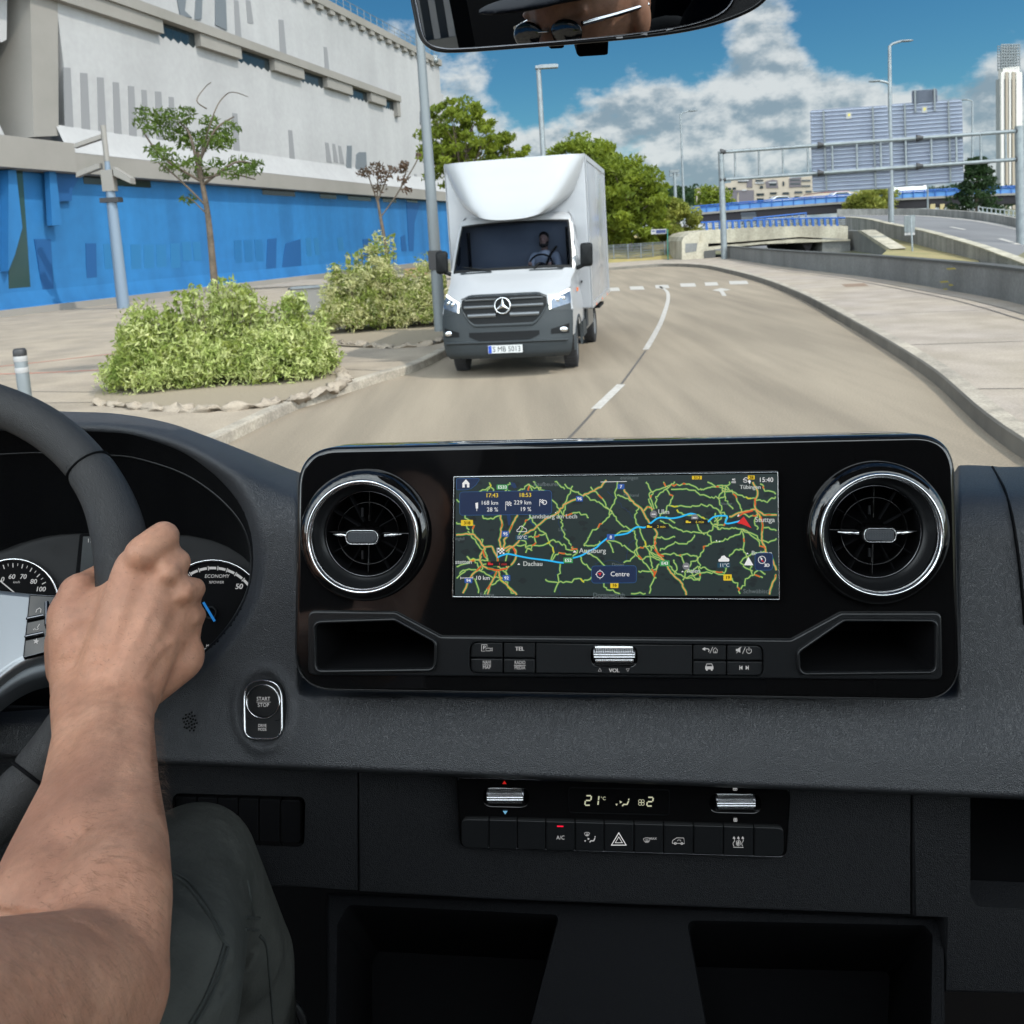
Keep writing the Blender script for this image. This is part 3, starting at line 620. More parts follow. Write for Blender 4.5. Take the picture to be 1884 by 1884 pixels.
# handrail and bench-like thing between the shrub beds and the building
b = gp(590, 560); b.z = .12; r = thing('guard_rail', 'low dark handrail with a grey bin end, behind the gap between the two shrub beds', 'rail', tuple(b))
D_ = (b - O).dot(FW)
mb = MB(); mb.tube([cp(530, 532, D_), cp(628, 524, D_)], .04, 8)
for q in (535, 580, 625): p = cp(q, 528, D_); mb.tube([p, Vector((p.x, p.y, .12))], .035, 8)
obj('rail', mb, M['dark'], r)
b = gp(575, 585); b.z = .12; r = thing('utility_cabinet', 'grey utility cabinet standing behind the gap between the two shrub beds', 'cabinet', tuple(b))
mb = MB(); mb.box((0, 0, .42), (1.0, .5, .84)); obj('body', mb, M['beige'], r, local=True); mb = MB(); mb.box((0, 0, .05), (1.1, .6, .1)); obj('foot', mb, M['cap'], r, local=True); mb = MB(); mb.box((0, 0, .87), (1.1, .6, .06)); obj('lid', mb, M['steel'], r, local=True)
b = gp(772, 560); b.z = .12; r = thing('park_bench', 'wooden bench end peeking over the far shrub bed', 'bench', tuple(b), rz=1.2)
mb = MB()
for k in range(3): mb.box((0, 0, .9 + k * .12), (1.9, .04, .09))
obj('backrest', mb, mat('bench_wood', (.30, .19, .10), .7), r, local=True)
mb = MB(); mb.box((0, -.25, .55), (1.9, .5, .05)); obj('seat', mb, bpy.data.materials['bench_wood'], r, local=True)
for s in (-.8, .8): mb = MB(); mb.box((s, 0, .45), (.06, .06, .9)); mb.box((s, -.4, .26), (.06, .06, .52)); obj('leg', mb, M['dark'], r, local=True)

# ribbed building seen only in the mirror, behind the van to the left
c = Vector((-14.6, -13.9, 0)); dr = Vector((-.725, -.69, 0)).normalized(); px_ = Vector((-dr.y, dr.x, 0)); rb = thing('ribbed_building', 'white ribbed building with a beige base, seen in the rear-view mirror', 'building', tuple(c))
mb = MB()
for k in range(-14, 15): p = c + px_ * k * .34; mb.hexa([p + Vector((0, 0, 2.3)), p + px_ * .15 + Vector((0, 0, 2.3)), p + px_ * .15 + Vector((0, 0, 8)), p + Vector((0, 0, 8))], [p - dr * .2 + Vector((0, 0, 2.3)), p - dr * .2 + px_ * .15 + Vector((0, 0, 2.3)), p - dr * .2 + px_ * .15 + Vector((0, 0, 8)), p - dr * .2 + Vector((0, 0, 8))])
obj('ribs', mb, M['white'], rb)
mb = MB(); mb.hexa([c - px_ * 5 + dr * .02, c + px_ * 5.2 + dr * .02, c + px_ * 5.2 + dr * .02 + Vector((0, 0, 8)), c - px_ * 5 + dr * .02 + Vector((0, 0, 8))], [q + dr * 3 for q in (c - px_ * 5, c + px_ * 5.2, c + px_ * 5.2 + Vector((0, 0, 8)), c - px_ * 5 + Vector((0, 0, 8)))]); obj('wall', mb, M['fin'], rb)
mb = MB(); mb.hexa([c - px_ * 5 - dr * .25, c + px_ * 5.2 - dr * .25, c + px_ * 5.2 - dr * .25 + Vector((0, 0, 2.29)), c - px_ * 5 - dr * .25 + Vector((0, 0, 2.29))], [q + dr * .01 for q in (c - px_ * 5, c + px_ * 5.2, c + px_ * 5.2 + Vector((0, 0, 2.29)), c - px_ * 5 + Vector((0, 0, 2.29)))]); obj('plinth', mb, M['beige'], rb)
# ------------------------------------------------------------------ plants
def leaves(mb, c, rad, n, size, rng, long=1.6, mi=0, up=.3):
    for _ in range(n):
        while True:
            q = Vector((rng.uniform(-1, 1), rng.uniform(-1, 1), rng.uniform(-1, 1)))
            if .25 < q.length < 1: break
        p = Vector(c) + Vector((q.x * rad[0], q.y * rad[1], q.z * rad[2])); s = size * rng.uniform(.6, 1.3)
        a = Vector((rng.gauss(0, 1), rng.gauss(0, 1), rng.gauss(0, 1) + up)).normalized(); b = a.cross(Vector((rng.gauss(0, 1), rng.gauss(0, 1), rng.gauss(0, 1)))).normalized(); k = a.cross(b) * .18 * s
        a *= s * long * .5; b *= s * .36
        mb.add([p - a, p - b * .9 + k * .3, p + a - k, p + b * .9 + k * .3], [(0, 1, 2, 3)], mi)
def make_tree(label, loc, h, crad, zc, leaf, nclump, nl, ls, seed, cl=.32, trunk_r=.16, group=None, name='tree', lean=(0, 0), cat='tree', asp=(1, 1, 1), bare=(), z_fill=1.0):
    rng = random.Random(seed); r = thing(name, label, cat, tuple(loc)); 
    if group: r['group'] = group
    tr = MB(); top = Vector((lean[0], lean[1], zc)); tr.tube(cr([(0, 0, -.05), (lean[0] * .3 + .03, lean[1] * .3, zc * .4), tuple(top * .98)], 5), [trunk_r * (1 - .06 * i) for i in range(11)], 9)
    cr_ = MB(); R = Vector((crad * asp[0], crad * asp[1], (h - zc) / z_fill * asp[2]))
    for i in range(nclump):
        while True:
            q = Vector((rng.uniform(-1, 1), rng.uniform(-1, 1), rng.uniform(-.75, 1)))
            if q.length < 1: break
        q = q * (.35 + .65 * q.length ** .3); c = top + Vector((q.x * R.x, q.y * R.y, q.z * R.z)); rr = crad * cl * rng.uniform(.55, 1.25)
        leaves(cr_, c, (rr * 1.15, rr * 1.15, rr * .62), nl, ls, rng)
        if i % 2 == 0 or nclump < 30:
            s = Vector((lean[0] * .6, lean[1] * .6, zc * rng.uniform(.55, 1.0))); m_ = (s + c) / 2 + Vector((0, 0, rng.uniform(-.1, .2) * crad)); tr.tube(cr([s, m_, c], 3), [trunk_r * .42, trunk_r * .36, trunk_r * .3, trunk_r * .22, trunk_r * .16, trunk_r * .1, trunk_r * .05], 5)
    for b in bare: tr.tube(cr([Vector(x) for x in b], 4), [trunk_r * .22 * (1 - .05 * i) for i in range(4 * (len(b) - 1) + 1)], 5)
    obj('trunk', tr, M['bark'], r, local=True); obj('crown', cr_, leaf, r, local=True); return r
# sapling in the near shrub bed
b = gp(408, 700); b = Vector((b.x, b.y, .12)); D0 = (b - O).dot(FW)
H1 = cp(340, 205, D0).z - .12
sap = thing('sapling', 'young green tree with a thin leaning trunk growing out of the near shrub bed', 'tree', tuple(b))
rng = random.Random(5); tr = MB(); cw = MB()
def lc(px, py, dd=0): return cp(px, py, D0 + dd) - b
trunk = cr([Vector((0, 0, 0)), lc(398, 560), lc(391, 480), lc(383, 400), lc(372, 335), lc(364, 280)], 5)
tr.tube(trunk, [.078 - .0019 * i for i in range(len(trunk))], 10)
for (pts, rr) in (([(368, 330), (350, 250), (330, 225)], .028), ([(366, 300), (395, 240), (430, 215)], .026), ([(372, 335), (300, 290), (262, 240)], .026), ([(373, 340), (430, 300), (462, 300)], .026),
                  ([(380, 380), (330, 330), (292, 300)], .022), ([(380, 200), (362, 185), (378, 160), (388, 152)], .012), ([(368, 290), (395, 205), (415, 175), (432, 170), (456, 178)], .012), ([(368, 330), (420, 320), (470, 330)], .02), ([(386, 400), (356, 370), (340, 362)], .014)):
    n_ = len(pts) - 1; tr.tube(cr([lc(p[0], p[1], (i * .12) * (-1) ** i) for i, p in enumerate(pts)], 4), [rr * (1 - .12 * i / n_) for i in range(4 * n_ + 1)], 6)
for (px, py, r_, n_) in ((275, 225, 26, 110), (300, 215, 24, 100), (262, 205, 14, 50), (330, 215, 26, 130), (325, 245, 26, 150), (360, 262, 30, 220), (395, 250, 28, 190), (425, 235, 18, 70), (405, 262, 26, 150), (345, 205, 14, 40), (385, 222, 16, 60),
                        (300, 285, 24, 110), (285, 275, 18, 70), (330, 300, 22, 60), (310, 310, 16, 40), (355, 300, 18, 60), (375, 318, 18, 60), (440, 300, 24, 110), (460, 312, 20, 90), (425, 318, 20, 80), (475, 300, 10, 30), (348, 366, 16, 40), (345, 322, 16, 40), (395, 300, 16, 40), (280, 240, 16, 50)):
    k = r_ * D0 / F; leaves(cw, lc(px, py, rng.uniform(-.35, .35)), (k * 1.15, k * 1.3, k * .62), int(n_ * 1.0), .055, rng, 2.2)
obj('trunk', tr, M['bark'], sap, local=True); obj('crown', cw, M['leafs'], sap, local=True)
# small brown sapling in the far bed
b = gp(722, 585); b = Vector((b.x, b.y, .12)); D0 = (b - O).dot(FW)
sp = thing('sapling', 'thin bare looking sapling with brownish leaves rising from the far shrub bed', 'tree', tuple(b)); tr = MB(); cw = MB()
tt = cr([Vector((0, 0, 0)), lc(712, 470), lc(700, 400), lc(694, 362)], 5); tr.tube(tt, [.075 - .003 * i for i in range(len(tt))], 8)
for pts in ([(697, 380), (680, 330), (672, 312)], [(695, 370), (715, 320), (722, 306)], [(700, 400), (735, 350), (748, 312)], [(735, 350), (765, 300), (770, 282)], [(694, 362), (696, 320), (700, 305)]):
    tr.tube(cr([lc(*p) for p in pts], 4), .02, 5)
for (px, py, r_, n_) in ((670, 318, 14, 60), (690, 310, 18, 90), (705, 322, 16, 70), (722, 312, 12, 40), (742, 310, 12, 50), (748, 350, 10, 30), (742, 330, 12, 40), (770, 285, 5, 12), (700, 345, 16, 50), (745, 300, 8, 30)):
    k = r_ * D0 / F; leaves(cw, lc(px, py, rng.uniform(-.3, .3)), (k, k, k * .7), n_, .085, rng, 1.8)
obj('trunk', tr, M['bark'], sp, local=True); obj('crown', cw, M['leafbrown'], sp, local=True)
# stone-edged beds and variegated shrubs
def stones(line, label, seed):
    rng = random.Random(seed); r = thing('stone_edging', label, 'edging', tuple(line[0]));
    P = cr(line, 6); mb = MB(); L_ = [0]
    for i in range(1, len(P)): L_.append(L_[-1] + (P[i] - P[i - 1]).length)
    s = 0; i = 0
    while s < L_[-1]:
        while L_[i + 1] < s: i += 1
        t = (s - L_[i]) / (L_[i + 1] - L_[i]); p = P[i].lerp(P[i + 1], t); d = (P[i + 1] - P[i]); a = math.atan2(d.y, d.x); l = rng.uniform(.34, .55)
        mb.ell(p + Vector((0, 0, .02)), (l * .56, rng.uniform(.08, .13), rng.uniform(.035, .06)), Matrix.Rotation(a + rng.uniform(-.15, .15), 3, 'Z'), 14, 9); s += l * .93
    for i, v in enumerate(mb.v): mb.v[i] = v + Vector((mnoise.noise(v * 7), mnoise.noise(v * 7 + Vector((5, 0, 0))), mnoise.noise(v * 7 + Vector((0, 9, 0))))) * .09 + Vector((mnoise.noise(v * 21), mnoise.noise(v * 21 + Vector((5, 0, 0))), mnoise.noise(v * 21 + Vector((0, 9, 0))))) * .03
    obj('stones', mb, M['paving'], r)
G2 = lambda a, b: gp(a, b, .12)
# smooth stones are pressed into a soil bed
def bed(poly, name='planting_bed'):
    mb = MB(); lp = [p + Vector((0, 0, .03)) for p in cr(poly, 5, True)]; mb.add(lp, [tuple(t) for t in tessellate_polygon([lp])]); obj(name, mb, M['soil'], kind='structure')
M['soil'] = mat('soil', (.24, .20, .145), .95, bump=('noise', 20, .02))
b1 = [G2(190, 745), G2(400, 757), G2(600, 722), G2(628, 690), G2(560, 655), G2(380, 640), G2(240, 668), G2(190, 710)]
b2 = [G2(592, 630), G2(720, 640), G2(815, 628), G2(830, 600), G2(800, 575), G2(680, 570), G2(600, 590)]
bed(b1); bed(b2)
stones(b1[:5], 'row of rounded pale stones edging the near shrub bed', 3); stones(b2[:4], 'row of low stones edging the far shrub bed beside the truck', 4)
def shrub(label, px, py, d, wpx, hpx, mats, n, seed, ls=.085, depth=.72, spikes=10, group='variegated shrubs in the kerbside beds'):
    rng = random.Random(seed); c0 = cp(px, py, d); b = Vector((c0.x, c0.y, .14)); r = thing('shrub', label, 'shrub', tuple(b)); r['group'] = group
    W_ = wpx * d / F; Hh = hpx * d / F; cw = MB(); st = MB()
    for i in range(int(n * 1.0)):
        a = rng.uniform(0, 2 * math.pi); q = math.sqrt(rng.random()); x = math.cos(a) * q * W_; y = math.sin(a) * q * depth * W_ ** .5
        top = Hh * (1 - .72 * q ** 2.2) * rng.uniform(.72, 1.10) * (1.0 + .55 * mnoise.noise(Vector((x * 1.6 + seed, y * 1.6, 3)))); z = top * rng.uniform(.12, 1) ** .7
        k = rng.uniform(.06, .12) * 1.3
        leaves(cw, (x * (.9 + .1 * z / Hh), y, z), (k * 1.7, k * 1.7, k * 1.1), 24, ls * .56, rng, 2.1, mi=(0 if rng.random() < .62 else 1), up=.6)
    for i in range(spikes):
        x = rng.uniform(-.8, .8) * W_; y = rng.uniform(-.3, .3); h = Hh * (1.02 - .45 * abs(x / W_) ** 2) * rng.uniform(.95, 1.15)
        st.tube([(x * .5, y * .5, 0), (x, y, h * .95)], [.012, .004], 4)
        for j in range(6): leaves(cw, (x, y, h * (.75 + .25 * j / 5)), (.06, .06, .04), 7, ls * .75, rng, 1.9, mi=j % 2, up=.8)
    for i in range(14):
        a = rng.uniform(0, 6.28); st.tube([(math.cos(a) * .1, math.sin(a) * .1, -.02), (math.cos(a) * W_ * .5, math.sin(a) * .3, Hh * .6)], [.016, .006], 5)
    obj('stems', st, M['bark'], r, local=True); obj('foliage', cw, mats, r, local=True); return r
d1 = (gp(410, 715) - O).dot(FW)
shrub('near variegated shrub, its left part spreading over the pavement', 300, 732, d1 - .35, 98, 128, [M['leafc'], M['leafm']], 560, 21, spikes=16)
shrub('near variegated shrub, the tall middle one around the young tree trunk', 415, 728, d1 - .1, 106, 172, [M['leafc'], M['leafm']], 700, 22, spikes=20)
shrub('near variegated shrub, its right part nearest the kerb', 528, 716, d1 - .2, 96, 146, [M['leafc'], M['leafm']], 560, 23, spikes=8)
M['leafc2'] = leafmat('pale_cream_leaves', (.66, .62, .36), (.44, .46, .18), 2.5, .35)
d2 = (gp(710, 618) - O).dot(FW)
shrub('far shrub with creamy leaves at the left end of its bed', 650, 622, d2 + .2, 64, 122, [M['leafc2'], M['leafm']], 420, 24, .10, spikes=8)
shrub('far shrub with creamy leaves, the tall one in the middle of its bed', 716, 622, d2 + .8, 66, 150, [M['leafc2'], M['leafm']], 520, 25, .10, spikes=10)
shrub('far shrub with creamy leaves partly behind the street lamp and the truck', 780, 618, d2 + .5, 58, 108, [M['leafc2'], M['leafm']], 420, 26, .10, spikes=4)
# trees beyond the road
def far_tree(label, px, pyb, d, pyt, wpx, zc_py, leaf, seed, nclump, nl, ls, **k):
    c = cp(px, pyb, d); b = Vector((c.x, c.y, 0)); h = cp(px, pyt, d).z; zc = cp(px, zc_py, d).z
    return make_tree(label, b, h, wpx * d / F, zc, leaf, nclump, nl, ls, seed, group=k.pop('group', 'trees beyond the road'), **k)
random.seed(3)
far_tree('tall thinly leafed tree at the corner of the white building, above the truck', 860, 470, 60, 182, 74, 275, M['leafg'], 31, 120, 60, .26, cl=.20, trunk_r=.22)
far_tree('lower tree between the tall corner tree and the square headed lamp', 945, 470, 62, 245, 44, 310, M['leafg'], 32, 40, 85, .26, cl=.3, trunk_r=.15)
far_tree('big bright green tree right behind the truck box', 1075, 470, 64, 243, 78, 340, M['leafg'], 33, 130, 95, .30, cl=.25, trunk_r=.28)
far_tree('bright green tree leaning out to the right of the truck', 1160, 475, 62, 285, 72, 380, M['leafg'], 34, 120, 95, .28, cl=.26, trunk_r=.22)
far_tree('pale yellow green shrubby tree beside the footpath sign', 1245, 476, 66, 365, 46, 420, M['leafy'], 35, 70, 90, .24, cl=.3, trunk_r=.14)
far_tree('low olive bush growing behind the ramp below the sign boards', 1602, 400, 115, 345, 44, 372, M['leafy'], 36, 60, 85, .34, cl=.3, trunk_r=.2)
# dark conifer
c = cp(1797, 402, 100); b = Vector((c.x, c.y, 0)); Hc = cp(1797, 296, 100).z
r = thing('conifer', 'dark green conifer standing in front of the blue parapet near the pale tower', 'conifer', tuple(b)); rng = random.Random(9); tr = MB(); cw = MB(); tr.tube([(0, 0, 0), (0, 0, Hc * .95)], [.25, .05], 8)
zb = cp(1797, 398, 100).z
for i in range(150):
    t = rng.random(); z = zb + (Hc - zb) * t; R = 2.9 * (1 - t) ** .75 * rng.uniform(.75, 1.2) + .25; a = rng.uniform(0, 6.28); q = rng.uniform(.4, 1)
    leaves(cw, (math.cos(a) * R * q, math.sin(a) * R * q, z + .3 * q), (.7, .7, .35), 34, .26, rng, 2.2)
obj('trunk', tr, M['bark'], r, local=True); obj('crown', cw, M['leafd'], r, local=True)
# dark distant wood
mb = MB(); rng = random.Random(12)
for i in range(260):
    px = rng.uniform(1120, 1300); d = rng.uniform(230, 300); c = cp(px, rng.uniform(352, 400), d); leaves(mb, c, (3.4, 3.4, 2.4), 40, 1.0, rng)
for i in range(120):
    px = rng.uniform(1690, 1884); d = rng.uniform(230, 290); c = cp(px, rng.uniform(348, 372), d); leaves(mb, c, (3.4, 3.4, 1.6), 36, 1.0, rng)
for i in range(40):
    c = cp(rng.uniform(1285, 1345), rng.uniform(352, 384), 160); leaves(mb, c, (1.6, 1.6, 1.4), 40, .5, rng, mi=1)
obj('woods', mb, [M['leafd'], M['leafg']], kind='stuff')
# grass bank and fence beyond the far footpath
mb = MB(); P = [G(1125, 483, .12), G(1262, 474, .12)]
bank = [G(930, 496, .1), G(1060, 488, .1), G(1262, 475, .1), G(1290, 472, .1)]
rowa = [p for p in cr(bank, 6)]; rows = [rowa, [p + Vector((.4, 5, .9)) for p in rowa], [p + Vector((1, 14, 1.6)) for p in rowa], [p + Vector((2, 40, 1.5)) for p in rowa]]
mb.grid(rows, 0, True); obj('grass_bank', mb, M['bankgrass'] if 'bankgrass' in M else mat('dry_green_grass', (.19, .18, .055), .95, bump=('noise', 8, .05), var=(.5, (.32, .25, .10))), kind='structure')
r = thing('mesh_fence', 'thin dark mesh fence along the grass bank beyond the far footpath', 'fence', tuple(G(1180, 478, .12))); f = MB(); ps = MB()
P = cr([G(1090, 484, .12), G(1180, 479, .12), G(1255, 473, .12)], 8)
for i, p in enumerate(P):
    if i % 2 == 0: ps.tube([p, p + Vector((0, 0, 1.15))], .035, 6)
for z in (.12, .3, .48, .66, .84, 1.02, 1.15): f.tube([p + Vector((0, 0, z)) for p in P], .014, 4)
for i in range(len(P) - 1):
    for k in range(10): q = P[i].lerp(P[i + 1], k / 10); f.tube([q, q + Vector((0, 0, 1.15))], .010, 3)
obj('mesh', f, M['greypole'], r); obj('post', ps, M['steel'], r)
# footpath sign on a green pole
b = gp(1229, 478, .12); D_ = (b - O).dot(FW); r = thing('direction_sign', 'narrow dark blue street sign on a thin green pole beyond the crossing', 'sign', tuple(b)); mb = MB(); mb.tube([b, cp(1228, 422, D_)], .04, 8); obj('pole', mb, mat('green_pole', (.03, .16, .12), .5), r)
mb = MB(); VS = VP(cp(1198, 425, D_), cp(1230, 425, D_)); mb.prism([VS.pt(*q) for q in ((1198, 422), (1226, 421), (1226, 430), (1198, 431))], VS.n * -.05); obj('sign_plate', mb, M['white'], r)
mb = MB(); mb.add([VS.pt(*q, .01) for q in ((1207, 423.4), (1225, 422.6), (1225, 428.6), (1207, 429.4))], [(0, 1, 2, 3)]); mb.add([VS.pt(*q, .01) for q in ((1199.5, 424.4), (1205, 424.2), (1205, 426), (1199.5, 426.2))], [(0, 1, 2, 3)]); obj('sign_band', mb, mat('sign_navy', (.015, .03, .12), .5), r)

# ------------------------------------------------------------------ flyover bridge with blue railing
def poly_obj(name, vp, px, depth, m, parent, h=0.0):
    mb = MB(); mb.prism([vp.pt(*q) + vp.n * h for q in px], vp.n * -depth); return obj(name, mb, m, parent)
a = gp(1252, 481); bR = cp(1640, 440, 56); BP = VP(a, (bR.x, bR.y))
br = thing('road_bridge', 'low concrete road bridge with a sturdy bright blue railing, beyond the gantry foot', 'bridge', tuple(a))
poly_obj('deck', BP, [(1284, 427), (1300, 424), (1340, 421), (1400, 417), (1470, 415), (1530, 413), (1560, 416), (1560, 440), (1470, 436), (1345, 446), (1284, 449)], 9, M['cream'], br)
poly_obj('lower_beam', BP, [(1275, 457), (1345, 450), (1470, 439), (1520, 441), (1562, 440), (1562, 443), (1400, 449), (1300, 460), (1275, 461)], 9.2, M['cream'], br, .25)
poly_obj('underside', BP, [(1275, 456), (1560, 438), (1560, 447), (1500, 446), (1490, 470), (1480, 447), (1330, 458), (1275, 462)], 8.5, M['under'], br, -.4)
poly_obj('abutment', BP, [(1252, 482), (1252, 444), (1256, 436), (1266, 429), (1286, 426), (1283, 436), (1282, 447), (1300, 447), (1300, 456), (1312, 459), (1312, 481)], 6, M['cream'], br, .5)
poly_obj('abutment_niche', BP, [(1258, 448), (1280, 447), (1278, 462), (1258, 465)], .3, M['conc_dark'], br, .52)
poly_obj('abutment_opening', BP, [(1292, 462), (1313, 459), (1313, 481), (1292, 481)], .3, M['cap'], br, .53)
poly_obj('right_pier', BP, [(1512, 438), (1563, 440), (1563, 476), (1512, 476)], 3.0, M['conc_dark'], br, .1)
mb = MB()
n_ = 22
xs = [1300 + (1540 - 1300) * (i / (n_ - 1)) ** .97 for i in range(n_)]
def ytop(x): return 409 + (401 - 409) * (x - 1300) / 240 - 2.2 * math.sin((x - 1300) / 240 * math.pi) * .6
def ybot(x): return 423 + (416 - 423) * (x - 1300) / 240 - 2 * math.sin((x - 1300) / 240 * math.pi)
for x in xs:
    post = MB(); post.prism([BP.pt(*q) for q in ((x - 2, ytop(x) - 1), (x + 1.5, ytop(x) - 1), (x + 3.2, ybot(x)), (x - 1.5, ybot(x)))], BP.n * -.15); obj('railing_post', post, M['railblue'], br)
for k in (0, .25, .5, .75):
    rl = MB(); rl.tube([BP.pt(x, ytop(x) + (ybot(x) - ytop(x)) * k) - BP.n * .1 for x in [1290 + 14 * i for i in range(20)]], .06 if k == 0 else .035, 6); obj('railing_bar', rl, M['railblue'] if k == 0 else M['steel'], br)
# far railing of the same bridge, curving on to the ramp
for k in (0, .3, .6, .9):
    rl = MB(); rl.tube([BP.pt(x, 397 - (x - 1440) / 120 * 12 + k * 15) - BP.n * 7 for x in [1440 + 10 * i for i in range(12)]], .06 if k == 0 else .04, 6); obj('far_railing_bar', rl, M['railblue'] if k == 0 else M['steel'], br)
for i in range(8):
    x = 1450 + 14 * i; y = 397 - (x - 1440) / 120 * 12; post = MB(); post.prism([BP.pt(x, y) - BP.n * 7, BP.pt(x + 3, y) - BP.n * 7, BP.pt(x + 3, y + 17) - BP.n * 7, BP.pt(x, y + 17) - BP.n * 7], BP.n * -.15); obj('railing_post', post, M['railblue'], br)
# upper bridge with blue parapet panels
UP_ = VP(cp(1285, 390, 125), cp(1884, 350, 112))
ub = thing('motorway_bridge', 'long dark motorway bridge with a pale edge beam and blue parapet panels', 'bridge', (UP_.a.x, UP_.a.y, 0))
def yedge(x): return 394 + (x - 1285) * (-.062) - (1 - ((x - 1585) / 300) ** 2) * 4.0
xs = list(range(1270, 1990, 24))
def strip(name, f0, f1, depth, m, h=0.0):
    poly_obj(name, UP_, [(x, f0(x)) for x in xs] + [(x, f1(x)) for x in xs[::-1]], depth, m, ub, h)
strip('edge_beam', lambda x: yedge(x) - 2.5, lambda x: yedge(x) + 1.5, 12, M['beige'], .3)
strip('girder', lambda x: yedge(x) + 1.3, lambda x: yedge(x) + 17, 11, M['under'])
strip('parapet_panel', lambda x: yedge(x) - 12, lambda x: yedge(x) - 2.6, .12, M['panelblue'], .15)
for k in (-15, -12.2): mb = MB(); mb.tube([UP_.pt(x, yedge(x) + k) + UP_.n * .3 for x in xs], .08, 5); obj('parapet_rail', mb, M['railblue'], ub)
mb = MB()
for x in range(1280, 1990, 20): mb.tube([UP_.pt(x, yedge(x) - 15) + UP_.n * .3, UP_.pt(x, yedge(x) - 2) + UP_.n * .3], .07, 5)
obj('parapet_posts', mb, M['railblue'], ub)
M['sand'] = mat('sandy_pier', (.42, .34, .18), .9)
for (x0, x1) in ((1711, 1720), (1729, 1737), (1747, 1756)): poly_obj('pier', UP_, [(x0, 376), (x1, 375), (x1, 392), (x0, 392)], 1.2, M['sand'], ub, .35)
# apartment block
AB = VP(cp(1280, 390, 190), cp(1500, 380, 180)); ab = thing('apartment_block', 'sand coloured stepped apartment block far behind the blue parapet', 'building', (AB.a.x, AB.a.y, 0))
M['sandwall'] = mat('sand_wall', (.40, .34, .27), .85); M['brownwall'] = mat('dark_panel', (.13, .115, .125), .8)
poly_obj('wall', AB, [(1281, 346), (1326, 343), (1326, 338), (1345, 336), (1345, 331), (1376, 329), (1390, 326), (1445, 324), (1452, 328), (1500, 323), (1500, 395), (1281, 395)], 14, M['sandwall'], ab)
for px in ([(1344, 350), (1387, 350), (1387, 378), (1360, 378), (1360, 354), (1344, 354)], [(1374, 330), (1384, 330), (1384, 345), (1374, 345)], [(1408, 334), (1422, 330), (1430, 332), (1432, 346), (1410, 346)], [(1452, 328), (1474, 326), (1474, 344), (1452, 345)], [(1344, 353), (1356, 353), (1356, 374), (1346, 374)]):
    poly_obj('dark_bay', AB, px, .6, M['brownwall'], ab, .2)
for (x, y, w_, h_) in ((1337, 346, 8, 4), (1348, 345, 6, 4), (1337, 356, 8, 4), (1288, 350, 8, 4), (1318, 348, 8, 4), (1392, 356, 14, 4), (1417, 354, 12, 4), (1440, 354, 12, 4), (1462, 352, 14, 4), (1393, 365, 12, 12), (1416, 363, 13, 12), (1440, 362, 13, 10), (1462, 361, 13, 12),
                      (1482, 351, 11, 3.5), (1482, 361, 11, 3.5), (1475, 331, 16, 3), (1475, 341, 16, 3), (1454, 330, 18, 3), (1454, 337, 18, 3), (1398, 342, 6, 5), (1416, 337, 12, 5), (1440, 334, 3, 8), (1358, 333, 16, 3), (1390, 331, 14, 3)):
    win = MB(); win.prism([AB.pt(*q) for q in ((x, y), (x + w_, y - .4), (x + w_, y + h_ - .4), (x, y + h_))], AB.n * .25); obj('window', win, M['dglass'], ab)
for (x, y, w_) in ((1358, 331.5, 20), (1392, 336, 14), (1415, 335, 14), (1366, 349, 8), (1390, 335, 16)): poly_obj('balcony', AB, [(x, y), (x + w_, y - .4), (x + w_, y + 2), (x, y + 2.4)], .8, M['white'], ab, .5)
# pale wide building and red roof behind the boards
poly_obj_root = thing('exhibition_hall', 'low pale hall with a dark red roof edge seen under the sign boards', 'building', tuple(Vector((cp(1530, 380, 150).x, cp(1530, 380, 150).y, 0))))
HP = VP(cp(1495, 380, 150), cp(1600, 372, 150)); mb = MB(); mb.prism([HP.pt(*q) for q in ((1494, 362), (1512, 355), (1560, 352), (1590, 356), (1590, 385), (1494, 385))], HP.n * -10); obj('wall', mb, M['sandwall'], poly_obj_root)
mb = MB(); mb.prism([HP.pt(*q) for q in ((1515, 353), (1562, 350), (1562, 352.5), (1515, 355.5))], HP.n * -10); obj('roof_edge', mb, mat('dark_red', (.16, .03, .035), .6), poly_obj_root)
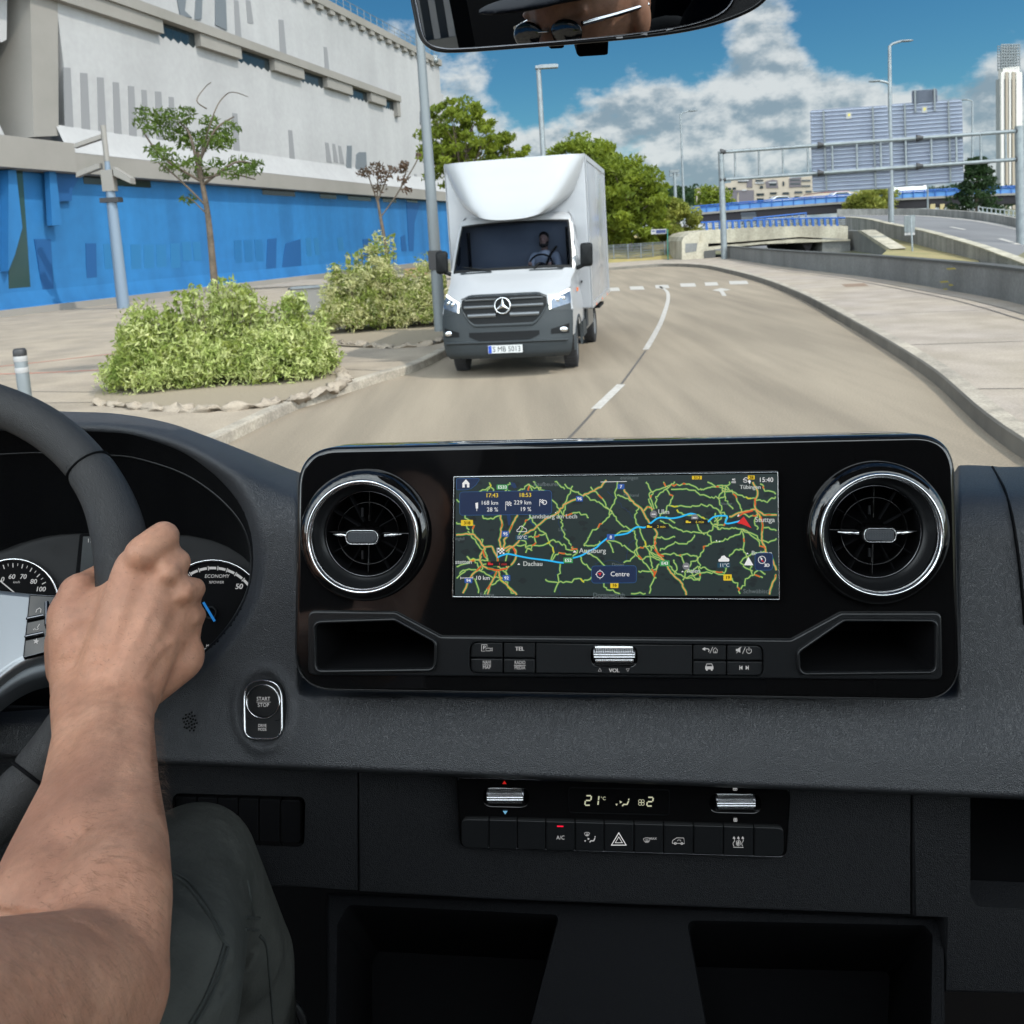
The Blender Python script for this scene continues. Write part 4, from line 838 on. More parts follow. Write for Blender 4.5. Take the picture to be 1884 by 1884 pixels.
# cars on the bridges: body, glasshouse
def far_car(label, px, py, d, L_, col, rz, van=False, zlift=0):
    c = cp(px, py, d); r = thing('parked_car' if False else 'car', label, 'car', (c.x, c.y, c.z), rz); r['group'] = 'traffic on the bridges'
    k = L_ / 4.4; m = mat('car_paint', col, .3, .2, coat=.6); mb = MB()
    if van: mb.prism([(-2.3 * k, -.9, .3), (2.3 * k, -.9, .3), (2.3 * k, -.9, 1.1), (1.7 * k, -.9, 2.3), (-2.3 * k, -.9, 2.4)], (0, 1.8, 0))
    else: mb.prism([(-2.2 * k, -.85, .3), (2.2 * k, -.85, .3), (2.25 * k, -.85, .75), (1.2 * k, -.85, .95), (.6 * k, -.75, 1.42), (-1.1 * k, -.75, 1.45), (-1.9 * k, -.85, 1.0), (-2.2 * k, -.85, .9)], (0, 1.7, 0))
    obj('body', mb, m, r, local=True); mb = MB()
    mb.prism([(1.0 * k, -.87, .98), (.55 * k, -.87, 1.36), (-1.05 * k, -.87, 1.38), (-1.6 * k, -.87, 1.0)] if not van else [(1.9 * k, -.92, 1.2), (1.5 * k, -.92, 2.0), (.6 * k, -.92, 2.0), (.6 * k, -.92, 1.2)], (0, 1.74 if not van else 1.84, 0)); obj('glass', mb, M['dglass'], r, local=True)
    for sx in (-1.4, 1.4):
        for sy in (-.75, .75): wv = MB(); wv.lathe((sx * k, sy - .1, .32), (0, 1, 0), [(0, 0), (.32, 0), (.32, .2), (0, .2)], 14); obj('wheel', wv, M['dark'], r, local=True)
far_car('white car driving on the motorway bridge above the gantry foot', 1438, 379, 130, 4.2, (.6, .6, .6), .1)
far_car('white car at the right end of the first blue parapet stretch', 1548, 371, 130, 4.4, (.6, .6, .62), .1)
far_car('dark car behind the blue railing of the low bridge', 1378, 413, 104, 3.8, (.05, .055, .06), 1.3)
far_car('white van passing under the sign boards', 1668, 359, 130, 5.0, (.65, .65, .65), .1, True)
far_car('small red car far away beneath the low bridge', 1460, 452, 120, 4.2, (.3, .05, .05), .4)
far_car('small silver car far away beneath the low bridge', 1502, 450, 110, 4.2, (.45, .46, .48), .2)
mb = MB(); rng = random.Random(2)
for i in range(14): leaves(mb, cp(rng.uniform(1428, 1470), rng.uniform(455, 459), 105), (1.5, 1.5, .5), 40, .4, rng)
o = obj('hedge', mb, M['leafg'], label='small green hedge far away beneath the low bridge', cat='hedge'); base(o)
mb = MB(); lp = [cp(1330, 456, 75), cp(1520, 452, 75), Vector((60, 200, .02)), Vector((18, 200, .02))]
lp = [Vector((q.x, q.y, .0)) for q in lp]; mb.add(lp, [(0, 1, 2, 3)]); obj('underpass_road', mb, M['asphalt_far'], kind='structure')

# ------------------------------------------------------------------ ramp on the right
near = [(1556, 408, 78), (1600, 413, 68), (1640, 423, 60), (1700, 437, 50), (1760, 455, 42), (1830, 479, 35), (1990, 545, 26)]
farp = [(1540, 396, 108), (1620, 396, 104), (1700, 397, 96), (1800, 406, 80), (1884, 424, 64), (1990, 462, 50)]
NE = cr([cp(*q) for q in near], 6); FE = cr([cp(*q) for q in farp], 6)
def resamp(P, n):
    L_ = [0]
    for i in range(1, len(P)): L_.append(L_[-1] + (P[i] - P[i - 1]).length)
    o = []; j = 0
    for i in range(n):
        s = L_[-1] * i / (n - 1)
        while j < len(P) - 2 and L_[j + 1] < s: j += 1
        o.append(P[j].lerp(P[j + 1], (s - L_[j]) / max(1e-6, L_[j + 1] - L_[j])))
    return o
NE = resamp(NE, 40); FE = resamp(FE, 40)
mb = MB(); mb.grid([[n_.lerp(f_, k / 8) for n_, f_ in zip(NE, FE)] for k in range(9)], 0, True); obj('ramp_road', mb, M['asphalt_far'], kind='structure')
def ramp_line(name, k, wd, i0, i1):
    mb = MB(); P = [n_.lerp(f_, k) + Vector((0, 0, .03)) for n_, f_ in zip(NE, FE)][i0:i1]; rows = [[], []]
    for i, p in enumerate(P):
        t = (P[min(i + 1, len(P) - 1)] - P[max(i - 1, 0)]).normalized(); q = Vector((-t.y, t.x, 0)) * wd / 2; rows[0].append(p + q); rows[1].append(p - q)
    mb.grid(rows, 0, False); obj(name, mb, M['paint'], kind='structure')
ramp_line('ramp_line', .95, .55, 0, 40); ramp_line('ramp_line', .07, .30, 4, 40); ramp_line('ramp_dash', .45, .25, 19, 23); ramp_line('ramp_dash', .45, .25, 29, 33)
wall_along('ramp_parapet', [p + Vector((0, 0, .02)) for p in NE], .42, .35, 'near concrete parapet of the ramp, with a pale sunlit top edge', 'wall', M['conc'], M['cream'], .05, z0=-.1)
wall_along('ramp_parapet', FE, [.75] * 40, .35, 'far concrete parapet of the ramp, curving behind the tall twin headed lamp', 'wall', M['conc'], None, z0=-.1, side=1)
# wing wall and dry verge between the ramp and the low wall
vg = [cp(1560, 425, 64), cp(1600, 430, 62), cp(1645, 447, 52), cp(1720, 462, 40), cp(1760, 476, 34), cp(1600, 474, 40), cp(1630, 462, 48), cp(1585, 440, 58)]
mb = MB(); lp = [cp(1575, 424, 70), cp(1640, 436, 60), cp(1735, 462, 44), cp(1800, 485, 36), cp(1810, 500, 30), cp(1610, 480, 34), cp(1632, 460, 46), cp(1586, 430, 66)]
lp = [Vector((q.x, q.y, max(.05, q.z))) for q in lp]; mb.add(lp, [tuple(t) for t in tessellate_polygon([lp])]); obj('dry_verge', mb, M['drygrass'], kind='structure')
WP = VP(cp(1560, 440, 58), cp(1640, 462, 46)); r = thing('wing_wall', 'dark stained concrete wing wall sloping down beside the dry verge', 'wall', (WP.a.x, WP.a.y, 0))
mb = MB(); mb.prism([WP.pt(*q) for q in ((1556, 424), (1580, 425), (1640, 462), (1640, 480), (1556, 480))], WP.n * -.4); obj('wall_face', mb, M['conc_dark'], r)
mb = MB(); mb.prism([WP.pt(*q) + WP.n * .05 for q in ((1578, 424), (1586, 424), (1640, 458), (1634, 462))], WP.n * -.8); obj('coping', mb, M['cream'], r)
# little sign seen from the back
b = cp(1679, 470, 44); b.z = .1; r = thing('road_sign', 'small grey road sign seen from behind, on a thin post at the ramp edge', 'road sign', tuple(b)); SP = VP(cp(1667, 430, 44), cp(1687, 430, 44.5))
mb = MB(); mb.tube([b, cp(1676, 398, 44)], .045, 8); obj('post', mb, M['steel'], r)
mb = MB(); mb.prism([SP.pt(*q) - SP.n * .06 for q in rpoly([(1667, 397), (1686, 395), (1685, 427), (1667, 428)], 2, 2)], SP.n * -.05); obj('sign_plate', mb, M['steel'], r)
mb = MB(); mb.prism([SP.pt(*q) - SP.n * .05 for q in ((1667, 428.5), (1685, 427.5), (1685, 432), (1667, 433))], SP.n * -.05); obj('lower_plate', mb, M['white'], r)
# ------------------------------------------------------------------ sign gantry
gL = gp(1333, 480); gR0 = cp(1879, 458, 47.5); gR = Vector((gR0.x, gR0.y, 0)); GP_ = VP(gL, gR)
gt = thing('sign_gantry', 'galvanised steel sign gantry spanning the lower road on two posts', 'gantry', tuple(gL))
mb = MB(); mb.tube([Vector((gL.x, gL.y, 0)), GP_.pt(1326, 279)], [.20, .17], 12); obj('post', mb, M['steel'], gt)
mb = MB(); mb.tube([gR, GP_.pt(1875, 232)], [.24, .22], 12); obj('post', mb, M['steel'], gt)
Lx, Rx = 1327, 1876
def yb(x, k): return (280 + (241 - 280) * (x - Lx) / (Rx - Lx)) if k == 0 else (331 + (293 - 331) * (x - Lx) / (Rx - Lx))
for k in (0, 1): mb = MB(); mb.tube([GP_.pt(Lx, yb(Lx, k)), GP_.pt(Rx, yb(Rx, k))], .105, 10); obj('beam', mb, M['steel'], gt)
for x in (1352, 1396, 1440, 1486, 1531, 1576, 1620, 1666, 1713, 1759, 1804, 1850): mb = MB(); mb.tube([GP_.pt(x, yb(x, 0)), GP_.pt(x + 1, yb(x, 1))], .06, 8); obj('strut', mb, M['steel'], gt)
for x in (1328, 1507, 1689, 1872):
    for k in (0, 1):
        mb = MB(); p = GP_.pt(x, yb(x, k)); t_ = GP_.u
        mb.lathe(p - t_ * .04, t_, [(.0, -.05), (.2, -.05), (.2, 0), (.11, .25), (.11, .3)], 12); obj('flange', mb, M['dark'], gt)
# boards (seen from behind) fixed in front of the gantry
def board(label, quad, ribs, sticker, top=None):
    r = thing('sign_board', label, 'sign board', tuple(GP_.pt(*quad[3]))); r['group'] = 'large road sign boards seen from behind'
    h = -.35; pts = rpoly(quad, 5, 3); mb = MB(); mb.prism([GP_.pt(*q) + GP_.n * h for q in pts], GP_.n * -.05); obj('panel', mb, M['board'], r)
    (x0, ya), (x1, yb_), (x2, yc), (x3, yd) = quad; n_ = 21; fl = MB()
    for i in range(n_):
        t = (i + .5) / n_; A_ = Vector((x0 + (x3 - x0) * t, ya + (yd - ya) * t)); B_ = Vector((x1 + (x2 - x1) * t, yb_ + (yc - yb_) * t)); hh = (yd - ya) / n_ * .22
        fl.hexa([GP_.pt(A_.x + 1, A_.y - hh) + GP_.n * (h + .002), GP_.pt(B_.x - 1, B_.y - hh) + GP_.n * (h + .002), GP_.pt(B_.x - 1, B_.y + hh) + GP_.n * (h + .002), GP_.pt(A_.x + 1, A_.y + hh) + GP_.n * (h + .002)],
                [GP_.pt(A_.x + 1, A_.y - hh * .4) + GP_.n * (h + .07), GP_.pt(B_.x - 1, B_.y - hh * .4) + GP_.n * (h + .07), GP_.pt(B_.x - 1, B_.y + hh * .4) + GP_.n * (h + .07), GP_.pt(A_.x + 1, A_.y + hh * .4) + GP_.n * (h + .07)])
    obj('corrugation', fl, M['boardlip'], r)
    for (xa, y0, xb, y1) in ribs: mb = MB(); mb.hexa([GP_.pt(xa - 1.6, y0) + GP_.n * -.27, GP_.pt(xa + 1.6, y0) + GP_.n * -.27, GP_.pt(xb + 1.6, y1) + GP_.n * -.27, GP_.pt(xb - 1.6, y1) + GP_.n * -.27], [GP_.pt(xa - 1.6, y0) + GP_.n * -.16, GP_.pt(xa + 1.6, y0) + GP_.n * -.16, GP_.pt(xb + 1.6, y1) + GP_.n * -.16, GP_.pt(xb - 1.6, y1) + GP_.n * -.16]); obj('upright', mb, M['greypole'], r)
    if sticker: x, y = sticker; mb = MB(); mb.prism([GP_.pt(*q) + GP_.n * -.28 for q in ((x - 5, y - 6), (x + 5, y - 6.5), (x + 5, y + 5), (x - 5, y + 5.5))], GP_.n * .012); obj('sticker', mb, M['white'], r); mb = MB(); mb.prism([GP_.pt(*q) + GP_.n * -.266 for q in ((x - 2, y - 3.5), (x + 3, y - 4), (x + 2, y), (x - 1, y + 2))], GP_.n * .004); obj('sticker_mark', mb, mat('yellow_mark', (.6, .5, .08), .6), r)
    return r
board('large corrugated sign board, the left one, seen from behind', [(1490, 202), (1634, 192), (1640, 346), (1495, 354)], [(1515, 203, 1521, 352), (1606, 196, 1612, 348)], (1562, 212))
board('large corrugated sign board, the right one, seen from behind', [(1641, 190), (1772, 181), (1775, 334), (1645, 345)], [(1665, 190, 1669, 342), (1746, 184, 1750, 336)], (1702, 201))
board('small corrugated board standing on top of the right sign board', [(1678, 165), (1726, 162), (1727, 188), (1679, 190)], [(1684, 165, 1685, 206), (1720, 162, 1721, 204)], None)
# ------------------------------------------------------------------ tower
TPd = 320; TP = VP(cp(1838, 340, TPd), cp(1880, 338, TPd)); r = thing('office_tower', 'slender pale ribbed tower with a see-through latticed top at the right edge', 'tower', tuple(Vector((cp(1858, 380, TPd).x, cp(1858, 380, TPd).y, 0))))
M['towerw'] = mat('tower_white', (.48, .46, .43), .7); M['towerb'] = mat('tower_brown', (.27, .23, .18), .7); M['towerg'] = mat('tower_grey', (.24, .25, .25), .6)
def tp(name, px, h, dp, m): mb = MB(); mb.prism([TP.pt(*q) + TP.n * h for q in px], TP.n * -dp); obj(name, mb, m, r)
tp('core', [(1839, 145), (1879, 142), (1881, 385), (1840, 385)], 0, 2.5, M['towerg'])
for (a_, b_, m_) in ((1840, 1845, 'towerw'), (1849, 1853, 'towerb'), (1855, 1858, 'towerw'), (1861, 1866, 'towerb'), (1868, 1879, 'towerw')): tp('rib', [(a_, 133), (b_, 133), (b_ + .5, 385), (a_ + .5, 385)], .6, 1.2, M[m_])
tp('shaft', [(1845, 125), (1875, 122), (1876, 146), (1844, 146)], .2, 3, M['towerw'])
mb = MB()
for i in range(8):
    x = 1843 + i * 4.7; mb.tube([TP.pt(x, 82), TP.pt(x, 128)], .26, 4); mb.tube([TP.pt(x, 82) - TP.n * 2.5, TP.pt(x, 128) - TP.n * 2.5], .16, 4)
for i in range(9): y = 82 + i * 5.4; mb.tube([TP.pt(1842, y), TP.pt(1877, y)], .22, 4); mb.tube([TP.pt(1842, y) - TP.n * 2.5, TP.pt(1877, y) - TP.n * 2.5], .15, 4)
obj('lattice', mb, M['greypole'], r)
# low chain fence at far right behind the ramp
b = cp(1860, 400, 90); r = thing('mesh_fence', 'distant pale fence behind the ramp at the right edge', 'fence', (b.x, b.y, 0)); mb = MB()
for k in range(14): mb.tube([cp(1800 + k * 8, 398 + k * .9, 92), cp(1800 + k * 8, 380 + k * .9, 92)], .07, 4)
for yy in (0, 9, 17): mb.tube([cp(1800, 398 - yy, 92), cp(1904, 410 - yy, 92)], .05, 4)
obj('mesh', mb, M['steel'], r)
# ================================================================== THE WHITE BOX TRUCK
TY = math.radians(-11.0)
tk = thing('box_truck', 'white box truck with dark bumper and roof deflector coming round the bend', 'truck', (-.12, 13.15, 0), TY)
M['tw'] = mat('truck_white_paint', (.335, .345, .36), .28, coat=.3)
M['tbox'] = mat('truck_box_panel', (.34, .35, .37), .25, coat=.3, var=(1.3, (.30, .31, .33)))
M['tdk'] = mat('truck_grey_plastic', (.028, .034, .038), .55, spec=.35, bump=('noise', 200, .0005))
M['tblk'] = mat('truck_black_plastic', (.006, .007, .008), .6, spec=.2)
M['chrome'] = mat('chrome', (.75, .76, .78), .12, 1.0)
M['slat'] = mat('grille_slat_metal', (.16, .17, .18), .28, .7)
M['tyre'] = mat('tyre_rubber', (.022, .022, .024), .8)
M['rim'] = mat('wheel_steel', (.30, .31, .32), .4, .6)
M['lens'] = mat('headlamp_lens', (.10, .13, .18), .08, .3, coat=1.0)
M['drl'] = mat('daytime_light', (.8, .8, .75), .3, emit=(1, .96, .85), estr=1.1)
M['orange'] = mat('orange_lens', (.7, .14, .02), .3)
M['wglass'] = glassmat('windscreen_glass', (.27, .31, .38, 1)); M['wglass'].node_tree.nodes['Fresnel'].inputs[0].default_value = 1.07
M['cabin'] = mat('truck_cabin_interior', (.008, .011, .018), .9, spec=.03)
# profile of the nose: y back, z up, half width, sweep of the corners, side depth
PR = [(.06, .30, .90, .26), (.0, .36, .95, .26), (-.02, .50, .98, .27), (.0, .62, .99, .27), (.02, .80, 1.0, .27), (.06, 1.0, 1.0, .28), (.11, 1.16, .985, .30), (.16, 1.24, .97, .30), (.30, 1.33, .955, .26), (.55, 1.46, .95, .20), (.80, 1.56, .985, .16), (.90, 1.61, .995, .14),
      (1.05, 1.80, .985, .12), (1.20, 2.03, .965, .11), (1.34, 2.25, .94, .10), (1.44, 2.40, .915, .09), (1.50, 2.46, .89, .08), (1.62, 2.51, .86, .07), (1.9, 2.54, .85, .05)]
def S(v, t):
    i = min(int(v), len(PR) - 2); f = v - i; y, z, hw, sw = [PR[i][k] * (1 - f) + PR[i + 1][k] * f for k in range(4)]
    at = abs(t); x = 1.035 * hw * math.copysign(at - .06 * at ** 6, t) / .94 * (1 - .0); return Vector((x, y + sw * at ** 3.2, z - .03 * at ** 4))
def Sn(v, t):
    a = S(min(v + .05, len(PR) - 1.01), t) - S(max(v - .05, 0), t); b = S(v, min(t + .02, 1)) - S(v, max(t - .02, -1)); n = b.cross(a).normalized(); return -n if n.y > 0 and abs(n.y) > .05 and False else (n if n.y < 0 or n.z > .5 else -n)
T = [-1 + k / 16 for k in range(33)]
VB = 12.9
# lower grey bumper, split off from the white bonnet
def rowsurf(v0, v1, n, ts): return [[S(v0 + (v1 - v0) * i / n, t) for t in ts] for i in range(n + 1)]
mb = MB(); mb.grid(rowsurf(0, 5.0, 14, T), 0, True)
for s in (-1, 1):                                                  # grey corners wrapping up beside the grille
    mb.grid([[S(v, s * t) + Sn(v, s * t) * .004 for t in (.56, .62, .68, .74, .80, .86, .92, .97)] for v in (5.0, 5.3, 5.6)], 0, True)
obj('bumper', mb, M['tdk'], tk, local=True, weld=1e-4)
mb = MB(); mb.grid(rowsurf(5.0, 11.0, 22, T), 0, True)
mb.grid(rowsurf(14.9, 18, 8, T), 0, True)                          # header above the windscreen
mb.grid([[S(v, t) for t in (-1, -.97, -.94)] for v in [11 + i * .4 for i in range(11)]], 0, True)
mb.grid([[S(v, t) for t in (.94, .97, 1)] for v in [11 + i * .4 for i in range(11)]], 0, True)
for s in (-1, 1):                                                  # flanks of the cab
    rows = []
    for v in [2 + i * .5 for i in range(33)]:
        if v > 18: break
        p = S(v, s); rows.append([p, Vector((p.x * 1.002, p.y + .06, p.z)), Vector((p.x + s * .01, max(p.y + .12, .62), p.z)), Vector((p.x + s * .012, max(p.y + .2, 1.0), p.z)), Vector((p.x + s * .012, 1.4 + p.y * .15, p.z)), Vector((p.x, 1.95, p.z))])
    k = len(mb.v); nr, nc = len(rows), 6; mb.v += [q for r_ in rows for q in r_]
    for i in range(nr - 1):
        for j in range(nc - 1):
            c = (rows[i][j] + rows[i + 1][j + 1]) / 2
            if (c.y - .95) ** 2 + (c.z - .36) ** 2 < .45 ** 2: continue
            if c.z < .58 and c.y < .95: continue
            mb.f.append([k + i * nc + j, k + i * nc + j + 1, k + (i + 1) * nc + j + 1, k + (i + 1) * nc + j]); mb.mi.append(0); mb.sm.append(True)
mb.box((0, 1.97, 1.6), (1.7, .04, 1.9))
obj('cab_body', mb, M['tw'], tk, local=True, weld=1e-3, sharp=40)
mb = MB()
for s in (-1, 1): mb.grid([[Vector((s * (1.035 + (.015 if k else -.02)), .95 + math.cos(a) * r_, .37 + math.sin(a) * r_)) for a in [math.pi * j / 14 - .15 for j in range(16)]] for k, r_ in ((0, .40), (1, .42), (1, .48), (0, .50))], 0, True)
obj('wheel_arch', mb, M['tdk'], tk, local=True)
# windscreen, its black border, interior
ts = [-.94 + 1.88 * k / 20 for k in range(21)]
mb = MB(); mb.grid([[S(v, t) for t in ts] for v in [11 + 3.9 * i / 10 for i in range(11)]], 0, True); ws = obj('windscreen', mb, M['wglass'], tk, local=True)
mb = MB()
def bd(v0, v1, t0, t1, n=12, eps=.004, m_=None, mi=0):
    (m_ or mb).grid([[S(v0 + (v1 - v0) * i / 3, t0 + (t1 - t0) * j / n) + Sn(v0 + (v1 - v0) * i / 3, t0 + (t1 - t0) * j / n) * eps for j in range(n + 1)] for i in range(4)], mi, True)
bd(11.0, 11.22, -.93, .93); bd(14.72, 14.9, -.93, .93); bd(11.0, 14.9, -.94, -.905, 3); bd(11.0, 14.9, .905, .94, 3)
obj('border', mb, M['tblk'], ws, local=True)
mb = MB(); mb.box((0, 1.93, 1.75), (1.66, .02, 1.5)); mb.box((0, 1.35, 1.2), (1.7, 1.1, .04))
for s in (-1, 1): mb.box((s * .84, 1.75, 1.75), (.02, .40, 1.0))
mb.grid([[Vector((-.86, .93, 1.60)), Vector((.86, .93, 1.60))], [Vector((-.86, 1.15, 1.62)), Vector((.86, 1.15, 1.62))], [Vector((-.86, 1.25, 1.35)), Vector((.86, 1.25, 1.35))]], 0, True)
for s in (-.45, .02, .45): mb.ell((s, 1.82, 1.75), (.22, .07, .42)); mb.ell((s, 1.84, 2.22), (.12, .05, .12))
obj('cabin', mb, M['cabin'], tk, local=True)
mb = MB(); mb.tube([Vector((.44 + .19 * math.cos(a), 1.24 + .10 * math.sin(a), 1.66 + .16 * math.sin(a))) for a in [2 * math.pi * k / 24 for k in range(24)]], .017, 8, closed=True); mb.ell((.44, 1.22, 1.63), (.09, .05, .07)); obj('steering_wheel', mb, M['cabin'], tk, local=True)
for t0, x0 in ((-.30, -.75), (.35, .42)):
    mb = MB(); a = S(11.0, t0) + Vector((0, -.02, -.01)); b_ = S(11.45, x0) + Vector((0, -.025, .0)); c_ = S(11.2, (t0 + x0) / 2) + Vector((0, -.03, .01)); mb.tube(cr([a, c_, b_], 4), .011, 6); obj('wiper', mb, M['tblk'], tk, local=True)
# side windows, door lines, handles
for s in (-1, 1):
    mb = MB(); pts = [(1.28, 1.62), (1.85, 1.60), (1.86, 2.26), (1.62, 2.28)]
    def sx(z): return 1.042 - max(0, z - 1.6) * .10
    mb.add([Vector((s * (sx(z) - .012 if z > 1.6 else 1.02), y, z)) for y, z in pts], [(0, 1, 2, 3)]); mb.v = [v + Vector((s * .018, 0, 0)) for v in mb.v]; obj('side_window', mb, M['dglass'], tk, local=True)
    mb = MB(); mb.box((s * 1.045, 1.72, 1.32), (.02, .16, .035)); obj('door_handle', mb, M['tblk'], tk, local=True)
    mb = MB(); mb.box((s * 1.045, 1.02, 1.24), (.02, .10, .06)); obj('side_indicator', mb, M['orange'], tk, local=True)
    # mirror on its arm
    mb = MB(); R = MB(); cc_ = Vector((s * 1.20, 1.12, 1.78)); prof = []
    for k in range(9):
        a = math.pi * k / 8; sc_ = math.sin(a) ** .35 if 0 < k < 8 else .0; y = cc_.y - .07 * math.cos(a); prof.append([Vector((cc_.x + q[0] * sc_, y, cc_.z + q[1] * sc_)) for q in rpoly([(-.10, -.19), (.10, -.19), (.115, .19), (-.09, .19)], .06, 4)])
    mb.grid(prof, 0, True, True); mb.tube([(s * 1.0, 1.15, 1.58), (s * 1.06, 1.12, 1.58), (s * 1.15, 1.12, 1.62)], .035, 8); obj('wing_mirror', mb, M['tblk'], tk, local=True)
# bonnet air slots
for s in (-1, 1):
    mb = MB(); bd(10.35, 10.75, s * .28, s * .78, 8, .006, mb); obj('air_slot', mb, M['tdk'], tk, local=True)
# grille
def patch(name, fn0, fn1, ts_, m, eps, n=8, parent=tk, thick=None):
    mb = MB(); mb.grid([[S(fn0(t) + (fn1(t) - fn0(t)) * i / n, t) + Sn(fn0(t) + (fn1(t) - fn0(t)) * i / n, t) * (eps + (thick * math.sin(math.pi * i / n) if thick else 0)) for t in ts_] for i in range(n + 1)], 0, True); return obj(name, mb, m, parent, local=True)
gts = [-.62 + 1.24 * k / 24 for k in range(25)]
def gtop(t): return 7.05 - .9 * max(0, abs(t) - .50) / .12 * .6
def gbot(t): return 4.05 + 1.5 * max(0, (abs(t) - .40) / .22) ** 1.6
gr = patch('grille', gbot, gtop, gts, M['tblk'], .006)
patch('grille_frame', gtop, lambda t: gtop(t) + .22, gts, M['tdk'], .02, 4, gr, .012)
for v, tw in ((6.35, .56), (5.55, .56), (4.8, .50)):
    for s in (-1, 1):
        sl_ = [s * (.10 + (tw - .10) * k / 12) for k in range(13)]; patch('grille_slat', lambda t, v=v: v - .14, lambda t, v=v: v + .16, sl_, M['slat'], .022, 6, gr, .018)
patch('grille_sill', lambda t: gbot(t) - .12, lambda t: gbot(t) + .12, gts, M['tdk'], .014, 4, gr, .012)
# round star emblem
ec = S(5.65, 0) + Vector((0, -.05, 0)); ax = Vector((0, -1, .08)).normalized(); mb = MB(); mb.lathe(ec, ax, [(.13, -.03), (.135, .0), (.12, .02), (.112, .015), (.108, .0)], 36)
ux = Vector((1, 0, 0)); uz = ax.cross(ux).normalized(); uz = uz if uz.z > 0 else -uz
for k in range(3):
    a = math.pi / 2 + k * 2 * math.pi / 3; d = ux * math.cos(a) + uz * math.sin(a)
    for sg in (-1, 1):
        q = ux * math.cos(a + sg * math.pi / 3) + uz * math.sin(a + sg * math.pi / 3); mb.add([ec + ax * .022, ec + d * .122 + ax * .004, ec + q * .028 + ax * .002], [(0, 1, 2)])
obj('emblem', mb, M['chrome'], gr, local=True); mb = MB(); mb.lathe(ec, ax, [(.115, -.01), (.0, -.008)], 30); obj('emblem_disc', mb, M['tblk'], gr, local=True)
# headlights
for s in (-1, 1):
    hts = [s * (.64 + .33 * k / 12) for k in range(13)]
    def f0(t): return 5.05 + .6 * (abs(t) - .64) / .33
    def f1(t): return 5.95 + 1.85 * max(0, (abs(t) - .64) / .33) ** .8
    hl = patch('headlight', f0, f1, hts, M['lens'], .010, 6, tk, .012)
    patch('daytime_light', lambda t: f1(t) - .45, lambda t: f1(t) - .02, hts, M['drl'], .018, 4, hl, .006)
    pts_ = [s * (.638 + .03 * k / 4) for k in range(5)]; patch('daytime_light', lambda t: f0(t) - .0, lambda t: f1(t), pts_, M['drl'], .018, 4, hl, .006)
    for k in (0, 1): mb = MB(); c = S(5.95 + .25 * k, s * (.76 + .09 * k)) + Vector((0, -.008, 0)); mb.ell(c, (.045, .03, .04)); obj('projector', mb, M['chrome'], hl, local=True)
    # fog lamp in its recess
    fts = [s * (.66 + .27 * k / 10) for k in range(11)]; fr = patch('fog_recess', lambda t: 3.15 + .12 * (abs(t) - .66), lambda t: 3.55 + .45 * (abs(t) - .66) / .27, fts, M['tblk'], .005, 5)
    mb = MB(); mb.ell(S(3.5, s * .84) + Vector((0, -.01, 0)), (.07, .03, .045)); obj('fog_lamp', mb, M['chrome'], fr, local=True)
# lower air intake and bumper ledge
its = [-.5 + k / 20 for k in range(21)]
patch('lower_intake', lambda t: 2.65 + .5 * max(0, abs(t) - .36) / .14, lambda t: 3.5, its, M['tblk'], .006)
patch('bumper_ledge', lambda t: 2.25, lambda t: 2.6, [-.9 + 1.8 * k / 30 for k in range(31)], M['tdk'], .004, 6, tk, .045)
# number plate with European strip
pc = S(1.65, .02); nrm = Vector((0, -1, 0)); P0 = pc + nrm * .05 + Vector((-.26, 0, -.055)); mb = MB(); mb.box(pc + nrm * .035 + Vector((0, 0, 0)), (.53, .02, .118)); npl = obj('number_plate', mb, mat('plate_white', (.55, .56, .56), .5), tk, local=True)
mb = MB(); mb.box(pc + nrm * .046 + Vector((-.235, 0, 0)), (.048, .004, .110)); obj('plate_strip', mb, mat('plate_blue', (.01, .06, .42), .5), npl, local=True)
vs, fs, H_, W_ = glyphs('S MB 5013'); mb = MB(); k_ = .43 / W_; mb.add([pc + nrm * .047 + Vector((-.195 + v.x * k_, 0, -.037 + v.y * .078 / H_)) for v in vs], fs); obj('plate_lettering', mb, M['tblk'], npl, local=True)
# deflector: bowl-fronted shell flaring to the top edge of the box
BY, BZ0, BZ1, BW = 1.72, .86, 3.42, 1.20
rows = []
for i in range(15):
    f = i / 14; z = 2.47 + (BZ1 - 2.47) * f ** .9; hw = .84 + (BW - .84) * min(1, f * 1.05) ** .5; y0 = .98 + (BY - .12 - .98) * f ** 1.15 * .82
    row = []
    for j in range(29):
        t = -1 + 2 * j / 28; at = abs(t); row.append(Vector((t * hw, y0 + (BY - y0) * at ** (4.4 + 2.5 * f) * (.95), z - (.06 * (1 - f)) * (1 - at * at) + .22 * (1 - f) * at ** 3)))
    rows.append(row)
mb = MB(); mb.grid(rows, 0, True); mb.grid([[p for p in rows[-1]], [Vector((p.x, BY + .01, p.z + .01)) for p in rows[-1]]], 0, True)
for s in (0, -1): mb.grid([[r_[s] for r_ in rows], [Vector((r_[s].x, BY + .02, r_[s].z)) for r_ in rows]], 0, False)
mb.grid([rows[0], [Vector((p.x * .98, BY + .02, p.z + .0)) for p in rows[0]]], 0, True)
obj('roof_deflector', mb, M['tw'], tk, local=True, weld=1e-4, sharp=50)
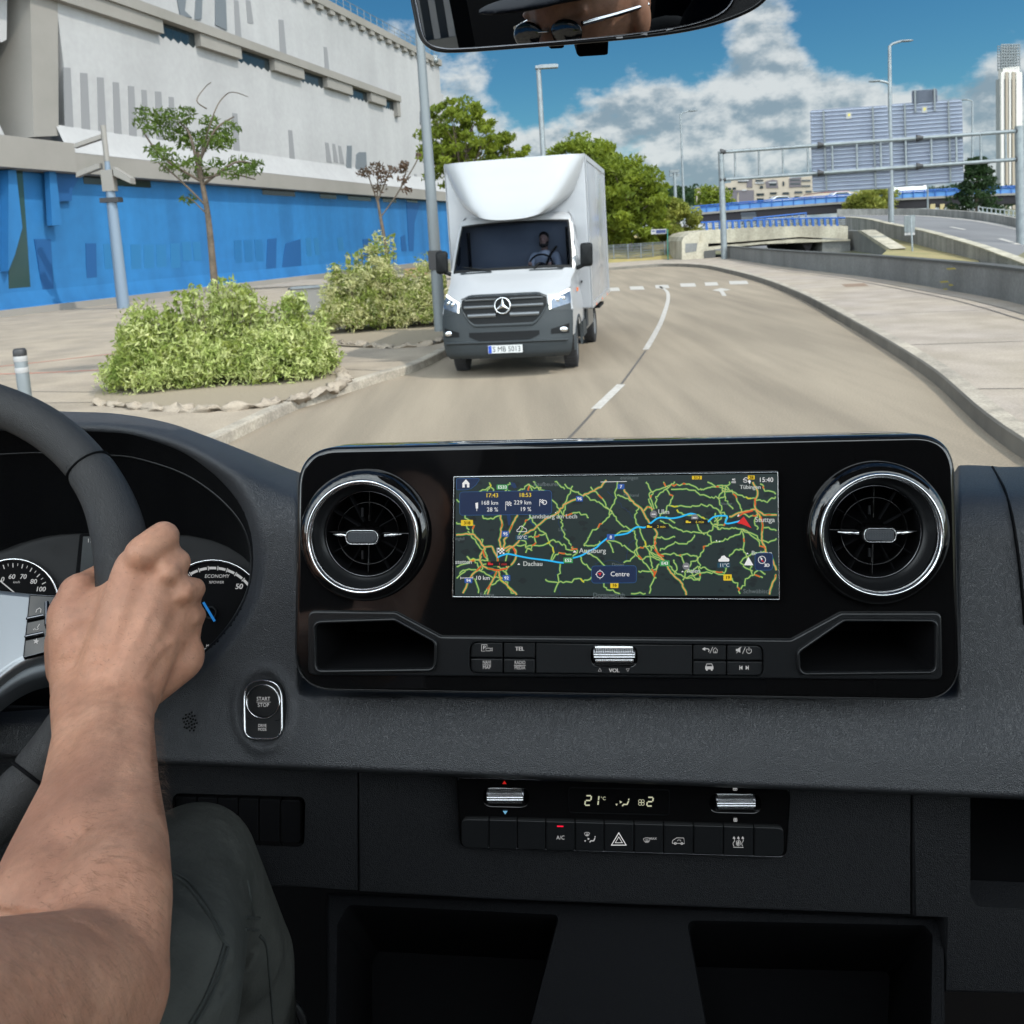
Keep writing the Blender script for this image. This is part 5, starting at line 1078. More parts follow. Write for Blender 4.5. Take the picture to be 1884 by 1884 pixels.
# cargo box
def rbox(name, x0, x1, y0, y1, z0, z1, r_, m, parent=tk, seg=4):
    bm = bmesh.new(); bmesh.ops.create_cube(bm, size=1); 
    for v in bm.verts: v.co = Vector((x0 + (v.co.x + .5) * (x1 - x0), y0 + (v.co.y + .5) * (y1 - y0), z0 + (v.co.z + .5) * (z1 - z0)))
    bmesh.ops.bevel(bm, geom=list(bm.edges), offset=r_, segments=seg, profile=.5, affect='EDGES')
    me = bpy.data.meshes.new(name); bm.to_mesh(me); bm.free(); me.materials.append(m); me.polygons.foreach_set('use_smooth', [True] * len(me.polygons)); me.set_sharp_from_angle(angle=math.radians(50)); o = bpy.data.objects.new(name, me); link(o); o.parent = parent; return o
BL = 5.6
rbox('cargo_box', -BW, BW, BY, BL, BZ0, BZ1, .035, M['tbox'])
for s in (-1, 1):
    mb = MB()
    for (y, z, dy, dz) in ((BY + .05, (BZ0 + BZ1) / 2, .09, BZ1 - BZ0 - .06), (BL - .05, (BZ0 + BZ1) / 2, .09, BZ1 - BZ0 - .06)): mb.box((s * (BW + .004), y, z), (.012, dy, dz))
    for z in (BZ0 + .05, BZ1 - .05): mb.box((s * (BW + .006), (BY + BL) / 2, z), (.016, BL - BY - .02, .09))
    obj('box_rail', mb, M['tw'], tk, local=True)
    for y in (2.4, 3.6, 4.8): mb = MB(); mb.box((s * (BW + .012), y, BZ0 + .02), (.01, .12, .04)); obj('side_marker', mb, M['orange'], tk, local=True)
    mb = MB(); mb.box((s * 1.0, 2.75, .62), (.05, 1.7, .34)); obj('side_guard', mb, M['slat'], tk, local=True)
    mb = MB(); mb.box((s * 1.0, 1.72, .55), (.12, .55, .26)); mb.box((s * .99, 2.1, .68), (.16, .3, .3)); obj('step', mb, M['tdk'], tk, local=True)
    mb = MB(); mb.box((s * 1.0, 4.15, .72), (.3, 1.0, .05)); obj('mudguard', mb, M['tblk'], tk, local=True)
mb = MB(); mb.box((0, 3.4, .72), (.9, 4.2, .22)); mb.box((0, 1.2, .42), (1.5, 1.6, .2)); mb.box((0, .4, .35), (1.5, .5, .12)); obj('chassis', mb, M['tblk'], tk, local=True)
for (y, s) in ((.95, -1), (.95, 1), (4.1, -1), (4.1, 1)):
    rt_ = bpy.data.objects.new('wheel', None); link(rt_); rt_.parent = tk; rt_.location = (s * .90, y, .36)
    if y < 2: rt_.rotation_euler = (0, 0, math.radians(4))
    mb = MB(); mb.lathe((-.11 * 1, 0, 0), (1, 0, 0), [(.20, .02), (.30, .0), (.345, .015), (.36, .05), (.36, .17), (.345, .205), (.30, .22), (.20, .20)], 40)
    for k in range(0, 40): a = 2 * math.pi * k / 40; mb.box((0, math.cos(a) * .358, math.sin(a) * .358), (.20, .012, .012))
    obj('tyre', mb, M['tyre'], rt_, local=True)
    mb = MB(); mb.lathe((0, 0, 0), (s, 0, 0), [(.21, .09), (.20, .10), (.185, .06), (.12, .05), (.09, .09), (.05, .10), (0, .10)], 32); obj('rim', mb, M['rim'], rt_, local=True)
# driver of the truck
dv = thing('person', 'bearded man in a white t-shirt driving the box truck, behind its windscreen', 'person', (-.12, 13.15, 0), TY)
def blob(name, prims, m, parent, voxel, smooth=6, local=False, iters2=0, disp=None, mats=None):
    mb = MB()
    for p in prims:
        if p[0] == 'c': mb.capsule(p[1], p[2], p[3], p[4], 18)
        elif p[0] == 'e': mb.ell(p[1], p[2], p[3] if len(p) > 3 else None, 20, 14)
    vs = mb.v; off = Vector((0, 0, 0))
    if parent is not None and not local:
        root = parent
        while root.parent: root = root.parent
        off = Vector(root.location); vs = [v - off for v in vs]
    me = bpy.data.meshes.new(name + '_base'); me.from_pydata([tuple(v) for v in vs], [], mb.f); o = bpy.data.objects.new(name, me); link(o)
    rm = o.modifiers.new('r', 'REMESH'); rm.mode = 'VOXEL'; rm.voxel_size = voxel; rm.use_smooth_shade = True
    sm = o.modifiers.new('s', 'SMOOTH'); sm.iterations = smooth; sm.factor = .6
    ev = bpy.data.meshes.new_from_object(o.evaluated_get(bpy.context.evaluated_depsgraph_get())); o.modifiers.clear(); o.data = ev; bpy.data.meshes.remove(me)
    ev.name = name
    if disp:
        for v in ev.vertices: v.co = disp(v.co + off) - off
    ev.materials.clear(); ev.materials.append(m); ev.polygons.foreach_set('use_smooth', [True] * len(ev.polygons)); o.parent = parent; return o
M['skinb'] = mat('driver_skin', (.5, .28, .2), .6)
hx, hy, hz = .46, 1.58, 2.05
bd_ = blob('body', [('e', (hx, hy, hz + .02), (.075, .09, .105)), ('e', (hx - .01, hy - .02, hz - .05), (.058, .07, .06)), ('c', (hx, hy + .02, hz - .06), .05, (hx, hy + .05, hz - .2), .06), ('e', (hx - .01, hy - .095, hz - .01), (.014, .02, .022)),
                   ('e', (hx + .075, hy + .01, hz), (.012, .02, .028)), ('c', (hx - .15, hy + .04, hz - .28), .075, (hx + .16, hy + .04, hz - .28), .075), ('c', (hx, hy + .04, hz - .3), .13, (hx, hy + .08, hz - .62), .14),
                   ('c', (hx + .20, hy + .02, hz - .29), .055, (hx + .25, hy - .05, hz - .52), .045), ('c', (hx + .25, hy - .05, hz - .52), .04, (hx + .14, hy - .30, hz - .42), .03), ('e', (hx + .13, hy - .33, hz - .40), (.04, .03, .045)),
                   ('c', (hx - .20, hy + .02, hz - .29), .055, (hx - .26, hy - .05, hz - .50), .045), ('c', (hx - .26, hy - .05, hz - .50), .04, (hx - .2, hy - .30, hz - .40), .03), ('e', (hx - .2, hy - .33, hz - .38), (.04, .03, .045))], M['skinb'], dv, .012, 3, True)
blob('shirt', [('c', (hx - .16, hy + .04, hz - .28), .088, (hx + .17, hy + .04, hz - .28), .088), ('c', (hx, hy + .04, hz - .3), .145, (hx, hy + .08, hz - .62), .155), ('c', (hx + .20, hy + .02, hz - .29), .07, (hx + .235, hy - .03, hz - .44), .062), ('c', (hx - .20, hy + .02, hz - .29), .07, (hx - .24, hy - .03, hz - .44), .062)], mat('white_shirt', (.65, .66, .68), .8), dv, .012, 3, True)
blob('hair', [('e', (hx, hy + .02, hz + .06), (.083, .092, .085)), ('e', (hx, hy + .05, hz + .02), (.08, .07, .09))], mat('dark_hair', (.02, .014, .01), .7), dv, .012, 2, True)
blob('beard', [('e', (hx - .01, hy - .055, hz - .085), (.05, .045, .045)), ('e', (hx + .05, hy - .02, hz - .06), (.025, .04, .05)), ('e', (hx - .055, hy - .02, hz - .06), (.025, .04, .05))], bpy.data.materials['dark_hair'], dv, .01, 2, True)
mb = MB(); mb.tube([(hx + .13, hy - .12, hz - .22), (hx + .02, hy - .16, hz - .45)], .022, 6); mb.tube([(hx + .2, hy + .05, hz - .12), (hx + .13, hy - .12, hz - .22)], .022, 6)
obj('seat_belt', mb, M['tblk'], tk, local=True)
for s in (-1, 1): mb = MB(); mb.ell((hx - .01 + s * .03, hy - .078, hz + .02), (.013, .01, .008)); obj('eye', mb, M['tblk'], dv, local=True)
# ================================================================== INSIDE THE VAN
C3 = CM.to_3x3()
def cw_(x, y, z): return O + C3 @ Vector((x, y, -z))               # cab coordinates: right, up, forward (metres from the eye)
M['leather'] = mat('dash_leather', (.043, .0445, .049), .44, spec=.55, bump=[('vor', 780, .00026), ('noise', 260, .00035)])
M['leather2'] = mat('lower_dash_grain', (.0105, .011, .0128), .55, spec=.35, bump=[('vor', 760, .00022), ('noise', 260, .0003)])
M['binplastic'] = mat('bin_plastic', (.0035, .0038, .005), .7, spec=.14, bump=('vor', 700, .0002))
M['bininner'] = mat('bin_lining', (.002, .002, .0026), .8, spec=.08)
M['gloss'] = mat('piano_black', (.0045, .0043, .0045), .06, spec=.5, coat=.6)
M['satin'] = mat('satin_black', (.010, .0105, .0115), .33, spec=.45, bump=('noise', 900, .00005))
M['matteblk'] = mat('matte_black', (.0035, .0035, .0042), .8, spec=.12)
M['button'] = mat('button_black', (.0095, .010, .011), .42, spec=.4)
M['chromei'] = mat('satin_chrome', (.82, .82, .83), .20, 1.0)
M['knurl'] = mat('knurled_metal', (.62, .62, .63), .22, 1.0)
M['wheelL'] = mat('wheel_leather', (.036, .035, .035), .50, spec=.35, bump=('vor', 900, .0002))
M['silver'] = mat('silver_spoke', (.33, .345, .36), .32, .7)
M['fabricg'] = mat('cabin_trim', (.10, .10, .105), .9)
M['icon'] = emat('icon_white', (205, 205, 205), .75)
M['iconb'] = emat('icon_bright', (235, 235, 235), 1.0)
M['iconr'] = emat('icon_red', (200, 30, 25), .9)
M['led'] = emat('led_red', (255, 20, 60), 1.2)
M['iconblue'] = emat('icon_blue', (120, 185, 220), .9)
M['lcd'] = emat('lcd_segments', (205, 205, 175), .9)
M['dim'] = mat('dim_print', (.32, .32, .33), .6)
# ---- cab shell
vb = thing('van_cabin', 'dark roof, rear bulkhead, door sills and seats of the van around the viewer', 'van cabin', tuple(cw_(0, -1.2, 0)))
def cbox(name, x0, x1, y0, y1, z0, z1, m, parent=vb):
    mb = MB(); mb.hexa([cw_(x0, y0, z0), cw_(x1, y0, z0), cw_(x1, y1, z0), cw_(x0, y1, z0)], [cw_(x0, y0, z1), cw_(x1, y0, z1), cw_(x1, y1, z1), cw_(x0, y1, z1)]); return obj(name, mb, m, parent)
cbox('roof', -.12, 1.50, .47, .52, -.15, .50, M['fabricg'])  # cut short: keeps sun off dash and arm, leaves the sky open
cbox('bulkhead', -.95, 1.30, -1.3, .34, -1.25, -1.2, M['fabricg'])  # height set for dark panel reflections, sky light enters above it
cbox('left_door', -.98, -.93, -1.3, -.42, -1.2, .95, M['matteblk']); cbox('right_door', 1.30, 1.34, -1.3, -.42, -1.2, .95, M['matteblk'])
cbox('left_pillar', -.98, -.93, -.42, .47, -1.2, -.33, M['matteblk']); cbox('right_pillar', 1.28, 1.34, -.42, .34, -1.2, -.75, M['fabricg'])
cbox('floor_panel', -.98, 1.34, -1.32, -1.30, -1.2, 1.3, M['matteblk']); cbox('firewall', -1.3, 1.9, -1.3, -.20, 1.22, 1.26, M['matteblk'])
mb = MB()
for x in (-.40, .50): mb.capsule(cw_(x - .13, -.75, -.28), .10, cw_(x - .13, -.05, -.42), .09); mb.capsule(cw_(x + .13, -.75, -.28), .10, cw_(x + .13, -.05, -.42), .09); mb.capsule(cw_(x, -.7, -.3), .10, cw_(x, .0, -.43), .09); mb.capsule(cw_(x - .07, .16, -.44), .07, cw_(x + .07, .16, -.44), .07); mb.capsule(cw_(x, -.78, -.2), .12, cw_(x, -.74, .25), .11)
obj('seats', mb, M['matteblk'], vb)

# ---- dashboard pad
def tab(T_, x):
    if x <= T_[0][0]: return T_[0][1]
    for (a, va), (b, vb_) in zip(T_, T_[1:]):
        if x <= b: t = (x - a) / (b - a); return va + (vb_ - va) * t
    return T_[-1][1]
def stab(T_, x, w_=26):                                            # smoothed lookup
    return sum(tab(T_, x + k * w_ / 4) for k in (-4, -2, 0, 2, 4)) / 5
BD = [(700, .885), (780, .83), (860, .765), (900, .716), (960, .688), (1100, .672), (1290, .656), (1380, .640), (1450, .634), (1500, .632)]
BH = [(740, .775), (800, .752), (860, .735), (950, .715), (1100, .70), (1290, .69), (1400, .675), (1500, .67)]
TOP = cr(v2([(-90, 757), (0, 755), (60, 753), (118, 757), (214, 761), (306, 777), (382, 803), (459, 833), (548, 868), (620, 885), (1100, 885), (1700, 880), (1757, 857.5), (1826, 857.5), (1834, 859), (1900, 858.5), (2010, 858), (2600, 860), (3300, 864)]), 10)
def topy(x):
    for a, b in zip(TOP, TOP[1:]):
        if a.x <= x <= b.x: return a.y + (b.y - a.y) * (x - a.x) / max(1e-6, b.x - a.x)
    return TOP[-1].y if x > 0 else TOP[0].y
def creasey(x): return 1398 + (x - 290) * .0405
OPN = [(-110, 800), (0, 793), (70, 790), (130, 792), (190, 795), (248, 801), (329, 829), (382, 863), (424, 904), (451, 948), (464, 997), (465, 1047), (455, 1093), (432, 1139), (398, 1181), (360, 1215), (310, 1248), (240, 1275), (120, 1300), (0, 1310), (-110, 1315)]
OC = [(p.x, p.y) for p in cr(v2(OPN), 8)]
def inpoly(x, y, P):
    c = False
    for i in range(len(P)):
        (x1, y1), (x2, y2) = P[i - 1], P[i]
        if (y1 > y) != (y2 > y) and x < (x2 - x1) * (y - y1) / (y2 - y1) + x1: c = not c
    return c
def near_open(x, y):
    best = (1e9, None)
    for i in range(len(OC) - 1):
        ax, ay = OC[i]; bx, by = OC[i + 1]; dx, dy = bx - ax, by - ay; t = max(0, min(1, ((x - ax) * dx + (y - ay) * dy) / (dx * dx + dy * dy + 1e-9)))
        qx, qy = ax + t * dx, ay + t * dy; d = math.hypot(x - qx, y - qy)
        if d < best[0]: best = (d, (qx, qy))
    return best
def D(x, y, dop=None, roll=True):
    b = stab(BD, y) * (1 + (1157 - x) * 5.0e-5)
    if x < 600:
        k = min(1, (600 - x) / 170); k = k * k * (3 - 2 * k); b = b * (1 - k) + k * stab(BH, y)
    if roll:
        t = y - topy(x); R_ = 62
        if t < R_: b += .062 * (1 - max(t, 0) / R_) ** 2.6
    if x < 620:
        if dop is None: dop = near_open(x, y)[0]
        if dop < 30: b += .022 * (1 - dop / 30) ** 2.2
    # soft hollow between the cluster and the centre panel, and round the start button
    b += .010 * math.exp(-((x - 505) / 60) ** 2 - ((y - 1120) / 170) ** 2)
    if 545 < x < 1765 and 830 < y < 1285: b += .10 * max(0, min(1, (x - 548) / 24)) * max(0, min(1, (1762 - x) / 24)) * max(0, min(1, (1282 - y) / 24)) * max(0, min(1, (y - 880 + 40) / 30))
    r_ = math.hypot((x - 484) / 44, (y - 1304) / 64); b += -.004 * math.exp(-((r_ - 1.15) / .18) ** 2)
    return b
mb = MB(); step = 6; cols = [-90 + step * i for i in range(int(2100 / step) + 1)] + [2020 + 24 * i for i in range(50)]; rows_n = 112; idx = {}; vs = []; fs = []
info = []
for i, x in enumerate(cols):
    t0, t1 = topy(x), creasey(x)
    for j in range(rows_n):
        f = j / (rows_n - 1); f = .0 + f ** 1.15; y = t0 + (t1 - t0) * f; do, q = near_open(x, y) if x < 520 else (999, None); info.append([x, y, do, q, x < 520 and inpoly(x, y, OC + [(-300, 1315), (-300, 800)])])
nC = len(cols)
keep = []
for i in range(nC - 1):
    for j in range(rows_n - 1):
        q = [i * rows_n + j, (i + 1) * rows_n + j, (i + 1) * rows_n + j + 1, i * rows_n + j + 1]
        ins = sum(info[k][4] for k in q)
        if ins == 4 or (ins >= 3): continue
        for k in q:
            if info[k][4]: info[k].append('snap')
        keep.append(q)
for p in info:
    if len(p) > 5: p[0], p[1] = p[3]; p[2] = 0
    vs.append(cp(p[0], p[1], D(p[0], p[1], p[2])))
used = sorted({k for q in keep for k in q}); rem = {k: n for n, k in enumerate(used)}
mb.add([vs[k] for k in used], [tuple(rem[k] for k in q) for q in keep], 0, True)
# roll-over skirt falling away towards the windscreen, and the lip under the front edge
up_ = C3 @ Vector((0, 1, 0)); fwd_ = C3 @ Vector((0, 0, -1))
tr_ = [cp(x, topy(x), D(x, topy(x), 99)) for x in cols]
mb.grid([tr_, [p + fwd_ * .05 - up_ * .045 for p in tr_], [p + fwd_ * .35 - up_ * .26 for p in tr_]], 0, True)
br_ = [(x, creasey(x)) for x in cols]
mb.grid([[cp(x, y, D(x, y, 99)) for x, y in br_], [cp(x, y + 5, D(x, y, 99) + .004) for x, y in br_], [cp(x, y + 8, D(x, y, 99) + .014) for x, y in br_], [cp(x, y + 9, D(x, y, 99) + .075) for x, y in br_]], 0, True)
db = thing('dashboard', 'black van dashboard with grained upper pad, gloss centre panel, screen, vents and bins', 'dashboard', tuple(cp(1000, 1500, .75)))
obj('dash_pad', mb, M['leather'], db, weld=2e-4)
mb = MB(); P = cr([cp(x, y, D(x, y) - .0008) for x, y in ((1826, 859), (1838, 880), (1848, 900), (1860, 940), (1869, 990), (1878, 1060), (1886, 1150))], 8); mb.tube(P, .0011, 6); obj('pad_seam', mb, M['matteblk'], db)
mb = MB()
for k in range(26):
    a = k * 2.4; r_ = 3.2 * math.sqrt(k + .5); x, y = 350 + r_ * .85 * math.cos(a), 1328 + r_ * 1.15 * math.sin(a); p = cp(x, y, D(x, y) - .0006); n = (O - p).normalized(); mb.lathe(p, n, [(.0008, 0), (.0007, .0002), (0, .0002)], 8)
obj('microphone_holes', mb, M['matteblk'], db)

# ---- instrument cluster
def ftop(x): return tab([(-120, 1045), (0, 1014), (35, 1000), (76, 988), (110, 983), (153, 981), (250, 980), (344, 984), (390, 994), (420, 1006), (445, 1022), (470, 1045)], x)
inner = []; mid = []
for (x, y) in OC:
    xi = x * .985 + 3; yi = y
    if y < 1100: yi = max(y + 12, ftop(xi))
    else: yi = y - 4
    inner.append((xi, yi)); mid.append((x * .985 + 4, y + tab([(780, 44), (830, 38), (900, 30), (960, 20), (1040, 8), (1120, 0), (1400, -4)], y)))
CL = Plane((100, 1100, .855), (430, 1100, .845), (250, 1250, .835))
ic = thing('instrument_cluster', 'instrument cluster with round speed and power gauges behind the steering wheel', 'instrument cluster', tuple(CL.pt(230, 1200)))
mb = MB()
r0 = [cp(x, y, D(x, y, 0, False) + .0005) for x, y in OC]; r1 = [cp(x, y, D(x, y, 0, False) + .035) for x, y in mid]; r2 = [CL.pt(x, y, .004) for x, y in inner]
mb.grid([r0, [a.lerp(b, .5) + up_ * .002 for a, b in zip(r0, r1)], r1], 0, True); mb.grid([r1, r2], 0, True); obj('hood_lining', mb, M['binplastic'], ic)
mb = MB(); mb.tube(r1, .0012, 6); obj('hood_edge', mb, M['satin'], ic)
mb = MB(); mb.add([CL.pt(*q) for q in ((-160, 940), (520, 940), (520, 1340), (-160, 1340))], [(0, 1, 2, 3)]); obj('face', mb, mat('cluster_face', (.012, .012, .013), .7), ic)
def gauge(name, cx, cy_, r_, tex):
    mb = MB(); flat(mb, CL, circ(cx, cy_, r_ - 2), .002); g_ = obj(name, mb, M['matteblk'], ic)
    rr = MB(); ring(rr, CL, circ(cx, cy_, r_ + 2), 5, .003, .0016); obj('ring', rr, M['chromei'], g_)
    tx = MB(); tex(tx); obj('scale', tx, M['icon'], g_); return g_
def sp(tx):
    for k, dg in enumerate(range(-50, 66, 8)):
        a = math.radians(dg); x, y = 26 + 66 * math.sin(a), 1102 - 66 * math.cos(a); l_ = 8 if k % 2 == 0 else 5; stroke(tx, CL, [(x, y), (x - l_ * math.sin(a), y + l_ * math.cos(a))], 1.7 if k % 2 == 0 else 1.1, .0025)
    for s_, x, y in (('60', 21, 1065), ('70', 42, 1065), ('80', 61, 1074), ('100', 74, 1088), ('0', 4, 1070)): text(tx, CL, s_, x, y, 8.5, .0025, align='c', slant=.2, bold=.25)
    text(tx, CL, 'km/h', 30, 1073, 4.2, .0025, align='c', slant=.2)
gs = gauge('speed_gauge', 26, 1112, 84, sp)
mb = MB(); stroke(mb, CL, [(-8, 1062), (26, 1090)], 2.2, .006); obj('needle', mb, M['icon'], gs)
def pw(tx):
    for a0 in range(-66, 66, 12):
        P_ = [(392 + 83 * math.sin(math.radians(a0 + k)), 1128 - 83 * math.cos(math.radians(a0 + k))) for k in range(1, 11)]; stroke(tx, CL, P_, 4.6, .0024)
        a = math.radians(a0); stroke(tx, CL, [(392 + 87 * math.sin(a), 1128 - 87 * math.cos(a)), (392 + 79 * math.sin(a), 1128 - 79 * math.cos(a))], 1.6, .0026)
    text(tx, CL, 'ECONOMY', 399, 1063, 6.2, .0026, align='c', slant=.15); text(tx, CL, '%POWER', 398, 1073.5, 4.6, .0026, align='c', slant=.15); text(tx, CL, '50', 439, 1083.5, 9.5, .0026, align='c', slant=.2, bold=.3)
    text(tx, CL, 'MAX', 386, 1190.5, 4.6, .0026, align='c', slant=.15); text(tx, CL, 'POWER', 384, 1197, 4.6, .0026, align='c', slant=.15)
gw = gauge('power_gauge', 392, 1128, 98, pw)
mb = MB(); stroke(mb, CL, [(374, 1108), (395, 1143)], 4.6, .008); obj('needle', mb, emat('needle_blue', (20, 125, 205), .8), gw)
mb = MB(); ring(mb, CL, circ(388, 1127, 12), 3, .004, .002); obj('hub', mb, M['satin'], gw)
mb = MB(); plate(mb, CL, rpoly([(146, 982), (262, 982), (256, 1060), (138, 1060)], 5), .003, .002, .0008); obj('display_frame', mb, M['matteblk'], ic)
mb = MB(); flat(mb, CL, [(153, 987), (256, 987), (250, 1055), (147, 1055)], .0036); ds = obj('display', mb, emat('display_glow', (44, 52, 56), .55), ic)
mb = MB(); text(mb, CL, '17:31', 160, 998, 7.0, .0038); obj('clock_reading', mb, M['icon'], ds)
for s, x in ((-1, 102), (1, 335)):
    mb = MB(); stroke(mb, CL, [(x + s * 11, 1012), (x, 1002), (x, 1007), (x - s * 9, 1007), (x - s * 9, 1016), (x, 1016), (x, 1021)], 1.3, .0015, closed=True); obj('indicator_arrow', mb, mat('dead_lamp', (.002, .002, .002), .4), ic)

# ---- centre panel
PN = Plane((545, 1050, .6640), (1768, 1050, .6215), (1157, 1290, .6365))
S0 = PN.m(1157, 1050)
cp_ = obj('centre_panel', MB(), M['gloss'], db); bpy.data.objects.remove(cp_)
outl = rpoly([(547, 824), (1758, 797), (1771, 1293), (538, 1273)], 78, 14)
trayL = rpoly([(581, 1146), (727, 1141), (800, 1181), (799, 1229), (583, 1232)], 12, 5); trayR = rpoly([(1470, 1199), (1552, 1142), (1720, 1143), (1719, 1233), (1472, 1236)], 12, 5)
VL, VR = (668, 987, 103, 105), (1621, 983, 114, 114)
strip_ = rpoly([(864, 1180), (1405, 1186), (1405, 1246), (864, 1240)], 16, 6)
mb = MB(); plate(mb, PN, outl, .016, .050, .0045, holes=[trayL, trayR, circ(VL[0], VL[1], VL[2] * .90, VL[3] * .90, 48), circ(VR[0], VR[1], VR[2] * .90, VR[3] * .90, 48), strip_], wall=.012)
pnl = obj('centre_panel', mb, M['gloss'], db, sharp=30)
mb = MB(); ring(mb, PN, offs(outl, 5), 3.0, .0148, .0009); obj('edge_line', mb, M['satin'], pnl)
# lower fascia insert (satin) with the groove above it
fas = rpoly([(566, 1124), (728, 1126), (812, 1171), (1456, 1177), (1548, 1127), (1733, 1127), (1735, 1252), (566, 1243)], 14, 5)
mb = MB(); plate(mb, PN, fas, .0185, .003, .0016, holes=[trayL, trayR, strip_], wall=.003); obj('lower_fascia', mb, M['satin'], db, sharp=30)
for tr, oo in ((trayL, (575, 1134, 803, 1236)), (trayR, (1464, 1134, 1727, 1241))):
    mb = MB(); ring(mb, PN, offs(tr, -6), 7, .0185, .0028); tray = obj('storage_tray', mb, M['satin'], db)
    mb = MB(); rows = []
    for (o_, dp) in ((0, .0185), (1, .010), (3, -.02), (5, -.075)): rows.append([PN.pt(*q, .0185) + PN.n * (dp - .0185) for q in offs(tr, o_)])
    mb.grid(rows, 0, True, True); lp = rows[-1]; mb.add(lp, [tuple(t) for t in tessellate_polygon([lp])]); obj('tray_lining', mb, M['matteblk'], tray)
# air vents
def vent(label, V, h0):
    cx, cy_, rx, ry = V; r_ = thing('x', 'x', 'x'); bpy.data.objects.remove(r_)
    e_ = bpy.data.objects.new('air_vent', None); link(e_); e_.parent = db; e_['label'] = label
    def rp(name, rws, m, closed=True):                              # rows of (scale, height)
        mb = MB(); mb.grid([[PN.pt(q[0], q[1], h0) + PN.n * (h - h0) for q in circ(cx, cy_, rx * s, ry * s, 72)] for s, h in rws], 0, True, True); return obj(name, mb, m, e_)
    rp('collar', [(1.17, .0155), (1.165, h0 * .5 + .008), (1.14, h0 - .003), (1.06, h0 + .001), (.99, h0 + .0015)], M['gloss'])
    rp('chrome_ring', [(1.005, h0 - .001), (1.0, h0 + .0022), (.985, h0 + .0036), (.955, h0 + .0036), (.938, h0 + .0016), (.930, h0 - .001)], M['chromei'])
    rp('chrome_ring', [(.930, h0 - .001), (.925, h0 + .0008), (.918, h0 + .0004), (.914, h0 - .003)], M['chromei'])
    rp('bezel', [(.925, h0 - .002), (.86, h0 - .008), (.79, h0 - .012), (.765, h0 - .0125), (.765, h0 - .022)], M['satin'])
    rp('throat', [(.766, h0 - .012), (.76, h0 - .014), (.75, h0 - .045), (0.001, h0 - .05)], M['matteblk'])
    rp('inner_ring', [(.765, h0 - .0125), (.757, h0 - .0112), (.748, h0 - .0128)], M['slatc'])
    rp('blade_ring', [(.565, h0 - .016), (.558, h0 - .0145), (.548, h0 - .0145), (.542, h0 - .017), (.542, h0 - .028)], M['gloss'])
    for k in range(12):
        a = 2 * math.pi * k / 12 + .02; mb = MB(); rows = []
        for rr in (.22, .54, .75):
            for_ = []
            for (dw, dh) in ((-.018, -.020), (-.006, -.0165), (.006, -.0165), (.018, -.024)):
                x = cx + rx * (rr * math.cos(a) - dw * math.sin(a)); y = cy_ + ry * (rr * math.sin(a) + dw * math.cos(a)); for_.append(PN.pt(x, y, h0) + PN.n * dh)
            rows.append(for_)
        mb.grid(rows, 0, True); obj('blade', mb, M['matteblk'] if k % 3 else M['gloss'], e_)
    for s in (-1, 1):
        mb = MB(); a = PN.pt(cx + s * 34, cy_ + 1, h0) + PN.n * -.008; b_ = PN.pt(cx + s * .62 * rx, cy_ + 1, h0) + PN.n * -.012; mb.tube([a, a.lerp(b_, .3), a.lerp(b_, .4), b_], [.0014, .0008, .0014, .0005], 8); obj('spoke', mb, M['chromei'], e_)
        mb = MB(); mb.hexa([PN.pt(cx - 12 + u_, cy_ + s * v_, h0) + PN.n * -.0145 for u_, v_ in ((0, 32), (4, 32), (4, 48), (0, 48))], [PN.pt(cx - 12 + u_, cy_ + s * v_, h0) + PN.n * -.013 for u_, v_ in ((0, 32), (4, 32), (4, 48), (0, 48))]); obj('marker', mb, M['satin'], e_)
    kx, ky = cx - 1 + (0 if rx < 110 else 0), cy_ + 2
    st_ = rpoly([(kx - 33, ky - 16), (kx + 31, ky - 16), (kx + 31, ky + 15), (kx - 33, ky + 15)], 15, 7)
    mb = MB(); plate(mb, PN, st_, h0 - .003, .018, .004); obj('knob', mb, M['gloss'], e_)
    mb = MB(); ring(mb, PN, offs(st_, 2), 2.2, h0 - .0032, .0009); obj('knob_outline', mb, M['chromei'], e_)
    mb = MB(); plate(mb, PN, offs(st_, 5.5), h0 - .0018, .002, .001); 
    for i in range(11):
        for j in range(5): p = PN.pt(kx - 25 + i * 4.9, ky - 8.5 + j * 4.3, h0 - .0018); mb.lathe(p, PN.n, [(.00055, 0), (.0004, .0003), (0, .0004)], 6)
    obj('knob_grip', mb, mat('grip_grey' , (.05, .055, .062), .5) if 'grip_grey' not in bpy.data.materials else bpy.data.materials['grip_grey'], e_)
    return e_
M['slatc'] = mat('dark_chrome', (.16, .16, .17), .2, 1.0)
vent('round air vent left of the screen', VL, .026); vent('round air vent right of the screen', VR, .026)
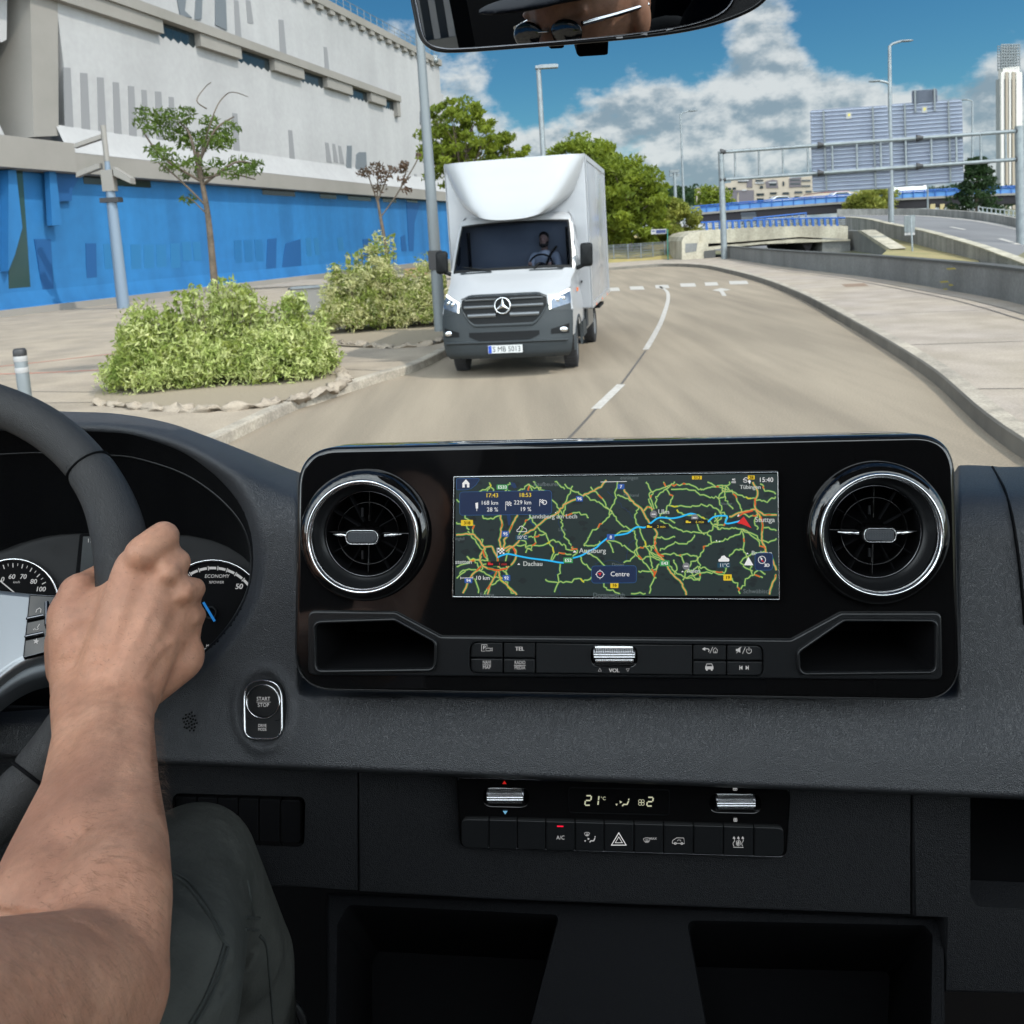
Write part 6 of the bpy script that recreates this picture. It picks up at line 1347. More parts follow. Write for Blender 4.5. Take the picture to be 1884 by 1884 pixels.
# button strip
mb = MB(); lp = [PN.pt(*q, .0095) for q in offs(strip_, -1)]; mb.add(lp, [tuple(t) for t in tessellate_polygon([lp])]); obj('strip_floor', mb, M['matteblk'], db)
ST = lambda x: 1183 + (x - 864) * .0111
def button(poly, label, pl=PN, h=.0165, parent=db, m='button', name='button'):
    mb = MB(); plate(mb, pl, poly, h, .006, .0009); return obj(name, mb, M[m], parent, label=label, sharp=40)
def cell(x0, x1, y0, y1, rad=(1, 1, 1, 1), g_=1.0): return rpoly([(x0 + g_, y0 + g_, rad[0]), (x1 - g_, y0 + g_, rad[1]), (x1 - g_, y1 - g_, rad[2]), (x0 + g_, y1 - g_, rad[3])], 1.5, 4)
def sk(x, y): return y + (x - 864) * .0111
def bt(x0, x1, row, label, rad=(1.5,) * 4):
    y0, y1 = (1181.5, 1210) if row == 0 else (1211.5, 1238); P_ = [(x0 + .8, sk(x0, y0) + .6, rad[0]), (x1 - .8, sk(x1, y0) + .6, rad[1]), (x1 - .8, sk(x1, y1) - .6, rad[2]), (x0 + .8, sk(x0, y1) - .6, rad[3])]
    return button(rpoly(P_, 1.5, 4), label)
bA = bt(865, 925.5, 0, 'parking camera button', (14, 1.5, 1.5, 1.5)); bB = bt(926.5, 985, 0, 'TEL button'); bC = bt(865, 925.5, 1, 'NAVI MAP button', (1.5, 1.5, 1.5, 14)); bD = bt(926.5, 985, 1, 'RADIO MEDIA button')
mb = MB(); P_ = rpoly([(986.5, sk(986, 1182)), (1273.5, sk(1273, 1182)), (1273.5, sk(1273, 1237.5)), (986.5, sk(986, 1237.5))], 1.5, 3); holeV = rpoly([(1088, 1186), (1172, 1187), (1172, 1227), (1088, 1226)], 16, 6); plate(mb, PN, P_, .0165, .006, .0009, holes=[holeV]); bM = obj('strip_blank', mb, M['button'], db, sharp=40)
bE = bt(1275, 1336.5, 0, 'back and home button'); bF = bt(1337.5, 1404, 0, 'mute and power button', (1.5, 14, 1.5, 1.5)); bG = bt(1275, 1336.5, 1, 'vehicle menu button'); bH = bt(1337.5, 1404, 1, 'previous and next button', (1.5, 1.5, 14, 1.5))
HB = .0168
def sym(parent, fn, m='icon', name='symbol'): mb = MB(); fn(mb); return obj(name, mb, M[m], parent)
def f_(mb): text(mb, PN, 'TEL', 956, 1197, 7.0, HB, align='c', bold=.35)
sym(bB, f_)
def f_(mb): text(mb, PN, 'NAVI', 895.5, 1221.5, 6.3, HB, align='c', wpx=15); stroke(mb, PN, [(887.5, 1223.2), (903.5, 1223.4)], .9, HB); text(mb, PN, 'MAP', 895.5, 1230.8, 6.3, HB, align='c', wpx=15)
sym(bC, f_)
def f_(mb): text(mb, PN, 'RADIO', 956.5, 1222, 6.3, HB, align='c', wpx=20); stroke(mb, PN, [(945.5, 1224), (967.5, 1224.2)], .9, HB); text(mb, PN, 'MEDIA', 956.5, 1231.4, 6.3, HB, align='c', wpx=20)
sym(bD, f_)
def f_(mb): stroke(mb, PN, [(892, 1198), (886, 1198), (886, 1186), (896, 1186), (896, 1190)], 1.1, HB); text(mb, PN, 'P', 891, 1194.5, 6.5, HB, align='c', bold=.25); stroke(mb, PN, [(894, 1192.5), (902, 1192.5), (902, 1197.5), (894, 1197.5)], 1.1, HB, closed=True); stroke(mb, PN, [(903, 1194), (905.5, 1191.5), (905.5, 1198), (903, 1196)], 1.1, HB)
sym(bA, f_)
def f_(mb):
    stroke(mb, PN, [(1294, 1194), (1302, 1193.6), (1304.5, 1196), (1303.5, 1199.5)], 1.6, HB, n=4); flat(mb, PN, [(1291.5, 1194), (1297.5, 1190.5), (1297.5, 1197.5)], HB); stroke(mb, PN, [(1306, 1202), (1311.5, 1190)], 1.0, HB); stroke(mb, PN, [(1312, 1196), (1316, 1191.5), (1320, 1196), (1319, 1201), (1313, 1201)], 1.1, HB, closed=True); stroke(mb, PN, [(1316, 1201), (1316, 1197.5)], 1.6, HB)
sym(bE, f_)
def f_(mb):
    flat(mb, PN, [(1354, 1194), (1357, 1194), (1362, 1190.5), (1362, 1201), (1357, 1198), (1354, 1198)], HB); stroke(mb, PN, [(1355, 1202), (1364, 1190)], 1.0, HB + 1e-4); stroke(mb, PN, [(1366, 1203), (1371.5, 1190.5)], 1.0, HB)
    stroke(mb, PN, [(1378 + 4.6 * math.sin(math.radians(a)), 1197.5 - 4.6 * math.cos(math.radians(a))) for a in range(35, 326, 15)], 1.1, HB); stroke(mb, PN, [(1378, 1190.5), (1378, 1197)], 1.1, HB)
sym(bF, f_)
def f_(mb): stroke(mb, PN, [(1298.5, 1226.5), (1300.5, 1221.5), (1309.5, 1221.5), (1311.5, 1226.5)], 1.3, HB); flat(mb, PN, [(1297.5, 1226), (1312.5, 1226), (1312.5, 1231.5), (1297.5, 1231.5)], HB); flat(mb, PN, [(1299, 1231.5), (1302, 1231.5), (1302, 1233.8), (1299, 1233.8)], HB); flat(mb, PN, [(1308, 1231.5), (1311, 1231.5), (1311, 1233.8), (1308, 1233.8)], HB)
sym(bG, f_)
def f_(mb):
    for s, x in ((-1, 1361), (1, 1377)): flat(mb, PN, [(x, 1224.5 + .6), (x, 1232.5), (x + s * -5 * -1 if s > 0 else x, 1228.5)] if False else ([(x + 5, 1224.5), (x + 5, 1232.5), (x, 1228.5)] if s < 0 else [(x - 5, 1224.5), (x - 5, 1232.5), (x, 1228.5)]), HB); stroke(mb, PN, [(x, 1224.5), (x, 1232.5)], 1.2, HB)
sym(bH, f_)
def f_(mb): text(mb, PN, 'VOL', 1130, 1236.8, 6.8, HB, align='c', bold=.3); stroke(mb, PN, [(1100.5, 1235), (1103.5, 1229.5), (1106.5, 1235)], .9, HB, closed=True); stroke(mb, PN, [(1152, 1230.5), (1158, 1230.5), (1155, 1235.5)], .9, HB, closed=True)
sym(bM, f_)
# knurled rollers
def roller(pl, x0, x1, yc, ry, h, parent, label, hole):
    e_ = bpy.data.objects.new('scroll_roller', None); link(e_); e_.parent = parent; e_['label'] = label
    mb = MB(); rows = [[pl.pt(*q, h) + pl.n * d_ for q in offs(hole, o_)] for o_, d_ in ((-1, .0002), (0, 0), (2, -.004), (4, -.010))]; mb.grid(rows, 0, True, True); lp = rows[-1]; mb.add(lp, [tuple(t) for t in tessellate_polygon([lp])]); obj('socket', mb, M['gloss'], e_)
    a, b_ = pl.pt(x0, yc, h) - pl.n * .004, pl.pt(x1, yc, h) - pl.n * .004; ax = (b_ - a); Lr = ax.length; ax.normalize(); upv = pl.n.cross(ax).normalized(); R_ = ry * pl.m(x0, yc)
    mb = MB(); n_ = 96
    def prof(k, s): return R_ * (1 + (.035 if k % 2 else -.02))
    cols_ = 34
    rows = []
    for c_ in range(cols_ + 1):
        row = []
        for k in range(n_):
            an = 2 * math.pi * k / n_; rr = R_ * (.965 + (.05 if (k % 2 == 0) else 0) - (.03 if c_ % 2 else 0)); row.append(a + ax * (Lr * c_ / cols_) + (pl.n * math.cos(an) + upv * math.sin(an)) * rr)
        rows.append(row)
    mb.grid(rows, 0, False, True); mb.add(rows[0], [tuple(range(n_))[::-1]]); mb.add(rows[-1], [tuple(range(n_))]); obj('knurling', mb, M['knurl'], e_)
    mb = MB(); c0_ = a + (pl.n * math.cos(0) + upv * math.sin(0)) * R_ * 1.0
    for dz in (-.13, .13): mb.tube([a - ax * .0008 + (pl.n * math.cos(dz + .12) + upv * math.sin(dz + .12)) * R_ * 1.03, b_ + ax * .0008 + (pl.n * math.cos(dz + .12) + upv * math.sin(dz + .12)) * R_ * 1.03], .0011, 8)
    obj('grip_bar', mb, M['chromei'], e_)
    for e2 in (a, b_): mb = MB(); s_ = -1 if e2 is a else 1; mb.lathe(e2, ax * s_, [(R_ * 1.0, -.0002), (R_ * 1.02, .0008), (R_ * .9, .0016), (0, .0018)], 40); obj('end_cap', mb, M['slatc'], e_)
    return e_
roller(PN, 1095, 1165, 1206.5, 17.5, .0165, db, 'knurled volume roller', holeV)
# start button
M['button'] = bpy.data.materials['button_black']
SPn = Plane((447, 1300, D(447, 1300) - .001), (522, 1300, D(522, 1300) - .001), (484, 1350, D(484, 1350) - .001))
so_ = rpoly([(447.5, 1250, 37), (521, 1250, 37), (521.5, 1361, 24), (449, 1361, 24)], 20, 10)
mb = MB(); plate(mb, SPn, so_, .005, .012, .001); sb = obj('start_switch', mb, M['button'], db, sharp=40)
mb = MB(); ring(mb, SPn, offs(so_, .5), 3.4, .005, .0014); obj('chrome_rim', mb, M['chromei'], sb)
mb = MB(); plate(mb, SPn, circ(484.5, 1290.5, 29, 29, 48), .0065, .002, .0008); obj('start_button', mb, M['satin'], sb, sharp=40)
mb = MB(); ring(mb, SPn, circ(484.5, 1290.5, 31.5, 32, 48), 2.6, .0055, .0011); obj('button_rim', mb, M['chromei'], sb)
mb = MB(); stroke(mb, SPn, [(450, 1317), (456, 1322), (463, 1324)], 1, .0052); stroke(mb, SPn, [(520, 1320), (513, 1325), (506, 1326)], 1, .0052); obj('parting_line', mb, M['matteblk'], sb)
def f_(mb): text(mb, SPn, 'START', 484.5, 1289, 6.8, .0067, align='c', wpx=25); stroke(mb, SPn, [(471.5, 1291.8), (498, 1291.8)], .7, .0067); text(mb, SPn, 'STOP', 484.5, 1300.5, 6.8, .0067, align='c', wpx=21); text(mb, SPn, 'DRIVE', 482.5, 1337.5, 5.4, .0053, align='c', wpx=15.5); text(mb, SPn, 'MODE', 482.5, 1344.5, 5.4, .0053, align='c', wpx=15.5)
sym(sb, f_, name='lettering')

# ---- lower dash, climate panel
LP = Plane((300, 1500, .715), (1750, 1520, .672), (1000, 1660, .700))
lowp = [(150, 1330), (2010, 1340), (2010, 1480), (1791, 1462), (1790, 1640), (1792, 1690), (1740, 1688), (1320, 1676), (900, 1660), (560, 1640), (150, 1622)]
swp = rpoly([(318, 1459), (562, 1466), (560, 1557), (318, 1547)], 14, 5); clp = rpoly([(839, 1429, 10), (1456, 1446, 22), (1447, 1578, 16), (846, 1559, 16)], 16, 6)
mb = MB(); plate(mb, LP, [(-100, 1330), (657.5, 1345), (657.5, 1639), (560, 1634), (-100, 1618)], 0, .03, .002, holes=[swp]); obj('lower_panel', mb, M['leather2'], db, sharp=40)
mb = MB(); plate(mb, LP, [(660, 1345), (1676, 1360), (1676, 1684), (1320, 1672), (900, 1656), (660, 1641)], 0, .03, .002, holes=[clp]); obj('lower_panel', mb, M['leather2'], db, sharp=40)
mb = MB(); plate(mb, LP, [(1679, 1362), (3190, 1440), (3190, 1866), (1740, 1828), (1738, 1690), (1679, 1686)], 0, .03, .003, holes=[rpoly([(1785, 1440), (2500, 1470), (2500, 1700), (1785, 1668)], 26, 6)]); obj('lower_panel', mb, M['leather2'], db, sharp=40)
cbox_ = MB(); q_ = [(1780, 1432), (2506, 1462), (2506, 1708), (1780, 1674)]; cbox_.grid([[LP.pt(*q, -.005) for q in q_ + q_[:1]], [LP.pt(*q, -.005) - LP.n * .2 for q in q_ + q_[:1]]], 0, False); cbox_.add([LP.pt(*q, -.005) - LP.n * .2 for q in q_], [(0, 1, 2, 3)]); obj('storage_pocket', cbox_, M['matteblk'], db)
mb = MB(); rows = [[LP.pt(*q) - LP.n * dp for q in offs(swp, o_)] for o_, dp in ((0, -.001), (2, .003), (5, .012))]; mb.grid(rows, 0, True, True); lp = rows[-1]; mb.add(lp, [tuple(t) for t in tessellate_polygon([lp])]); sbk = obj('switch_bank', mb, M['gloss'], db)
xs = [322, 362, 400, 438, 476, 515, 554]
for a, b_ in zip(xs, xs[1:]): button(rpoly([(a + 1, 1466 + (a - 322) * .03), (b_ - 1, 1466 + (b_ - 322) * .03), (b_ - 1, 1545 + (b_ - 322) * .03), (a + 1, 1545 + (a - 322) * .03)], 3 if b_ < 550 else 8, 4), 'blank switch', LP, -.003, sbk, 'matteblk', 'switch')
# climate panel
mb = MB(); holeK1 = rpoly([(889, 1449), (973, 1451), (973, 1485), (889, 1483)], 16, 6); holeK2 = rpoly([(1306, 1460), (1400, 1462), (1400, 1496), (1306, 1494)], 16, 6)
plate(mb, LP, clp, .010, .02, .0018, holes=[holeK1, holeK2]); cpn = obj('climate_panel', mb, M['gloss'], db, sharp=40)
mb = MB(); ring(mb, LP, offs(clp, .6), 1.5, .0094, .0005); obj('edge_highlight', mb, M['slatc'], cpn)  # bead added to stand in for the highlight along the panel rim
roller(LP, 899, 961, 1466.5, 17, .010, cpn, None or 'knurled temperature roller', holeK1); roller(LP, 1320, 1386, 1477.5, 17, .010, cpn, 'knurled fan roller', holeK2)
mb = MB(); lcdp = rpoly([(1046, 1448.5), (1232, 1453), (1231, 1499), (1047, 1494)], 7, 4); plate(mb, LP, lcdp, .0105, .001, .0003); lc_ = obj('climate_display', mb, M['gloss'], cpn); mb = MB(); ring(mb, LP, offs(lcdp, -1.2), 2.2, .0102, .0006); obj('display_edge', mb, M['matteblk'], lc_)
HL = .0107
seg7 = {'2': 'abged', '1': 'bc'}
def digit(mb, ch, x, y, w_, h_, sl=.12):
    p = {'a': ((0, 0), (1, 0)), 'b': ((1, 0), (1, .5)), 'c': ((1, .5), (1, 1)), 'd': ((0, 1), (1, 1)), 'e': ((0, .5), (0, 1)), 'f': ((0, 0), (0, .5)), 'g': ((0, .5), (1, .5))}
    for s_ in seg7[ch]:
        (ax, ay), (bx, by) = p[s_]; q0 = Vector((x + ax * w_ + (1 - ay) * h_ * sl, y + ay * h_)); q1 = Vector((x + bx * w_ + (1 - by) * h_ * sl, y + by * h_)); d_ = (q1 - q0).normalized() * .9
        stroke(mb, LP, [q0 + d_, q1 - d_], 2.5, HL)
def fan(mb, x, y, r_, h=HL):
    for k in range(4): a = math.pi / 4 + k * math.pi / 2; stroke(mb, LP, circ(x + r_ * .5 * math.cos(a), y + r_ * .5 * math.sin(a), r_ * .40, n=14), .9, h, closed=True)
def seat(mb, x, y, s_, h=HL, pl=LP):
    flat(mb, pl, [(x + s_ * .86, y - s_ * .9), (x + s_ * 1.08, y - s_ * 1.0), (x + s_ * 1.1, y - s_ * .72), (x + s_ * .9, y - s_ * .66)], h); stroke(mb, pl, [(x - s_ * .1, y + s_ * .3), (x + s_ * .1, y), (x + s_ * .7, y), (x + s_ * .95, y - s_ * .55)], s_ * .24, h)
    flat(mb, pl, [(x - s_ * .55, y - s_ * .65), (x - s_ * .1, y - s_ * .4), (x - s_ * .5, y - s_ * .15)], h); flat(mb, pl, [(x - s_ * 1.25, y - s_ * .1), (x - s_ * .85, y - s_ * .1), (x - s_ * 1.05, y + s_ * .25)], h)
def f_(mb):
    digit(mb, '2', 1076, 1464, 10, 17.5); digit(mb, '1', 1091, 1464, 9, 17.5); text(mb, LP, '°C', 1105, 1472, 6, HL); seat(mb, 1146, 1480, 11); fan(mb, 1180, 1476.5, 7); digit(mb, '2', 1190, 1467, 10, 16)
sym(lc_, f_, 'lcd', 'display_reading')
def f_(mb): flat(mb, LP, [(924, 1442.5), (928, 1436.5), (932, 1442.5)], HL)
sym(cpn, f_, 'iconr', 'warm_arrow')
def f_(mb): flat(mb, LP, [(925, 1492), (934, 1492), (929.5, 1498.5)], HL)
sym(cpn, f_, 'iconblue', 'cool_arrow')
def f_(mb): fan(mb, 1352.5, 1450.5, 4.8); fan(mb, 1353, 1508.5, 4.0)
sym(cpn, f_, 'icon', 'fan_symbols')
bx = [848, 899.5, 951.5, 1004, 1058, 1111.5, 1166.5, 1221, 1276, 1331, 1387, 1443]
names = ['blank button', 'blank button', 'blank button', 'A/C button', 'air direction button', 'hazard light button', 'windscreen defrost button', 'air recirculation button', 'blank button', 'auxiliary heater button', 'blank button']
def by0(x): return 1507 + (x - 848) * .0275
B = []
for i, (a, b_) in enumerate(zip(bx, bx[1:])):
    rad = [1.5] * 4
    if i == 0: rad = [12, 1.5, 1.5, 14]
    if i == 10: rad = [1.5, 12, 14, 1.5]
    B.append(button(rpoly([(a + .8, by0(a), rad[0]), (b_ - .8, by0(b_), rad[1]), (b_ - .8, by0(b_) + 53, rad[2]), (a + .8, by0(a) + 53, rad[3])], 1.5, 4), names[i], LP, .0125, cpn))
HC = .0128
sym(B[3], lambda mb: text(mb, LP, 'A/C', 1031, 1544.5, 7, HC, align='c', wpx=15)); sym(B[3], lambda mb: flat(mb, LP, [(1025, 1519), (1036.5, 1519.3), (1036.5, 1521.6), (1025, 1521.3)], HC), 'led', 'indicator_light')
def wsh(mb, x, y, s_):
    stroke(mb, LP, [(x - s_, y - s_ * .35), (x - s_ * .4, y - s_ * .6), (x + s_ * .4, y - s_ * .6), (x + s_, y - s_ * .35), (x + s_ * .6, y + s_ * .5), (x - s_ * .6, y + s_ * .5)], .9, HC, closed=True)
    for k in (-.3, 0, .3): stroke(mb, LP, [(x + k * s_, y - s_ * .2), (x + k * s_ + .6, y + s_ * .2), (x + k * s_, y + s_ * .8)], .8, HC)
sym(B[4], lambda mb: (wsh(mb, 1080, 1534.5, 5), seat(mb, 1086, 1547, 9, HC)))
def f_(mb):
    for s_, w_ in ((13.5, 2.6), (6.5, 1.8)): stroke(mb, LP, [(1138.5, 1546.5 - s_ * 1.05), (1138.5 + s_, 1546.5 + s_ * .62), (1138.5 - s_, 1546.5 + s_ * .62)], w_, HC, closed=True)
sym(B[5], f_, 'iconb')
sym(B[6], lambda mb: (wsh(mb, 1190, 1545.5, 6.5), text(mb, LP, 'MAX', 1195, 1545, 4.2, HC)))
def f_(mb): stroke(mb, LP, [(1237, 1551), (1237.5, 1546.5), (1245, 1541.5), (1258, 1541.8), (1259.5, 1552), (1237, 1551.5)], 1, HC, closed=True); stroke(mb, LP, circ(1242.5, 1551.8, 2, n=12), 1, HC, closed=True); stroke(mb, LP, circ(1254.5, 1552, 2, n=12), 1, HC, closed=True); stroke(mb, LP, [(1246, 1547.5), (1248, 1545.3), (1252, 1545.6), (1252.5, 1548)], .9, HC)
sym(B[7], f_)
def f_(mb):
    for k in (-1, 0, 1): stroke(mb, LP, [(1358.5 + k * 8, 1557), (1356.5 + k * 8, 1552), (1359.5 + k * 8, 1547), (1358.5 + k * 8, 1542)], 1, HC, n=3); flat(mb, LP, [(1355.8 + k * 8, 1543), (1361.2 + k * 8, 1543), (1358.5 + k * 8, 1538.5)], HC)
    fan(mb, 1358.5, 1551, 5.2, HC + .0001); stroke(mb, LP, [(1349, 1558.6), (1368, 1559.2)], 1, HC)
sym(B[9], f_)
# console with two bins
LB = Plane((700, 1700, .722), (1700, 1720, .690), (1200, 1880, .662))
binL = rpoly([(640, 1664, 18), (1030, 1683, 16), (1022, 1712, 10), (958, 1960, 4), (617, 1960, 4), (620, 1700, 10)], 10, 6); binR = rpoly([(1263, 1693, 14), (1702, 1702, 16), (1716, 1720, 8), (1712, 1960, 4), (1312, 1960, 4)], 10, 6)
mb = MB(); plate(mb, LB, rpoly([(598, 1640), (1738, 1686, 16), (1742, 1985), (598, 1985)], 6, 5), 0, .06, .004, holes=[binL, binR], wall=.004); cn = obj('lower_console', mb, M['binplastic'], db, sharp=40)
for bn in (binL, binR):
    mb = MB(); rows = [[LB.pt(*q) - LB.n * dp for q in offs(bn, o_)] for o_, dp in ((-2, .0), (1, .0015), (4, .006), (8, .03), (12, .13))]; mb.grid(rows, 0, True, True); lp = rows[-1]; mb.add(lp, [tuple(t) for t in tessellate_polygon([lp])]); obj('storage_bin', mb, M['bininner'], cn)
mb = MB(); P = [cp(505, 1830, .95), cp(535, 1842, .95), cp(556, 1870, .95), cp(562, 1910, .95)]; mb.tube(cr(P, 6), .004, 8); mb.tube(cr([p + Vector((-.006, 0, -.008)) for p in P], 6), .003, 8)
base(obj('cable', mb, mat('cable_black', (.03, .03, .032), .4), label='thin black cable loop beside the knee under the dashboard', cat='cable'))
# ---- touch screen with its map
SH = .0195
scp = [(834, 876), (1432, 867), (1435.5, 1104), (831.5, 1099)]
mb = MB(); plate(mb, PN, rpoly(scp, 2, 3), SH, .01, .0006); ts_ = obj('touch_screen', mb, M['gloss'], db, sharp=40)
mb = MB(); ring(mb, PN, rpoly([(834.5, 876.5), (1431.5, 867.5), (1435, 1103.5), (832, 1098.5)], 2, 3), 2.0, SH, .0009); obj('screen_edge', mb, M['chromei'], ts_)
def Z(zx, zy): return (820 + zx * .33440, 850 + zy * .33457)
def zs(P_): return [Z(*p) for p in P_]
X0, X1, Y0, Y1 = 55, 1826, 88, 735
def clipx(P_):                                                     # keep a polyline inside the lit area (in map units)
    o = []; cur = []
    for p in P_:
        if X0 + 3 <= p[0] <= X1 - 3 and Y0 + 3 <= p[1] <= Y1 - 3: cur.append(p)
        else:
            if len(cur) > 1: o.append(cur)
            cur = []
    if len(cur) > 1: o.append(cur)
    return o
def dense(P_, amp=0.0, rng=random):
    q = cr(v2(P_), 6); o = []
    for i, p in enumerate(q):
        k = amp if 0 < i < len(q) - 1 else 0; o.append((p.x + mnoise.noise(Vector((p.x * .05, p.y * .05, 1))) * k, p.y + mnoise.noise(Vector((p.x * .05, p.y * .05, 9))) * k))
    return o
mapm = [emat('map_ground', (29, 43, 43), 1), emat('map_forest', (20, 30, 31), 1), emat('map_water', (22, 50, 92), 1), emat('map_green', (62, 150, 72), 1), emat('map_tan', (190, 190, 112), 1), emat('map_orange', (222, 150, 86), 1), emat('map_red', (214, 84, 30), 1), emat('map_yellow', (205, 190, 40), 1)]
mb = MB(); h = SH + .0002
flat(mb, PN, zs([(X0, Y0), (X1 - 2, Y0 - 24), (X1 + 10, Y1 + 2), (X0 - 4, Y1)]), h, 0)
rng = random.Random(4)
for _ in range(170):
    cx, cy_ = rng.uniform(X0 + 30, X1 - 40), rng.uniform(Y0 + 20, Y1 - 25); r_ = rng.uniform(4, 26); n_ = 11
    P_ = [(cx + r_ * rng.uniform(.4, 1.2) * math.cos(a * 6.28 / n_) * 1.2, cy_ + r_ * rng.uniform(.3, 1.0) * math.sin(a * 6.28 / n_)) for a in range(n_)]
    if all(X0 < p[0] < X1 and Y0 < p[1] < Y1 for p in P_): flat(mb, PN, zs(P_), h + .00003, 1)
for P_ in ([(335, 290), (352, 286), (360, 310), (355, 345), (344, 350), (340, 320)], [(450, 300), (470, 305), (480, 330), (492, 350), (484, 354), (462, 330)], [(350, 110), (380, 115), (392, 140), (376, 146), (360, 130)], [(225, 620), (280, 592), (284, 598), (232, 630)]): flat(mb, PN, zs(P_), h + .00004, 2)
for P_ in ([(650, 260), (620, 330), (640, 400), (600, 480), (625, 560), (605, 640), (630, 730)], [(820, 560), (900, 540), (985, 545), (1010, 450), (1070, 410), (1060, 340), (1010, 280), (960, 230), (890, 160)]):
    for c in clipx(dense(P_, 14)): stroke(mb, PN, zs(c), .8, h + .00005, 2)
major = [[(885, 100), (830, 150), (760, 185), (670, 225), (640, 250), (610, 285), (560, 310), (480, 370), (430, 400), (390, 450), (330, 490)], [(300, 290), (310, 350), (298, 420), (305, 480)], [(395, 290), (360, 360), (325, 430), (320, 475)], [(58, 402), (140, 395), (175, 420), (210, 465), (255, 470), (285, 530), (290, 580)],
         [(985, 150), (1005, 185), (1030, 220), (1080, 262), (1110, 320), (1155, 380), (1160, 410), (1145, 450), (1165, 500), (1215, 560), (1240, 610), (1290, 655), (1310, 690), (1330, 735)], [(1560, 300), (1640, 272), (1700, 262), (1750, 285), (1822, 292)],
         [(1690, 110), (1715, 170), (1700, 240), (1722, 290), (1745, 350), (1738, 420), (1765, 490), (1800, 540), (1824, 600)], [(1820, 620), (1800, 660), (1780, 735)], [(195, 572), (140, 630), (88, 735)], [(215, 465), (188, 540), (230, 585), (290, 592), (350, 575), (385, 530), (372, 468), (300, 485)],
         [(290, 590), (300, 640), (340, 680), (400, 735)], [(280, 600), (255, 660), (225, 735)], [(1090, 268), (1110, 250), (1140, 262)]]
minor = [[(60, 205), (110, 250), (100, 290), (150, 340), (150, 400)], [(60, 330), (100, 345), (130, 372)], [(380, 460), (460, 460), (540, 455), (600, 430), (640, 450), (680, 490), (700, 480)], [(610, 270), (640, 330), (655, 400), (690, 460)], [(655, 120), (700, 160), (760, 180), (800, 205), (860, 235), (915, 275), (870, 330), (800, 395), (760, 460)],
         [(945, 110), (930, 200), (915, 275), (960, 340), (1035, 380), (1045, 440), (1048, 480), (1030, 530), (980, 555)], [(740, 520), (760, 560), (800, 590), (850, 650), (900, 705), (1000, 728), (1100, 722)], [(630, 560), (620, 640), (590, 733)], [(1108, 110), (1135, 170), (1130, 200), (1145, 260)], [(1160, 255), (1160, 190), (1215, 150), (1260, 108)], [(1215, 150), (1245, 200), (1210, 265), (1180, 300)],
         [(1240, 150), (1340, 150), (1420, 180), (1500, 200), (1540, 190)], [(1230, 240), (1330, 250), (1420, 235), (1490, 255), (1545, 300)], [(1180, 320), (1240, 350), (1290, 375), (1360, 390), (1440, 385), (1480, 345), (1520, 300)], [(1045, 480), (1100, 468), (1145, 475)], [(1180, 490), (1240, 455), (1330, 445), (1370, 400)], [(1440, 385), (1462, 440), (1420, 480), (1400, 520), (1350, 560), (1320, 600), (1310, 650)],
         [(1460, 440), (1530, 430), (1590, 400), (1640, 372)], [(1320, 640), (1420, 605), (1500, 615), (1560, 630), (1600, 670), (1620, 733)], [(1625, 700), (1660, 640), (1720, 605), (1760, 615)], [(1640, 372), (1640, 430), (1640, 490), (1665, 540), (1690, 600)], [(1250, 540), (1270, 580), (1262, 620)], [(1175, 560), (1150, 620), (1120, 733)], [(1520, 130), (1535, 200), (1580, 260)], [(1520, 160), (1600, 175), (1680, 200), (1760, 215), (1815, 190)],
         [(1560, 108), (1525, 160), (1500, 200), (1520, 260), (1480, 330)], [(1730, 120), (1765, 160), (1818, 175)], [(1750, 360), (1790, 365), (1820, 378)], [(60, 575), (150, 545), (200, 520)], [(160, 640), (185, 733)], [(440, 500), (490, 440), (495, 380)], [(700, 520), (720, 480), (690, 470)], [(240, 112), (262, 160)], [(350, 112), (325, 160)], [(1260, 335), (1210, 300)], [(760, 462), (840, 455), (850, 440)], [(1050, 480), (1070, 540), (1110, 520), (1180, 540)],
         [(480, 110), (520, 160)], [(1325, 600), (1400, 580), (1460, 600), (1540, 600), (1530, 560)], [(60, 640), (110, 600)], [(1545, 300), (1530, 340), (1480, 345)], [(1640, 372), (1700, 400), (1760, 470)], [(300, 640), (240, 690), (200, 733)], [(1060, 600), (1140, 600), (1170, 570)], [(1440, 110), (1500, 135), (1560, 150)], [(1820, 420), (1780, 440), (1750, 430)], [(330, 640), (350, 700), (380, 733)], [(600, 110), (655, 150)], [(1200, 110), (1225, 140)], [(1560, 520), (1600, 480), (1640, 480)]]
rg = random.Random(17); GX = [(90 + 118 * i + rg.uniform(-38, 38), 150 + 122 * j + rg.uniform(-38, 38)) for j in range(5) for i in range(15)]
for j in range(5):
    for i in range(15):
        a_ = GX[j * 15 + i]
        for (di, dj) in ((1, 0), (0, 1), (1, 1)):
            if i + di < 15 and j + dj < 5 and rg.random() < .27: b_ = GX[(j + dj) * 15 + i + di]; minor.append([a_, ((a_[0] + b_[0]) / 2 + rg.uniform(-22, 22), (a_[1] + b_[1]) / 2 + rg.uniform(-22, 22)), b_])
for P_ in minor:
    for c in clipx(dense(P_, 16)): stroke(mb, PN, zs(c), 3.6, h + .00006, 3)
for P_ in major:
    for c in clipx(dense(P_, 8)): stroke(mb, PN, zs(c), 5.0, h + .00007, 3)
for P_ in minor:
    for c in clipx(dense(P_, 16)): stroke(mb, PN, zs(c), 1.25, h + .0001, 4)
for P_ in major:
    for c in clipx(dense(P_, 8)): stroke(mb, PN, zs(c), 2.3, h + .00011, 5)
